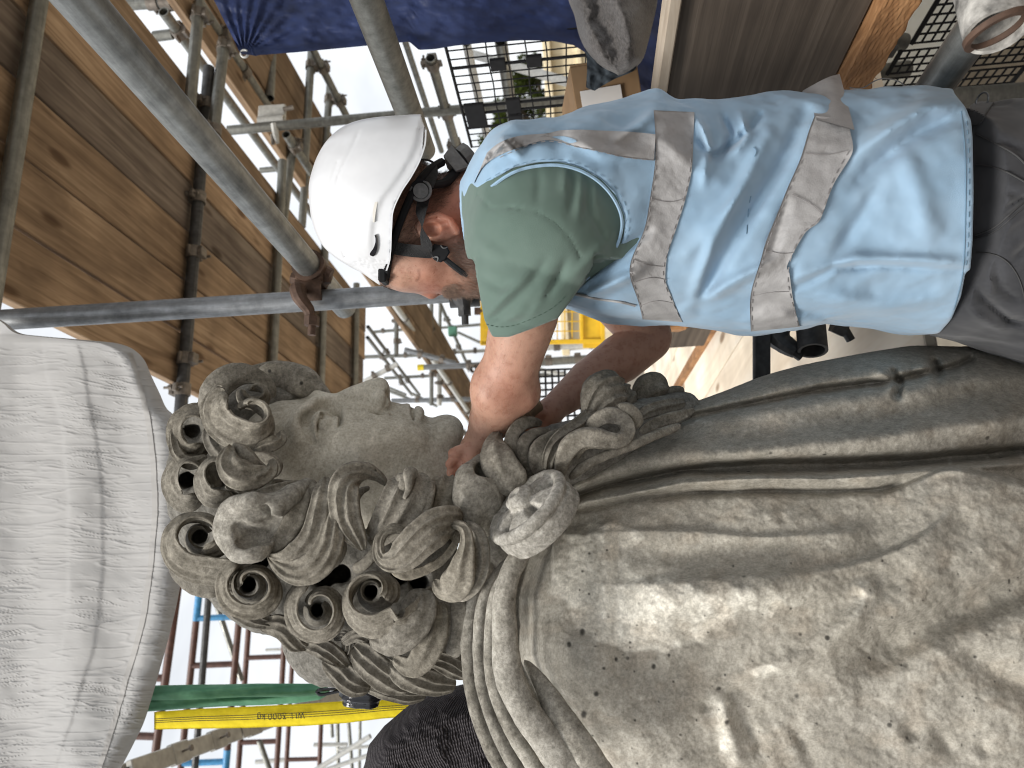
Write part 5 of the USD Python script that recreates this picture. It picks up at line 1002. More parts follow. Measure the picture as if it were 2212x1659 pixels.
# --- draped body: one skin over the chest, folds carved in it
top = PchipInterpolator([960, 1060, 1160, 1260, 1380, 1440, 1500, 1560, 1640, 1700, 1800, 1900, 1980, 2060, 2140, 2212, 2330], [1130, 1075, 1045, 985, 925, 893, 868, 847, 815, 797, 775, 757, 747, 748, 752, 768, 790])
nx, ny = 560, 420
xs = np.linspace(985, 2330, nx); tt = np.linspace(0, 1, ny) ** 1.25; X = np.repeat(xs[:, None], ny, 1); Yt = top(X); Y = Yt + tt[None] * (1760 - Yt); hgt = Y - Yt
D = 1.12 - 0.25 * np.sqrt(np.clip(1 - (1 - np.clip(hgt / 620, 0, 1)) ** 2, 0, 1)) - 0.035 * np.clip((X - 1500) / 700, 0, 1) * np.clip((Y - 1000) / 400, 0, 1)
D += 0.06 * np.exp(-((X - 985) / 190) ** 2) * np.clip((Y - 1000) / 200, 0, 1)
def ridge(line, A, w, fade=(0.0, 0.0), asym=1.0):
    d, s, f = pdist(X, Y, line); e = np.ones_like(f)
    if fade[0]: e *= np.clip(f / fade[0], 0, 1)
    if fade[1]: e *= np.clip((1 - f) / fade[1], 0, 1)
    ww = np.where(s > 0, w, w * asym); return A * e * np.exp(-(d / ww) ** 2)
def ledge(line, A, w, up, reach, fade=(0.15, 0.15)):
    """a step: the side `up` (+1 or -1) of the line stands A nearer and dies away over reach"""
    line = np.array(line, float); yl = PchipInterpolator(line[:, 0], line[:, 1]); xa, xb = line[0, 0], line[-1, 0]; xc = np.clip(X, xa, xb); f = (xc - xa) / (xb - xa)
    sl_ = yl(xc, 1); e = np.clip(f / fade[0], 0, 1) * np.clip((1 - f) / fade[1], 0, 1); e = e * e * (3 - 2 * e); sd = (Y - yl(xc)) / np.sqrt(1 + sl_ ** 2) * up
    return A * e / (1 + np.exp(np.clip(-sd / w, -60, 60))) * np.exp(-np.clip(sd, 0, 1e9) / reach)
C1 = [(1400, 940), (1474, 906), (1641, 870), (1775, 843), (1935, 822), (2061, 794), (2110, 770)]
C2 = [(1500, 962), (1641, 950), (1808, 926), (1908, 914), (2060, 880)]
C3 = [(1205, 1085), (1314, 1048), (1420, 1028), (1474, 1016), (1641, 1003), (1808, 1000), (1974, 993), (2230, 972)]
C4 = [(1225, 1105), (1380, 1076), (1474, 1066), (1641, 1062), (1775, 1063), (1900, 1058), (1960, 1042)]
D -= ridge([(1440, 910), (1560, 862), (1700, 826), (1850, 806), (1940, 800)], 0.020, 26)
D += ridge(C1, 0.030, 9, (0.1, 0.05)) 
D -= ridge([(1474, 930), (1641, 893), (1808, 866), (1974, 846), (2100, 815), (2230, 810)], 0.020, 26, (0.1, 0))
D += ridge(C2, 0.012, 20, (0.2, 0.2))
D -= ridge([(1220, 1058), (1272, 1031), (1356, 990), (1474, 975), (1641, 962), (1808, 950), (1974, 930), (2230, 900)], 0.030, 34)
D += ridge(C3, 0.042, 11, (0.03, 0))
D += ridge([(1500, 1020), (1700, 1016), (1974, 1006), (2230, 985)], 0.028, 9, (0.2, 0.1))
D -= ridge([(1230, 1096), (1474, 1043), (1641, 1032), (1775, 1035), (1908, 1028), (2041, 1008), (2230, 1000)], 0.020, 12, (0.1, 0))
D += ridge(C4, 0.016, 8, (0.05, 0.1))
D += ridge([(1930, 806), (1945, 830), (1940, 850)], 0.03, 10); D -= ridge([(1905, 806), (1925, 822)], 0.02, 18); D += ridge([(2020, 785), (2028, 808)], 0.03, 9); D -= ridge([(1990, 790), (2005, 806)], 0.018, 18)
D -= ledge([(1880, 1075), (1941, 1053), (2000, 1028), (2058, 1012), (2130, 1022), (2230, 1050)], 0.035, 2.2, 1, 260, (0.6, 0.01))
D -= ledge([(1230, 1155), (1380, 1143), (1474, 1143), (1641, 1156), (1808, 1146), (1900, 1125)], 0.009, 1.8, 1, 120)
D -= ledge([(1270, 1262), (1380, 1256), (1474, 1249), (1674, 1236), (1808, 1222), (1974, 1166), (2041, 1113), (2080, 1070)], 0.013, 2.4, 1, 200, (0.2, 0.12))
D -= ledge([(1190, 1150), (1215, 1150), (1262, 1150), (1300, 1132), (1340, 1118)], 0.02, 2.0, 1, 160, (0.05, 0.25))
D += ridge([(1280, 1180), (1420, 1195), (1600, 1200), (1800, 1180)], 0.010, 26, (0.3, 0.3))
D -= ridge([(1330, 1330), (1430, 1300), (1560, 1290), (1700, 1268), (1850, 1262)], 0.020, 46, (0.3, 0.3)); D -= ridge([(1850, 1250), (1872, 1285), (1850, 1330), (1800, 1380)], 0.012, 22, (0.2, 0.3))
D += ridge([(1800, 1445), (1900, 1405), (1974, 1366), (2108, 1306), (2230, 1262)], 0.030, 42, (0.3, 0)); D -= ridge([(1640, 1440), (1760, 1400), (1900, 1330), (2000, 1270)], 0.012, 40, (0.3, 0.3))
D -= ridge([(1560, 1470), (1640, 1455), (1700, 1430), (1760, 1418)], 0.012, 22, (0.3, 0.3)); D -= ridge([(1555, 1490), (1565, 1540), (1580, 1600), (1600, 1660)], 0.010, 18, (0.2, 0.1))
for ln in ([(1598, 1535), (1612, 1570), (1640, 1612), (1630, 1660)], [(1712, 1562), (1728, 1592), (1752, 1630), (1768, 1680)], [(2018, 1560), (2032, 1592), (2060, 1640)], [(1520, 1500), (1530, 1540)], [(1950, 1560), (1985, 1600)], [(2120, 1585), (2128, 1640)]): D += ridge(ln, 0.0065, 17, (0.4, 0.3))
D += ridge([(2100, 1420), (2180, 1470), (2240, 1500)], 0.012, 30); D -= ridge([(1250, 1420), (1330, 1520), (1460, 1640)], 0.014, 70)
wob = fbm(np.stack([X / 90, Y / 70, X * 0], -1), 4, 3) - 0.5; wob2 = fbm(np.stack([X / 22, Y / 18, X * 0 + 3], -1), 3, 8) - 0.5
D += 0.012 * wob + 0.0022 * wob2
# groove between the collar roll and the chest
ndl = [(1190, 1130), (1150, 1200), (1126, 1290), (1128, 1420), (1165, 1500), (1222, 1575), (1290, 1680)]
dn, sn, fn = pdist(X, Y, ndl); D += 0.075 * np.exp(-(dn / 24) ** 2) + np.where(sn > 0, 0.09 * np.clip(1 - np.exp(-dn / 30), 0, 1), 0)
Db = 1.12 + 0.26 * np.sqrt(np.clip(1 - (1 - np.clip(hgt / 620, 0, 1)) ** 2, 0, 1))
v1, v2 = P(X, Y, D).reshape(-1, 3), P(X[::4, ::4], Y[::4, ::4], Db[::4, ::4]).reshape(-1, 3); f1 = grid_faces(nx, ny); xr_ = np.interp(Y, [1190, 1280, 1380, 1480, 1570, 1665, 1720, 1760], [1075, 1030, 1014, 1022, 1046, 1092, 1122, 1145]); kp = (X > xr_).ravel(); f1 = f1[kp[f1].all(1)]; n4 = X[::4, ::4].shape; f2 = grid_faces(*n4)[:, ::-1]; kp4 = (X > xr_ + 30)[::4, ::4].ravel(); f2 = f2[kp4[f2].all(1)] + len(v1)
v1 = rough(v1, vnorm(v1, f1), 0.0008, seed=12)
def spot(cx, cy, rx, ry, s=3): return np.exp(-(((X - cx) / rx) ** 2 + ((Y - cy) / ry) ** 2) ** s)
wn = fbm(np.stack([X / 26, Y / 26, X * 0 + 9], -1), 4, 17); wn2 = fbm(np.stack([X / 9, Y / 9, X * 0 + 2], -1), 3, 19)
white = np.clip(spot(1400, 1330, 150, 75) + spot(1290, 1260, 90, 90) * 0.6 + spot(1300, 1160, 90, 30) * 0.6 + 0.7 * spot(1870, 1290, 22, 30, 1) + 0.6 * spot(1650, 1450, 60, 14, 1) + 0.5 * spot(1600, 1300, 120, 26, 1) + 0.35 * spot(1560, 1560, 18, 60, 1), 0, 1)  # pale worn patch, plus sunlit ridges of the folds painted white
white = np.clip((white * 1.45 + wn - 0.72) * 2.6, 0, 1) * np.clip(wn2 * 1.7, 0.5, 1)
lower = np.clip((X - 1650) / 400, 0, 1); upper_shade = np.clip((1100 - Y) / 120, 0, 1)  # shade of the lower end and the upper folds, painted into the tone
tone = (1.34 - 0.14 * lower - 0.20 * upper_shade * np.clip((X - 1250) / 200, 0, 1))[..., None] * np.array([1.0, 0.985, 0.955]) + white[..., None] * np.array([1.15, 1.18, 1.2])
brown = np.clip((fbm(np.stack([X / 60, Y / 40, X * 0 + 5], -1), 3, 23) - 0.5) * 4, 0, 1)[..., None]; tone = tone * (1 - 0.08 * brown * np.array([0.6, 1.0, 1.35]))
rs = np.random.default_rng(11)
spots = [(1258, 1365, 6, 8), (1229, 1392, 5, 7), (1288, 1499, 6, 6), (1261, 1543, 6, 9), (1356, 1422, 4, 4), (1412, 1440, 5, 6), (1331, 1424, 4, 5), (1552, 1487, 5, 5), (1721, 1503, 5, 5), (1570, 1560, 5, 6), (2180, 1256, 3, 6), (1975, 1368, 3, 3), (2106, 1419, 4, 4), (1445, 1415, 3, 4)] + [(rs.uniform(1220, 2200), rs.uniform(1180, 1650), rs.uniform(1.5, 3.2), rs.uniform(1.5, 3.5)) for _ in range(70)]
blk = np.zeros_like(X)
for (x_, y_, rx_, ry_) in spots: blk = np.maximum(blk, np.exp(-(((X - x_) / rx_) ** 2 + ((Y - y_) / ry_) ** 2) ** 2))
blk = np.clip(blk * (0.6 + 0.8 * wn2), 0, 1); tone = tone * (1 - 0.86 * blk[..., None])
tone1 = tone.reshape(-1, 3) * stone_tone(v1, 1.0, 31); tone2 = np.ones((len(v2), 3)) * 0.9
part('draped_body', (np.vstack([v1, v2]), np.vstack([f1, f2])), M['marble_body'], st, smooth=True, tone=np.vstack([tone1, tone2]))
# collar rolls of the cloak
def roll(rows, base=1.15, seed=0, g=0, sq=1.0, n=90): lock(rows, g=g, gd=0.25, base=base, n=n, taper=(0.05, 0.0), name='collar_fold', sq=sq, warm=0.0, amp=0.0009)
roll([(1168, 1150, 0.885, 26, 30), (1120, 1205, 0.86, 42, 40), (1092, 1280, 0.845, 48, 44), (1090, 1370, 0.838, 56, 48), (1098, 1450, 0.83, 62, 50), (1135, 1535, 0.82, 64, 52), (1190, 1610, 0.81, 70, 54), (1260, 1710, 0.80, 76, 56)], 1.22)
roll([(1130, 1190, 0.885, 14, 22), (1075, 1270, 0.865, 22, 26), (1058, 1370, 0.855, 26, 28), (1062, 1460, 0.846, 30, 30), (1090, 1545, 0.838, 32, 30), (1135, 1625, 0.83, 34, 30), (1195, 1720, 0.82, 36, 32)], 1.15)
roll([(1100, 1200, 0.91, 12, 22), (1050, 1280, 0.89, 22, 28), (1034, 1370, 0.88, 26, 30), (1040, 1470, 0.87, 28, 30), (1066, 1560, 0.86, 30, 30), (1112, 1650, 0.85, 34, 32), (1150, 1720, 0.845, 36, 32)], 1.05)
roll([(1075, 1195, 0.95, 20, 30), (1028, 1280, 0.925, 30, 36), (1012, 1380, 0.912, 34, 38), (1020, 1480, 0.90, 36, 40), (1044, 1570, 0.89, 38, 40), (1090, 1665, 0.88, 42, 42), (1120, 1720, 0.875, 44, 42)], 0.98)
roll([(1132, 1425, 0.862, 14, 18), (1172, 1482, 0.842, 40, 34), (1204, 1540, 0.824, 58, 44), (1246, 1606, 0.810, 70, 50), (1312, 1712, 0.80, 76, 54)], 1.25)
# --- locks falling on the breast, beyond the chin
lock([(1081, 926, 0.985, 10, 16), (1068, 958, 0.95, 36, 34), (1078, 1000, 0.925, 66, 46), (1100, 1035, 0.915, 66, 44), (1118, 1062, 0.925, 30, 24)], g=2, gd=0.2, base=1.25)
u9 = 0.91 / FPX
def petal(p):
    f = sell(p, Q(1042, 1082, 0.925), (0.028, 0.042, 0.036)); f = smin(f, scap(p, [Q(1040, 1000, 0.955), Q(1014, 1030, 0.925), Q(1012, 1070, 0.912)], [0.012, 0.018, 0.02]), 0.014); f = smin(f, scap(p, [Q(1030, 1120, 0.91), Q(1046, 1140, 0.915)], [0.018, 0.01]), 0.012)
    f = smax(f, -scap(p, [Q(1047, 1000, 0.90), Q(1052, 1022, 0.93)], [0.012, 0.015]), 0.005)
    f = smax(f, -scap(p, [Q(1006, 1068, 0.884), Q(1030, 1072, 0.880), Q(1054, 1092, 0.885), Q(1064, 1122, 0.895)], [0.004, 0.0065, 0.007, 0.004]), 0.006)
    return smax(f, -scap(p, [Q(1022, 1092, 0.882), Q(1040, 1102, 0.880), Q(1048, 1128, 0.888)], [0.003, 0.004, 0.003]), 0.006)
V, F = nets(petal, Q(1030, 1070, 0.925) - 0.09, Q(1030, 1070, 0.925) + 0.09, 0.0024); stone('hair_lock', q2w(V), F, 1.15, 0.0013, seed=78)
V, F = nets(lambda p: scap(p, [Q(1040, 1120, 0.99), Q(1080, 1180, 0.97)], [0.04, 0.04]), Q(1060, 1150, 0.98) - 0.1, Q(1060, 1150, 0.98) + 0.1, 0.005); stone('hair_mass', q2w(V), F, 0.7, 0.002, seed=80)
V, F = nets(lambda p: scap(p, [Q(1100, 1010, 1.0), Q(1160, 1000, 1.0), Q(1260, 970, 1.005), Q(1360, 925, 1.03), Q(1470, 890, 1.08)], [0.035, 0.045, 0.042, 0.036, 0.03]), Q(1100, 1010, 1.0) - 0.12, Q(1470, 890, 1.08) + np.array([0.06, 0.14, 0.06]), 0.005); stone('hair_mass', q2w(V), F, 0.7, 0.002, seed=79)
lock([(1170, 915, 0.99, 10, 14), (1140, 912, 0.965, 22, 22), (1112, 930, 0.95, 26, 26), (1104, 962, 0.945, 26, 26), (1118, 1000, 0.945, 24, 24), (1138, 1032, 0.95, 14, 14)], g=1, gd=0.3, base=0.9)
lock([(1188, 932, 0.975, 12, 14), (1155, 936, 0.955, 20, 22), (1132, 958, 0.94, 24, 26), (1132, 990, 0.935, 24, 24), (1150, 1026, 0.94, 16, 16)], g=0, base=0.9)
lock([(1225, 925, 0.975, 14, 20), (1195, 945, 0.95, 28, 28), (1165, 968, 0.93, 32, 32), (1158, 1000, 0.925, 30, 28), (1166, 1030, 0.935, 16, 16)], g=1, gd=0.3, base=0.95)
lock([(1300, 872, 1.0, 26, 26), (1275, 905, 0.975, 40, 34), (1240, 935, 0.95, 46, 36), (1205, 962, 0.93, 40, 34), (1190, 995, 0.92, 34, 28), (1184, 1022, 0.93, 18, 16)], g=3, gd=0.42, base=0.9)
lock([(1342, 838, 1.02, 60, 60), (1308, 850, 1.0, 84, 80), (1282, 880, 0.985, 56, 50), (1268, 905, 0.985, 20, 20)], g=4, gd=0.20, base=0.85, taper=(0.3, 0.1))
lock([(1355, 848, 1.05, 50, 60), (1340, 862, 1.04, 70, 70), (1325, 880, 1.04, 40, 40)], g=3, gd=0.2, base=0.75, taper=(0.35, 0.15))
lock([(1440, 838, 1.09, 36, 50), (1410, 840, 1.08, 62, 64), (1388, 858, 1.075, 50, 44), (1372, 872, 1.08, 20, 20)], g=2, gd=0.2, base=0.75, taper=(0.35, 0.1))
lock([(1480, 850, 1.10, 20, 24), (1450, 855, 1.10, 34, 30), (1425, 872, 1.09, 28, 24), (1395, 885, 1.08, 14, 14)], g=1, base=0.8)
lock([(1206, 1034, 0.93, 16, 18), (1216, 995, 0.91, 30, 30), (1236, 958, 0.905, 36, 32), (1272, 944, 0.905, 36, 30), (1312, 950, 0.91, 32, 28), (1344, 948, 0.92, 28, 26), (1355, 922, 0.93, 28, 24), (1326, 898, 0.94, 32, 24), (1288, 908, 0.95, 26, 20), (1266, 926, 0.96, 10, 12)], g=1, gd=0.25, base=1.02, n=110)
lock([(1330, 884, 0.95, 10, 12), (1346, 880, 0.94, 18, 18), (1368, 892, 0.94, 24, 22), (1374, 910, 0.945, 22, 20), (1358, 922, 0.955, 10, 12)], g=0, base=1.0)
lock([(1230, 1035, 0.925, 10, 12), (1260, 1008, 0.915, 18, 18), (1305, 985, 0.915, 18, 18), (1350, 968, 0.925, 18, 18), (1420, 938, 0.95, 18, 18), (1470, 920, 0.98, 12, 12)], g=0, base=1.0)
lock([(1245, 990, 0.92, 12, 12), (1258, 968, 0.91, 14, 14), (1290, 962, 0.91, 14, 14), (1330, 968, 0.92, 10, 10)], g=0, base=1.0)
lock([(1165, 1050, 0.92, 10, 12), (1190, 1048, 0.905, 22, 20), (1215, 1060, 0.90, 22, 20), (1235, 1052, 0.905, 10, 10)], g=1, base=1.0)
lock([(1375, 905, 1.0, 14, 14), (1400, 888, 1.01, 26, 22), (1440, 878, 1.03, 28, 22), (1480, 868, 1.05, 14, 14)], g=2, base=0.85)
lock([(1380, 935, 0.98, 12, 12), (1415, 915, 0.985, 24, 20), (1460, 900, 1.0, 22, 18), (1500, 885, 1.02, 10, 10)], g=1, base=0.85)
# --- brooch: a tilted rosette
bc = Q(1143, 1098, 0.872); nrm = unit(np.array([-0.64, -0.69, -0.24])); u_ = unit(np.cross(nrm, [0, 0, 1.0])); w_ = np.cross(nrm, u_); rb_ = 0.0555
bx = lambda p: np.stack([(p - bc) @ u_, (p - bc) @ w_, (p - bc) @ nrm], -1)
def rosette(p):
    l = bx(p); r = np.hypot(l[:, 0], l[:, 1]); a = np.arctan2(l[:, 1], l[:, 0])
    disc = smax(np.abs(l[:, 2] + 0.017) - 0.012, r - rb_, 0.005)
    rim = np.hypot(r - rb_ + 0.006, l[:, 2] - 0.003) - 0.0075; f = smin(disc, rim, 0.003)
    ca = np.abs(np.cos(a * 2.5 + 0.4)); pet = 0.0150 * np.clip((ca - 0.28) / 0.35, 0, 1) * (1 - 0.35 * np.clip((r - 0.03) / 0.02, 0, 1)); f = smin(f, smax(np.abs(l[:, 2] + 0.004) - (0.001 + pet), smax(r - rb_ + 0.013, 0.012 - r, 0.003), 0.003), 0.002)
    boss = smax(np.abs(l[:, 2] - 0.008) - 0.015, r - 0.0175 + 0.002 * np.sin(a * 3), 0.006); f = smin(f, boss, 0.002)
    f = smin(f, np.hypot(r - 0.0085, l[:, 2] - 0.0235) - 0.0034, 0.002); return smax(f, -(np.hypot(r, (l[:, 2] - 0.026)) - 0.005), 0.002)
V, F = nets(rosette, bc - 0.085, bc + 0.085, 0.0017); stone('brooch', q2w(V), F, 1.2, 0.0006, seed=55, label='round carved rosette brooch')
lock([(1150, 1175, 0.89, 30, 30), (1175, 1130, 0.895, 50, 44), (1200, 1085, 0.91, 50, 40), (1215, 1045, 0.93, 24, 24)], g=0, base=0.9, name='cloak_knot')
# ------------------------------------------------------------------ the man
man = thing('person', 'man in a white climbing-style helmet and pale blue vest reaching across to the statue\'s neck', 'person', P(1700, 470, 1.02) * [1, 1, 0] + [0, 0, zf])
DM = 1.10                                       # depth of the middle of his head
sM = DM / FPX
def qm(px, py, c=0.0): return np.array([(px - W / 2) * sM, (py - H / 2) * sM, DM - c * sM])
def hd_px(p): return np.stack([p[:, 0] / p[:, 2] * FPX + W / 2, p[:, 1] / p[:, 2] * FPX + H / 2, (DM - p[:, 2]) / sM], -1)
def head(p):
    q = hd_px(p); q[:, 2] = np.abs(q[:, 2]); X = lambda a, b, c=0: np.array([a, b, c], float)
    f = sell(q, X(850, 472), (120, 142, 112))
    f = smin(f, sell(q, X(908, 552), (98, 82, 84)), 36)
    f = smin(f, sell(q, X(975, 566), (70, 66, 64)), 36)
    f = smin(f, scap(q, [X(1022, 606), X(1020, 602, 16)], [33, 30]), 26)                       # chin
    f = smin(f, scap(q, [X(1010, 585, 30), X(965, 505, 66)], [28, 30]), 40)                    # jaw
    f = smin(f, scap(q, [X(872, 604), X(874, 600, 34), X(886, 574, 64)], [15, 15, 11]), 18)     # brow
    f = smin(f, sell(q, X(922, 574, 56), (30, 28, 26)), 26)                                    # cheekbone
    f = smin(f, sball(q, X(902, 588, 36), 15.5), 4)                                            # eye
    f = smin(f, scap(q, [X(899, 602, 22), X(900, 603.5, 36), X(901, 594, 50)], [3.6, 4.4, 3.0]), 3)  # lids, lowered
    f = smin(f, scap(q, [X(911, 598, 24), X(911, 597, 38), X(908, 586, 50)], [3.5, 4, 3]), 5)
    f = smin(f, scap(q, [X(893, 603), X(906, 614), X(922, 627), X(932, 632)], [12, 12.5, 13, 14]), 9)   # nose
    f = smin(f, scap(q, [X(912, 602), X(936, 612)], [16, 20]), 12)
    f = smin(f, sell(q, X(938, 616, 16), (12, 13, 9)), 6)
    f = smax(f, -sell(q, X(946, 627, 8.5), (5.5, 9, 5)), 3)
    f = smax(f, -scap(q, [X(930, 606, 26), X(946, 608, 26)], [2, 2]), 6)
    f = smin(f, scap(q, [X(958, 612), X(972, 614, 12), X(976, 606, 26)], [18, 17, 14]), 12)     # moustache ground
    f = smin(f, scap(q, [X(983, 627), X(983, 624, 10), X(984, 614, 24)], [7, 7, 4]), 5)
    f = smin(f, scap(q, [X(994, 628), X(994, 625, 10), X(988, 614, 23)], [8, 8, 4]), 5)
    f = smax(f, -scap(q, [X(988.5, 636), X(988, 626, 12), X(988, 614, 24)], [2, 2, 1.5]), 3)
    # ear
    e = sell(q, X(944, 494, 98), (45, 29, 16)); e = smax(e, -sell(q, X(933, 496, 113), (22, 15, 20)), 4); e = smax(e, -sell(q, X(960, 486, 116), (18, 9, 12)), 4)
    e = smin(e, scap(q, [X(912, 508, 104), X(902, 490, 108), X(916, 470, 111), X(945, 462, 111), X(972, 475, 108), X(986, 500, 102)], [5, 6, 6.5, 6, 7, 9]), 4)
    e = smin(e, scap(q, [X(930, 512, 106), X(942, 519, 104)], [5.5, 5.5]), 4)
    f = smin(f, e, 6)
    f = smin(f, scap(q, [X(930, 480), X(1000, 440), X(1120, 420)], [66, 76, 110]), 30)          # neck
    return f * sM
J = lambda *r: [Q(*x[:3]) for x in r]
# near arm
na = [(1150, 560, 0.90), (1132, 680, 0.905), (1112, 760, 0.93), (1098, 815, 0.95), (1086, 858, 0.965), (1062, 905, 0.99), (1040, 945, 1.01), (1026, 972, 1.02)]
nr = np.array([80, 74, 64, 59, 57, 49, 34, 27])
fa = [(1330, 640, 1.16), (1382, 700, 1.17), (1395, 735, 1.17), (1340, 775, 1.15), (1270, 822, 1.12), (1205, 874, 1.08), (1180, 898, 1.065)]
fr_ = np.array([62, 56, 50, 53, 44, 31, 27])
def arms(p):
    f = scap(p, J(*na), nr * np.array([x[2] for x in na]) / FPX); f = smin(f, sell(p, Q(1140, 848, 0.962), (0.016, 0.02, 0.022)), 0.02)
    f = smin(f, sell(p, Q(1056, 838, 0.95), (0.02, 0.024, 0.026)), 0.03)
    g = scap(p, J(*fa), fr_ * np.array([x[2] for x in fa]) / FPX); g = smin(g, sell(p, Q(1424, 722, 1.17), (0.014, 0.02, 0.024)), 0.02)
    return np.minimum(f, g)
def hand(p):
    u = 1.02 / FPX
    f = scap(p, J((1024, 968, 1.02), (1008, 990, 1.015), (1000, 1012, 1.02)), [27 * u, 27 * u, 25 * u])
    f = smin(f, scap(p, J((1014, 972, 1.0), (990, 976, 0.998)), [16 * u, 14 * u]), 0.008)
    fing = [((992, 975), (978, 978), (977, 990), 10, 1.0), ((985, 989), (972, 1002), (978, 1014), 10, 1.003), ((988, 1006), (974, 1020), (982, 1032), 9.5, 1.008), ((996, 1020), (982, 1035), (994, 1044), 9, 1.015)]
    for a, b, c, r, d in fing:
        f = smin(f, scap(p, J((*a, d), (*b, d), (*c, d + 0.012), (c[0] + 22, c[1] + 2, d + 0.03)), np.array([r, r * 1.04, r * 0.9, r * 0.8]) * u), 0.0018)
    f = smin(f, scap(p, J((1020, 985, 0.995), (1012, 1014, 0.99), (1004, 1034, 0.998)), np.array([15, 13, 11]) * u), 0.006)
    # far hand round the handle
    w = 1.06 / FPX
    g = scap(p, J((1182, 896, 1.065), (1160, 915, 1.06), (1146, 930, 1.06)), np.array([28, 30, 26]) * w)
    for a, b, c in (((1166, 893), (1148, 896), (1136, 912)), ((1158, 905), (1138, 910), (1130, 926)), ((1160, 918), (1140, 925), (1134, 942)), ((1168, 930), (1150, 938), (1146, 952))):
        g = smin(g, scap(p, J((*a, 1.045), (*b, 1.04), (*c, 1.05)), np.array([12, 11.5, 10]) * w), 0.004)
    return np.minimum(f, g)
def torso_core(p): return scap(p, J((1130, 440, 1.02), (1500, 470, 1.0), (1850, 470, 1.0)), [0.08, 0.10, 0.10])
def skin(p):
    f = head(p); f = smin(f, arms(p), 0.012); f = smin(f, hand(p), 0.012); f = np.minimum(f, torso_core(p))
    return smin(f, scap(p, J((1120, 440, 1.05), (1160, 520, 0.92)), [0.06, 0.05]), 0.03)
lo, hi = Q(700, 300, 1.05), Q(2050, 1080, 1.05); lo[2], hi[2] = 0.80, 1.30
V, F = nets(skin, lo, hi, 0.0023, blk=6)
hq = hd_px(V); bx_, by_ = V[:, 0] / V[:, 2] * FPX + W / 2, V[:, 1] / V[:, 2] * FPX + H / 2
gs = lambda x, y, r: np.exp(-((bx_ - x) ** 2 + (by_ - y) ** 2) / r ** 2)[:, None]
skt = np.array([[0.37, 0.215, 0.155]]) * np.ones((len(V), 1)); red = np.array([[1.0, 0.70, 0.64]])
def blend(w, col):
    global skt
    skt = skt * (1 - w) + skt * col * w
for x, y, r, k in ((930, 636, 26, 0.75), (935, 590, 45, 0.5), (1000, 440, 70, 0.9), (960, 500, 45, 0.45), (925, 470, 25, 0.5), (1100, 858, 40, 0.35), (1080, 812, 60, 0.2), (985, 1000, 40, 0.45), (1165, 905, 40, 0.5), (985, 632, 12, 0.6)): blend(np.clip(k * gs(x, y, r), 0, 1), red)
blend(np.clip(gs(1400, 720, 260) * 0.5 * (V[:, 2] > 1.05)[:, None], 0, 1), np.array([[0.86, 0.80, 0.78]]))
isH = (V[:, 2] > 0.9) & (bx_ < 1060) & (by_ < 660)
scalp = isH & (in_poly(bx_, by_, [(700, 250), (1060, 250), (1030, 330), (985, 395), (960, 440), (930, 470), (905, 480), (902, 505), (925, 515), (930, 532), (915, 548), (880, 556), (838, 556), (838, 700), (700, 700)]) < 0)
beardm = isH & (in_poly(bx_, by_, [(925, 532), (948, 552), (962, 575), (985, 600), (995, 606), (975, 612), (955, 626), (957, 640), (1060, 660), (1060, 520), (1005, 500), (985, 520), (965, 530)]) < 0)
mst = isH & (in_poly(bx_, by_, [(952, 622), (955, 640), (983, 640), (984, 612), (970, 612)]) < 0)

def soft(poly, w): return (isH * np.clip(0.5 - in_poly(bx_, by_, poly) / w, 0, 1) * np.clip(0.55 + 0.9 * (fbm(V * 260, 2, 9)), 0, 1))[:, None]
blend(soft([(700, 250), (1060, 250), (1030, 330), (985, 395), (960, 440), (930, 470), (905, 480), (902, 505), (925, 515), (930, 532), (915, 548), (880, 556), (838, 556), (838, 700), (700, 700)], 26), np.array([[0.5, 0.46, 0.45]])); blend(soft([(925, 532), (948, 552), (962, 575), (985, 600), (995, 606), (975, 612), (955, 626), (957, 640), (1060, 660), (1060, 520), (1005, 500), (985, 520), (965, 530)], 34), np.array([[0.70, 0.64, 0.61]])); blend(np.clip(isH[:, None] * np.exp(-(pdist(bx_, by_, [(900, 606), (905, 602), (906, 594), (904, 584)])[0][:, None] / 2.6) ** 2) * 0.75, 0, 1), np.array([[0.45, 0.36, 0.34]]))  # lid crease is a dark line painted into the skin tone, not carved
nv = vnorm(V, F); V2 = V + nv * ((fbm(V * 40, 3, 5) - 0.5) * 0.0012)[:, None]
part('body', (q2w(V2), F), M['skin'], man, smooth=True, tone=skt)
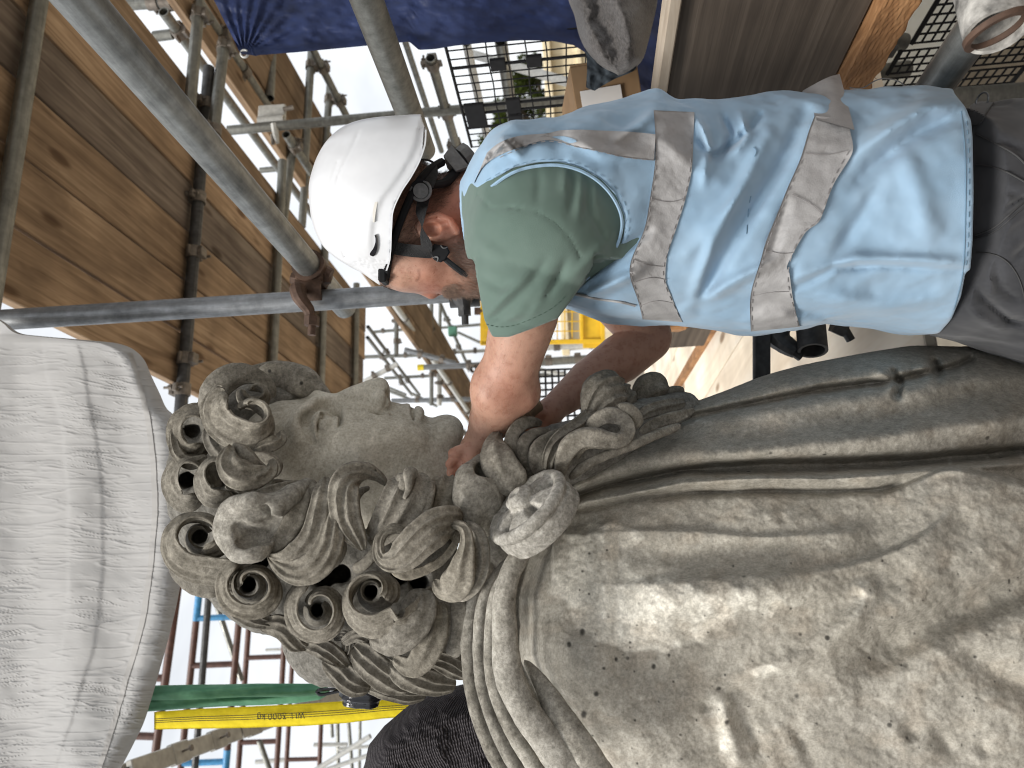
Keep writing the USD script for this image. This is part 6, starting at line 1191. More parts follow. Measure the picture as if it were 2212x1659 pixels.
# hair and beard as short fibres
def fibres(name, maskv, count, ln, r, mat_, flow, lift, seed, label=None):
    rr = np.random.default_rng(seed); idx = np.flatnonzero(maskv); idx = rr.choice(idx, count); b0 = V2[idx] + (rr.random((count, 3)) - 0.5) * 0.0022; n = nv[idx]
    n = np.where(((V2[idx] - np.array([0, 0, 0])) * n).sum(1, keepdims=True) > 1e9, -n, n)
    d = unit(np.asarray(flow) + rr.normal(size=(count, 3)) * 0.35); d = unit(d - n * (d * n).sum(1, keepdims=True) * 0.9 + n * lift * rr.uniform(0.4, 1.6, (count, 1))); L = ln * rr.uniform(0.5, 1.3, (count, 1)); k = rr.normal(size=(count, 3)) * 0.25
    pts = np.stack([b0 - n * 0.001, b0 + d * L * 0.5, b0 + (d + k * 0.6 + np.array([0.25, 0, 0]) * 0.6) * L], 1)
    path = man.path + '/' + numbered(man.path, name); c = UsdGeom.BasisCurves.Define(stage, path)
    c.CreateTypeAttr('linear'); c.CreateCurveVertexCountsAttr(Vt.IntArray.FromNumpy(np.full(count, 3, np.int32))); c.CreatePointsAttr(Vt.Vec3fArray.FromNumpy((q2w(pts.reshape(-1, 3)) - man.loc).astype(np.float32)))
    c.CreateWidthsAttr(Vt.FloatArray.FromNumpy(np.tile([r * 2, r * 1.7, r * 0.6], count).astype(np.float32))); c.SetWidthsInterpolation('vertex'); UsdShade.MaterialBindingAPI.Apply(c.GetPrim()).Bind(M[mat_]); c.GetPrim().SetCustomDataByKey('kind', 'stuff')
_nf = vnorm(V, F); sgnn = np.sign(np.mean(((V - Q(880, 520, 1.1))[isH] * nv[isH]).sum(1))); nv = nv * (1 if sgnn >= 0 else -1)
fibres('hair', scalp & (bx_ > 820), 9000, 0.010, 0.00013, 'hair', (0.55, -0.5, -0.1), 0.15, 1)
fibres('beard', beardm, 7000, 0.0085, 0.00012, 'beard', (1.0, 0.25, -0.1), 0.45, 2)
fibres('moustache', mst, 1100, 0.010, 0.00012, 'beard', (0.8, 0.5, 0.1), 0.5, 3)
fibres('arm_hair', ((bx_ > 1000) & (bx_ < 1215) & (by_ > 690) & (by_ < 960) & (V[:, 2] < 1.04)), 1500, 0.008, 0.00005, 'arm_hair', (-0.3, 1, 0), 0.5, 4)
brow_m = isH & (in_poly(bx_, by_, [(866, 606), (872, 622), (884, 616), (886, 590), (878, 584)]) < 0)
fibres('eyebrow', brow_m, 160, 0.006, 0.00007, 'arm_hair', (0.4, -0.8, 0), 0.4, 6)

# clothes ------------------------------------------------------------
dT = 1.0; sT = dT / FPX
bk = PchipInterpolator([960, 1010, 1040, 1075, 1120, 1180, 1240, 1330, 1390, 1412, 1440, 1500, 1600, 1680, 1760, 1850, 1960, 2040, 2085, 2105, 2200], [455, 385, 338, 305, 294, 290, 262, 240, 222, 231, 240, 242, 229, 222, 227, 223, 216, 216, 226, 250, 262])
ft = PchipInterpolator([960, 1010, 1040, 1100, 1160, 1235, 1330, 1470, 1560, 1650, 1750, 1820, 1900, 2030, 2060, 2085, 2103, 2200], [470, 520, 560, 610, 640, 660, 690, 696, 706, 722, 711, 701, 701, 716, 690, 640, 520, 500])
wd = PchipInterpolator([960, 1010, 1060, 1120, 1200, 1300, 1450, 1700, 1950, 2110, 2200], [0.05, 0.11, 0.17, 0.20, 0.205, 0.19, 0.175, 0.170, 0.180, 0.182, 0.182])
foldsV = [([(1510, 660), (1560, 560), (1634, 440), (1700, 330), (1740, 240)], 0.009, 16), ([(1500, 640), (1540, 520), (1610, 390), (1660, 290)], -0.007, 14), ([(1504, 300), (1540, 340), (1600, 300), (1640, 250)], 0.007, 9), ([(1500, 250), (1520, 280), (1530, 320), (1520, 400)], -0.006, 9), ([(1560, 250), (1580, 290), (1560, 340)], 0.006, 8),
    ([(1600, 245), (1615, 290), (1590, 330)], -0.005, 8), ([(1240, 610), (1300, 575), (1340, 545), (1400, 500)], 0.008, 10), ([(1245, 650), (1320, 615), (1390, 580)], -0.009, 12), ([(1250, 585), (1330, 520)], -0.006, 9), ([(1720, 620), (1800, 580), (1900, 572), (2090, 583)], 0.007, 9), ([(1720, 600), (1850, 560), (2000, 565), (2090, 570)], -0.008, 16),
    ([(1480, 560), (1540, 480), (1600, 420), (1640, 380)], -0.006, 18), ([(1850, 330), (1920, 280), (2000, 232), (2060, 224)], -0.010, 18), ([(1840, 400), (1900, 350), (1980, 290), (2070, 250)], 0.008, 18), ([(1800, 560), (1850, 480), (1900, 400)], 0.005, 16), ([(1950, 330), (1990, 420), (2010, 520)], -0.005, 26), ([(1060, 330), (1090, 305), (1120, 330)], -0.008, 10),
    ([(1420, 300), (1500, 360), (1560, 400)], -0.003, 18), ([(1660, 560), (1680, 500), (1700, 440)], 0.005, 12), ([(1330, 300), (1380, 270), (1420, 240)], -0.006, 12), ([(1240, 300), (1300, 330), (1380, 330)], -0.005, 14), ([(1600, 640), (1700, 660), (1800, 680)], 0.005, 18), ([(1480, 670), (1600, 600), (1680, 560)], -0.007, 14), ([(1780, 640), (1900, 660), (2030, 650)], -0.006, 20)]
def pxof(p): return p[:, 0] / p[:, 2] * FPX + W / 2, p[:, 1] / p[:, 2] * FPX + H / 2
def torso(p, folds=(), grow=0.0, noise_amp=0.0):
    a, b = p[:, 0] / sT + W / 2, p[:, 1] / sT + H / 2; ac = np.clip(a, 960, 2200); t0, t1, w = bk(ac), ft(ac), wd(ac); c = (t0 + t1) / 2; r = (t1 - t0) / 2 * sT
    y = (b - c) * sT; z = p[:, 2] - (dT + 0.015); n = 2.35
    k = (np.abs(y / (r + grow)) ** n + np.abs(z / (w + grow)) ** n) ** (1 / n); f = (k - 1) * np.minimum(r, w) * 0.92
    near = z < 0.06
    if len(folds):
        px, py = pxof(p); off = np.zeros(len(p)); m = near & (np.abs(f) < 0.05)
        for ln, A, wf in folds:
            A = A * 1.5
            L = np.asarray(ln, float); mm = m & (px > L[:, 0].min() - 3 * wf) & (px < L[:, 0].max() + 3 * wf) & (py > L[:, 1].min() - 3 * wf) & (py < L[:, 1].max() + 3 * wf); idx = np.flatnonzero(mm)
            if len(idx):
                d, s, fr = pdist(px[idx], py[idx], L); off[idx] += A * np.exp(-(d / wf) ** 2) * np.sin(np.pi * np.clip(fr * 0.9 + 0.05, 0, 1)) ** 0.6
        f = f + off
    return f
def wav(p, amp, s, seed): return (fbm(p * s, 3, seed) - 0.5) * amp
hole = [(1008, 505), (1016, 455), (1032, 418), (1062, 390), (1110, 362), (1165, 350), (1210, 350), (1255, 362), (1300, 388), (1332, 424), (1350, 470), (1348, 505), (1335, 540), (1302, 580), (1260, 614), (1236, 632), (1190, 720), (1000, 720)]
nb_ = [Q(985, 450, 1.1), Q(1050, 410, 1.1)]
def hole_sd(p):
    px, py = pxof(p); return np.maximum(in_poly(px, py, hole) * 0.9 / FPX, p[:, 2] - 0.99)
def vest(p):
    f = torso(p, foldsV) - wav(p, 0.014, 11, 4) - wav(p, 0.006, 30, 5) - wav(p, 0.002, 80, 6); px, py = pxof(p)
    f = np.maximum(np.maximum(f, -(f + 0.014)), -hole_sd(p)); hem = np.interp(py, [200, 232, 262, 300, 420, 520, 584, 586, 640, 690, 730], [2060, 2086, 2098, 2101, 2103, 2101, 2096, 2086, 2076, 2055, 2020])
    f = np.maximum(f, (px - hem) * 0.9 / FPX)
    return np.maximum(f, -scap(p, [Q(950, 470, 1.09), Q(1040, 415, 1.09)], [0.062, 0.052]))
lo, hi = Q(1000, 195, 1.0), Q(2125, 740, 1.0); lo[2], hi[2] = 0.78, 1.24
V, F = largest(*nets(vest, lo, hi, 0.0028)); V = relax(V, F, 4); vs = part('vest', (q2w(V), F), M['vest'], man, smooth=True, label='pale blue high-visibility vest with grey reflective tape')
foldsS = [([(1042, 706), (1100, 660), (1150, 610), (1180, 560)], 0.0042, 9), ([(1046, 718), (1120, 690), (1180, 640), (1215, 590)], 0.0042, 9), ([(1046, 690), (1090, 640), (1140, 590)], -0.005, 10), ([(1060, 710), (1150, 670), (1200, 610)], -0.005, 10), ([(1180, 640), (1210, 590), (1225, 560)], 0.0042, 9), ([(1240, 360), (1238, 410), (1230, 460)], 0.004, 9), ([(1222, 360), (1218, 410)], -0.004, 9), ([(1255, 372), (1258, 420), (1250, 470)], -0.003, 9), ([(1268, 380), (1270, 430), (1262, 480)], 0.004, 9), ([(1162, 356), (1165, 400), (1160, 440)], 0.003, 9), ([(1285, 395), (1288, 440)], -0.003, 9), ([(1318, 540), (1280, 470), (1262, 420)], 0.003, 9), ([(1235, 600), (1275, 560), (1320, 510)], -0.005, 12), ([(1030, 520), (1060, 545), (1090, 560)], -0.004, 16), ([(1040, 600), (1080, 620), (1110, 615)], 0.004, 12)]
sl = [(1170, 430, 0.94), (1175, 520, 0.895), (1150, 600, 0.895), (1130, 680, 0.905), (1118, 740, 0.918)]
def shirt(p):
    px, py = pxof(p); f = torso(p, (), -0.008); g = scap(p, J(*sl), np.array([0.092, 0.094, 0.080, 0.062, 0.052])); g = smin(g, sell(p, Q(1200, 500, 0.93), (0.105, 0.10, 0.10)), 0.03)
    m = (np.abs(g) < 0.05) & (p[:, 2] < 0.96); idx = np.flatnonzero(m); off = np.zeros(len(p))
    for ln, A, wf in foldsS:
        if len(idx):
            d, s, fr = pdist(px[idx], py[idx], ln); off[idx] += A * np.exp(-(d / wf) ** 2) * np.sin(np.pi * np.clip(fr * 0.9 + 0.05, 0, 1)) ** 0.6
    seamd, _, _ = pdist(px, py, [(1032, 420), (1060, 450), (1110, 448), (1160, 458), (1200, 480), (1235, 520), (1255, 560)])
    off += 0.0022 * np.exp(-(seamd / 2.2) ** 2) * m
    g = g + off - wav(p, 0.008, 14, 8); h, s, _ = pdist(px, py, [(1030, 600), (1046, 690), (1064, 728), (1100, 728), (1150, 710), (1205, 688), (1240, 640), (1260, 610)])
    cut = np.where(s > 0, h, -h) * 0.9 / FPX * np.where(py > 560, 1, 0) - np.where(py > 560, 0, 1.0)
    g = np.maximum(g, cut); g = np.maximum(g, -np.maximum(g + 0.006, -(cut + 0.004) - 0.03))
    return smin(f, g, 0.012)
lo, hi = Q(1000, 250, 0.95), Q(1420, 780, 0.95); lo[2], hi[2] = 0.77, 1.22
V, F = largest(*nets(shirt, lo, hi, 0.0026)); V = relax(V, F, 3); part('shirt', (q2w(V), F), M['shirt'], man, smooth=True, label='sage green T-shirt')
# jeans
jb = PchipInterpolator([2000, 2090, 2120, 2150, 2212, 2330], [250, 246, 230, 232, 246, 250]); jf = PchipInterpolator([2000, 2040, 2100, 2160, 2212, 2330], [690, 716, 732, 752, 772, 800])
foldsJ = [([(2110, 280), (2150, 300), (2215, 330)], 0.006, 10), ([(2110, 490), (2150, 470), (2190, 440), (2230, 420)], 0.010, 8), ([(2104, 520), (2160, 500), (2230, 450)], -0.007, 12), ([(2095, 600), (2120, 640), (2180, 690), (2230, 700)], 0.011, 9), ([(2080, 640), (2110, 680), (2170, 715)], -0.008, 10), ([(2110, 580), (2140, 610), (2140, 650)], -0.006, 8), ([(2150, 560), (2160, 620), (2200, 650)], 0.007, 9), ([(2108, 395), (2160, 405), (2220, 430)], 0.006, 7), ([(2190, 560), (2230, 520)], 0.008, 10)]
def jeans(p):
    a, b = p[:, 0] / sT + W / 2, p[:, 1] / sT + H / 2; ac = np.clip(a, 2000, 2330); t0, t1 = jb(ac), jf(ac); c, r = (t0 + t1) / 2, (t1 - t0) / 2 * sT; y = (b - c) * sT; z = p[:, 2] - (dT + 0.015); n = 2.2
    k = (np.abs(y / r) ** n + np.abs(z / 0.172) ** n) ** (1 / n); f = (k - 1) * 0.155; px, py = pxof(p); off = np.zeros(len(p)); idx = np.flatnonzero((np.abs(f) < 0.05) & (z < 0.02))
    for ln, A, wf in foldsJ:
        if len(idx):
            d, s, fr = pdist(px[idx], py[idx], ln); off[idx] += A * np.exp(-(d / wf) ** 2) * np.sin(np.pi * np.clip(fr * 0.9 + 0.05, 0, 1)) ** 0.6
    return np.maximum(f + off - wav(p, 0.008, 20, 9), (2010 - a) * sT)
lo, hi = Q(2000, 200, 1.0), Q(2320, 830, 1.0); lo[2], hi[2] = 0.78, 1.24
V, F = nets(jeans, lo, hi, 0.0034); jn = part('jeans', (q2w(V), F), M['jeans'], man, smooth=True, label='charcoal denim jeans')

# pieces that lie on a surface: found by marching along each ray to the cloth
def march(f, px, py, d0=0.76, d1=1.3, n=26):
    shp = px.shape; px, py = px.ravel(), py.ravel(); r = Q(px, py, 1.0); t = np.full(len(px), d0); hit = np.zeros(len(px), bool)
    for _ in range(n):
        d = f(r * t[:, None]); t = t + np.clip(d, -0.02, 0.05) * 0.8
    return t.reshape(shp)
def onto(f, name, poly_rows, mat_, parent, lift=0.0025, n=(60, 12), back=0.004, label=None, wob=0.0):
    """a band of cloth between two picture curves (rows of left x,y and right x,y), laid on the surface f"""
    r = catmull(np.array([list(q[:2]) + [0] + list(q[2:]) for q in poly_rows], float), n[0]); A, B = r[:, :2], r[:, 3:5]; u = np.linspace(0, 1, n[1])
    X = A[:, 0:1] + (B[:, 0] - A[:, 0])[:, None] * u; Y = A[:, 1:2] + (B[:, 1] - A[:, 1])[:, None] * u; D = march(f, X, Y)
    D = D - lift + (wob * N3(X, Y, 41, 1 / 8.) if wob else 0); D2 = D + back
    v = np.vstack([P(X, Y, D).reshape(-1, 3), P(X, Y, D2).reshape(-1, 3)]); f_ = grid_faces(*n); k = n[0] * n[1]; f_ = np.vstack([f_, f_[:, ::-1] + k])
    loop = np.r_[np.arange(n[1]), np.arange(1, n[0]) * n[1] + n[1] - 1, (n[0] - 1) * n[1] + np.arange(n[1] - 2, -1, -1), np.arange(n[0] - 2, 0, -1) * n[1]]; l2 = np.roll(loop, -1)
    f_ = np.vstack([f_, np.stack([loop, l2, l2 + k], -1), np.stack([loop, l2 + k, loop + k], -1)])
    return part(name, (v, f_), M[mat_], parent, smooth=40, label=label)
def line_on(f, name, pts, r, mat_, parent, lift=0.001, n=60, dash=None):
    s = catmull(np.c_[np.array(pts, float), np.zeros(len(pts))], n); D = march(f, s[:, 0], s[:, 1]); pp = P(s[:, 0], s[:, 1], D - lift)
    if dash: m = cat_([sweep(pp[i:i + dash], r, 5) for i in range(0, n - dash, int(dash * 1.7))])
    else: m = sweep(pp, r, 5)
    return part(name, m, M[mat_], parent)
vsurf = lambda p: np.maximum(torso(p, foldsV) - wav(p, 0.014, 11, 4) - wav(p, 0.006, 30, 5) - wav(p, 0.002, 80, 6), -1)
t1 = onto(vsurf, 'reflective_tape', [(1024, 395, 1052, 330), (1042, 362, 1085, 305), (1080, 335, 1130, 292), (1130, 316, 1180, 288), (1190, 303, 1215, 281), (1240, 316, 1250, 280), (1290, 326, 1300, 282), (1340, 338, 1350, 284), (1413, 347, 1416, 290)], 'tape', vs, n=(90, 16), wob=0.0015, lift=0.0055, back=0.008)
t2 = onto(vsurf, 'reflective_tape', [(1412, 238, 1500, 242), (1416, 300, 1498, 300), (1414, 360, 1495, 360), (1404, 430, 1482, 425), (1390, 500, 1462, 490), (1370, 545, 1440, 560), (1360, 590, 1437, 600), (1375, 640, 1452, 645), (1388, 690, 1474, 696)], 'tape', vs, n=(110, 18), wob=0.002)
t3 = onto(vsurf, 'reflective_tape', [(1622, 716, 1728, 706), (1620, 660, 1712, 640), (1624, 625, 1705, 590), (1644, 560, 1700, 575), (1652, 530, 1742, 500), (1680, 460, 1768, 480), (1704, 400, 1800, 400), (1730, 340, 1843, 320), (1745, 290, 1836, 278), (1760, 250, 1838, 258)], 'tape', vs, n=(120, 18), lift=0.006, back=0.007, wob=0.002)
fq = [P(1734, 196, 0.93), P(1814, 160, 0.94), P(1846, 280, 0.84), P(1765, 258, 0.855)]
g_ = np.linspace(0, 1, 14); U_, V_ = np.meshgrid(g_, g_, indexing='ij'); tri_ = (fq[0] * (1 - U_[..., None]) * (1 - V_[..., None]) + fq[1] * (U_ * (1 - V_))[..., None] + fq[2] * (U_ * V_)[..., None] + fq[3] * ((1 - U_) * V_)[..., None]) + (-_F) * (0.012 * np.sin(np.pi * U_) * (1 - V_))[..., None]
part('loose_end', (np.vstack([tri_.reshape(-1, 3), tri_.reshape(-1, 3) + _F * 0.0015]), np.vstack([grid_faces(14, 14), grid_faces(14, 14)[:, ::-1] + 196])), M['tape'], vs, smooth=True)
for a in ([(1654, 540), (1690, 548), (1716, 545)], [(1624, 640), (1665, 632), (1704, 630)], [(1712, 420), (1750, 440), (1776, 462)], [(1738, 330), (1785, 334), (1830, 325)]): line_on(vsurf, 'crease', a, 0.0004, 'seam_tape', t3, 0.0075, 30)
for a in ([(1408, 430), (1450, 436), (1480, 428)], [(1370, 560), (1400, 572), (1435, 576)], [(1370, 610), (1410, 600), (1440, 605)], [(1385, 660), (1420, 650), (1455, 655)]): line_on(vsurf, 'crease', a, 0.0004, 'seam_tape', t2, 0.0036, 30)
for side in ([(1415, 300), (1417, 348), (1407, 430), (1394, 500), (1374, 545), (1364, 590), (1378, 640), (1390, 688)], [(1494, 300), (1491, 360), (1478, 425), (1458, 490), (1437, 560), (1433, 600), (1449, 645), (1470, 690)]): line_on(vsurf, 'stitching', side, 0.0005, 'seam_tape', t2, 0.0034, 120, dash=4)
for side in ([(1626, 712), (1624, 660), (1629, 625), (1648, 560), (1657, 530), (1684, 460), (1708, 400), (1735, 340)], [(1724, 704), (1708, 640), (1702, 600), (1737, 500), (1763, 480), (1795, 400), (1838, 320)]): line_on(vsurf, 'stitching', side, 0.0005, 'seam_tape', t3, 0.0072, 120, dash=4)
line_on(vsurf, 'stitching', [(1080, 340), (1130, 318), (1190, 305), (1240, 316), (1290, 326), (1340, 338), (1410, 346)], 0.0005, 'seam_tape', t1, 0.0066, 110, dash=4)
tear = onto(vsurf, 'tear', [(1192, 296, 1194, 295), (1212, 302, 1212, 294), (1232, 309, 1230, 297), (1246, 306, 1244, 302)], 'vest', t1, lift=0.0065, n=(20, 6), back=0.002)
# vest binding round the arm opening, hem, thread and front edge
line_on(vsurf, 'armhole_binding', [(1026, 470), (1038, 428), (1066, 400), (1112, 371), (1165, 358), (1208, 357), (1252, 368), (1294, 393), (1325, 428), (1343, 472), (1341, 505), (1329, 538), (1298, 576), (1254, 612)], 0.0018, 'vest', vs, -0.0005, 140)
line_on(vsurf, 'stitching', [(1050, 390), (1112, 358), (1165, 346), (1212, 346), (1260, 358), (1306, 384), (1340, 420), (1358, 470), (1356, 508), (1342, 546)], 0.0003, 'seam', vs, 0.0006, 140, dash=4)
line_on(vsurf, 'hem_stitching', [(2088, 262), (2092, 320), (2093, 420), (2091, 520), (2086, 580)], 0.0005, 'seam', vs, 0.0008, 120, dash=5); line_on(vsurf, 'hem_stitching', [(2076, 240), (2084, 320), (2086, 420), (2084, 520), (2078, 600), (2060, 670)], 0.0005, 'seam', vs, 0.0008, 120)
line_on(vsurf, 'loose_thread', [(1628, 318), (1634, 325), (1630, 338)], 0.0006, 'seam', vs, 0.001, 20); line_on(vsurf, 'loose_thread', [(1622, 424), (1618, 445), (1613, 500), (1610, 535)], 0.0006, 'seam', vs, 0.001, 40, dash=7)
line_on(vsurf, 'front_edge', [(1240, 634), (1290, 645), (1340, 652), (1372, 660)], 0.002, 'tape', vs, 0.002, 30)
ssurf = shirt
line_on(ssurf, 'sleeve_stitching', [(1050, 700), (1075, 706), (1110, 703), (1150, 688), (1195, 664), (1228, 632)], 0.0004, 'seam_green', vs, 0.0006, 100, dash=4)
for a in ([(2108, 290), (2150, 310), (2200, 340), (2225, 370)], [(2108, 356), (2150, 362), (2225, 400)]): line_on(jeans, 'seam', a, 0.0009, 'seam_grey', jn, 0.001, 40)
line_on(jeans, 'seam', [(2102, 510), (2150, 490), (2190, 455), (2230, 425)], 0.0012, 'seam_grey', jn, 0.001, 50); line_on(jeans, 'seam', [(2104, 518), (2152, 498), (2194, 463), (2230, 436)], 0.0007, 'seam_grey', jn, 0.001, 50); line_on(jeans, 'seam', [(2108, 545), (2160, 555), (2200, 600), (2215, 660)], 0.0008, 'seam_grey', jn, 0.001, 40)
pf = onto(jeans, 'pocket_flap', [(2090, 268, 2095, 228), (2105, 272, 2120, 219), (2117, 269, 2146, 221)], 'jeans', jn, lift=0.004, n=(16, 16), back=0.005); line_on(jeans, 'seam', [(2096, 268), (2115, 268), (2128, 250), (2146, 222)], 0.0008, 'seam_grey', pf, 0.0048, 30)
part('button', trimesh.creation.torus(0.010, 0.0012, transform=np.vstack([np.c_[np.array([_R, unit(_F + 0.2 * _U), _U]).T, P(2122, 217, 0.985)], [0, 0, 0, 1]])), M['steel_v'], jn)

# helmet ---------------------------------------------------------------
hl = PchipInterpolator([262, 270, 276, 293, 330, 376, 420, 466, 501, 528, 555, 574, 589, 604, 617, 624], [870, 800, 772, 742, 710, 690, 681, 684, 692, 704, 726, 752, 781, 802, 821, 830]); rimf = PchipInterpolator([255, 270, 278, 305, 341, 382, 418, 441, 466, 518, 555, 580, 593, 617, 630], [912, 917, 921, 920, 910, 889, 866, 853, 848, 846, 844, 838, 833, 822, 818])
hw = PchipInterpolator([262, 266, 276, 300, 340, 400, 460, 520, 560, 590, 610, 620, 624], [0.004, 0.03, 0.055, 0.082, 0.104, 0.117, 0.119, 0.110, 0.094, 0.070, 0.040, 0.015, 0.003])
def helm(p, grow=0.0):
    a, b = p[:, 0] / sM + W / 2, p[:, 1] / sM + H / 2; bc_ = np.clip(b, 262, 624); xl, xr = hl(bc_), rimf(bc_); x0 = np.maximum(xr + 75, xl + 80); w = hw(bc_); z = p[:, 2] - DM
    rx = (x0 - xl) * sM; u = np.clip((x0 - a) * sM, 0, None); n = 2.3; k = ((u / (rx + grow)) ** n + np.abs(z / (w + grow)) ** n) ** (1 / n); f = (k - 1) * np.minimum(rx, w) * 0.85
    f = np.maximum(f, (np.abs(b - 443) - 181) * sM * 0.8)
    px, py = pxof(p); bc2 = np.clip(py, 255, 630); return f, px, py, rimf(bc2)
def helmet(p):
    f, a, b, xr = helm(p); px, py = pxof(p); near = p[:, 2] < DM
    g1, s1, _ = pdist(a, b, [(905, 284), (900, 310), (885, 345), (855, 390), (825, 430), (806, 480), (802, 520), (804, 560), (790, 590)])
    f = f - 0.0028 * near * np.clip((575 - b) / 40, 0, 1) / (1 + np.exp(-np.where(s1 > 0, g1, -g1) / 1.5)) 
    for ln in ([(745, 560), (725, 500), (722, 440), (730, 380), (760, 320), (775, 285)], [(712, 520), (705, 460), (712, 400), (730, 350)]):
        d, s, fr = pdist(a, b, ln); f = f + near * 0.0012 * np.exp(-(d / 2.2) ** 2)
    f2 = f + 0.0042; f = np.maximum(f, -f2)
    return np.maximum(f, (a - xr) * sM * 0.9)
lo, hi = Q(665, 250, DM), Q(935, 640, DM); lo[2], hi[2] = DM - 0.13, DM + 0.13
V, F = nets(helmet, lo, hi, 0.0021); V = relax(V, F, 10); hp = part('helmet', (q2w(V), F), M['helmet'], man, smooth=True, label='scuffed white helmet')
hs = lambda p: helm(p)[0]
onto(hs, 'vent_plug', [(809, 508, 811, 507), (811, 518, 814, 515), (809, 530, 815, 530), (804, 540, 814, 540), (799, 548, 810, 551), (800, 552, 806, 554)], 'black_gloss', hp, lift=0.004, n=(24, 6), back=0.004)
onto(hs, 'vent_slot', [(806, 480, 809, 480), (805, 460, 811, 462), (810, 436, 816, 436)], 'helmet_mark', hp, lift=0.0035, n=(16, 5), back=0.002)
for a in ([(775, 560), (745, 540), (722, 510), (708, 470)], [(730, 520), (722, 480), (712, 450)], [(745, 500), (738, 470), (728, 440), (720, 400), (732, 350)], [(757, 430), (759, 400), (766, 360), (770, 330)], [(772, 560), (768, 540), (740, 520)], [(700, 420), (712, 380), (735, 330)]): line_on(hs, 'scuff', a, 0.0006, 'helmet_mark', hp, 0.0004, 40)
onto(hs, 'rim_edge', [(918, 280, 921.5, 280), (917, 305, 920.5, 305), (907, 341, 910.5, 341), (886, 382, 889.5, 382), (863, 418, 866.5, 418), (845, 466, 848.5, 466), (843, 518, 846, 518), (841, 555, 844, 555), (830, 593, 833, 593)], 'helmet', hp, lift=0.0042, n=(70, 5), back=0.006)
# harness of the helmet
hc = lambda p: head(p)
hz = lambda x, y, z: P(x, y, DM - z * sM)
rigp = cat_([sweep(catmull([hz(838, 606, 30), hz(836, 590, 70), hz(845, 540, 108), hz(868, 470, 116), hz(895, 410, 108), hz(925, 370, 84), hz(955, 350, 50)], 40), np.linspace(7, 9, 40) * sM, 8)])
hb_ = part('headband', rigp, M['black'], man); part('headband_pad', obox(hz(838, 604, 10), (-_U, -_R, _F), (0.006, 0.010, 0.05), 0.004), M['black'], hb_)
part('adjuster_knob', ring(hz(909, 412, 112), hz(909, 412, 100), 0.0155, None, 28), M['black'], hb_); part('knob_cap', ring(hz(909, 412, 118), hz(909, 412, 110), 0.0105, None, 24), M['grey_plastic'], hb_)
part('knob_ring', trimesh.creation.torus(0.0135, 0.0022, transform=np.vstack([np.c_[np.array([_R, _U, -_F]).T, hz(909, 412, 113)], [0, 0, 0, 1]])), M['grey_plastic'], hb_)
kn = [hz(1016, 336, 10), hz(975, 366, 20)]; wkn = unit(np.cross(unit(kn[0] - kn[1]), _F))
part('size_knob', cat_([hull(np.vstack([kn[1] + wkn * 0.014 * s1 + _F * s2 * 0.03 for s1 in (-1, 1) for s2 in (-1, 1)] + [kn[1] * 0.45 + kn[0] * 0.55 + wkn * 0.020 * s1 + _F * s2 * 0.03 for s1 in (-1, 1) for s2 in (-1, 1)])), ring(kn[1] * 0.42 + kn[0] * 0.58, kn[0], 0.0215, None, 10)]), M['grey_plastic'], hb_, smooth=False)
part('nape_band', sweep(catmull([hz(985, 372, 40), hz(960, 395, 70), hz(935, 400, 92), hz(912, 412, 104)], 20), np.linspace(11, 7, 20) * sM, 8), M['black'], hb_)
def ribbon3(pts, w, th, mat_, name, parent, wdir, n=50):
    C = catmull(np.array(pts, float), n); Wd = np.asarray(wdir, float); Wd = np.repeat(Wd[None], n, 0) if Wd.ndim == 1 else catmull(Wd, n); v, f = ribbon(C, Wd, np.full(n, w) if np.ndim(w) == 0 else np.interp(np.linspace(0, 1, n), np.linspace(0, 1, len(w)), w), np.full(n, th), 0, 0, 16, (0.0, 0.0), 0.35); return part(name, (v, f), M[mat_], parent, smooth=40)
up_, rt_ = -(-_U), -_R
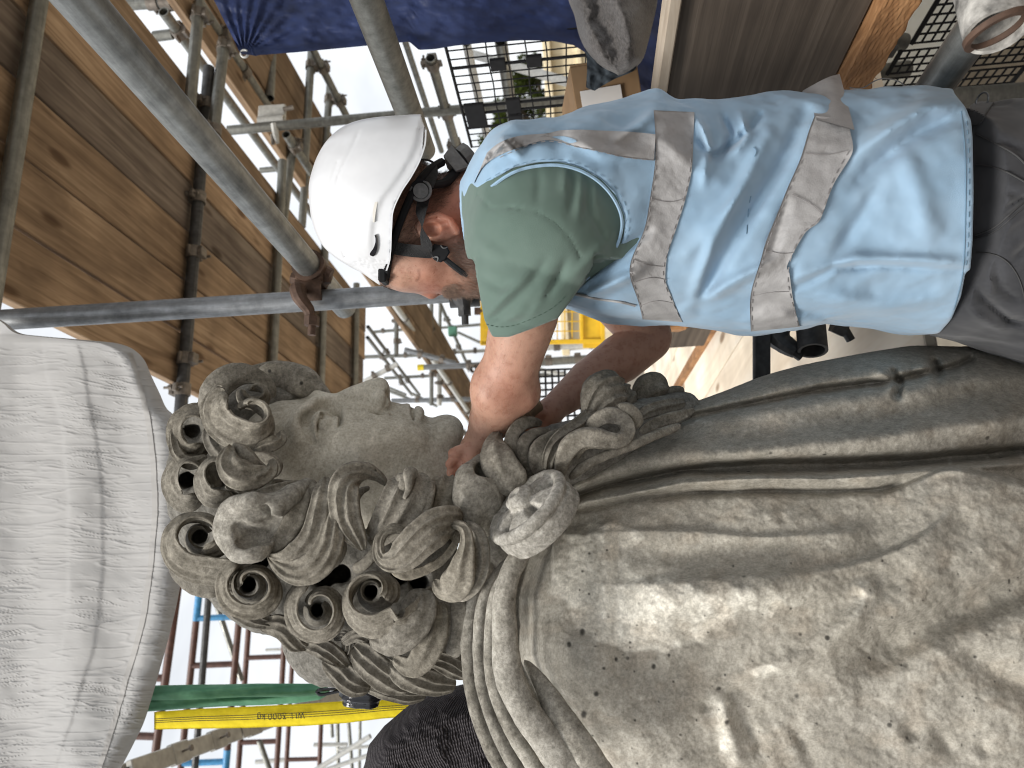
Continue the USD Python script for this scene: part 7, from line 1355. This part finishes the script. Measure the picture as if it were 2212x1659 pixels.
ribbon3([hz(892, 345, 70), hz(920, 345, 70), hz(936, 352, 74), hz(940, 366, 82), hz(934, 383, 94), hz(924, 402, 108)], np.array([3, 3, 4, 9, 15, 17]) * 1.35 * sM, 0.0015, 'web', 'chin_strap', hb_, [list(-_U)] * 4 + [list(unit(-_U + 0.5 * (-_R)))] * 2, n=50)
hsurf = lambda p: smin(head(p), sell(p, Q(942, 494, 1.022), (0.036, 0.032, 0.012)), 0.02)
onto(hsurf, 'chin_strap', [(838, 520, 838, 547), (868, 525, 866, 552), (900, 529, 898, 556), (934, 531, 932, 558)], 'web', hb_, lift=0.0045, n=(30, 8), back=0.002)
onto(hsurf, 'chin_strap', [(914, 395, 936, 402), (906, 420, 929, 426), (899, 446, 923, 450), (899, 462, 919, 464), (906, 478, 916, 479), (910, 490, 913, 490), (908, 502, 918, 501), (908, 518, 928, 516), (910, 534, 934, 530)], 'web', hb_, lift=0.0055, n=(60, 8), back=0.002)
bp = [(948, 528), (966, 532), (972, 545), (962, 562), (952, 567), (938, 562), (929, 550), (930, 534), (938, 527)]
part('buckle', hull([hz(x, y, 114) for x, y in bp] + [hz(x, y, 100) for x, y in bp] + [hz(950 + (x - 950) * 0.85, 545 + (y - 545) * 0.85, 117) for x, y in bp]), M['black'], hb_, smooth=20)
part('buckle_slot', cat_([sweep(catmull([hz(935, 556, 115), hz(946, 556, 118), hz(944, 566, 116)], 12), 0.0009, 6), sweep(catmull([hz(952, 530, 116), hz(958, 536, 118), hz(966, 534, 115)], 12), 0.0009, 6)]), M['grey_plastic'], hb_)
part('chin_strap', sweep(catmull([hz(962, 560, 98), hz(1000, 590, 70), hz(1040, 612, 20)], 16), 0.004, 6), M['web'], hb_)
# neck hair nape shadow mass
# wooden handle in the far hand
hq0, hq1 = P(1162, 871, 1.045), P(1120, 905, 1.03); hx_ = unit(hq0 - hq1)
hd_ = thing('tool_handle', 'round wooden tool handle held between the man\'s hands', 'tool', hq1)
part('handle', cat_([ring(hq1, hq0 - hx_ * 0.004, 0.0125, None, 20), sweep([hq0 - hx_ * 0.004, hq0 - hx_ * 0.001, hq0], [0.0125, 0.0118, 0.0095], 20)]), M['handle'], hd_)
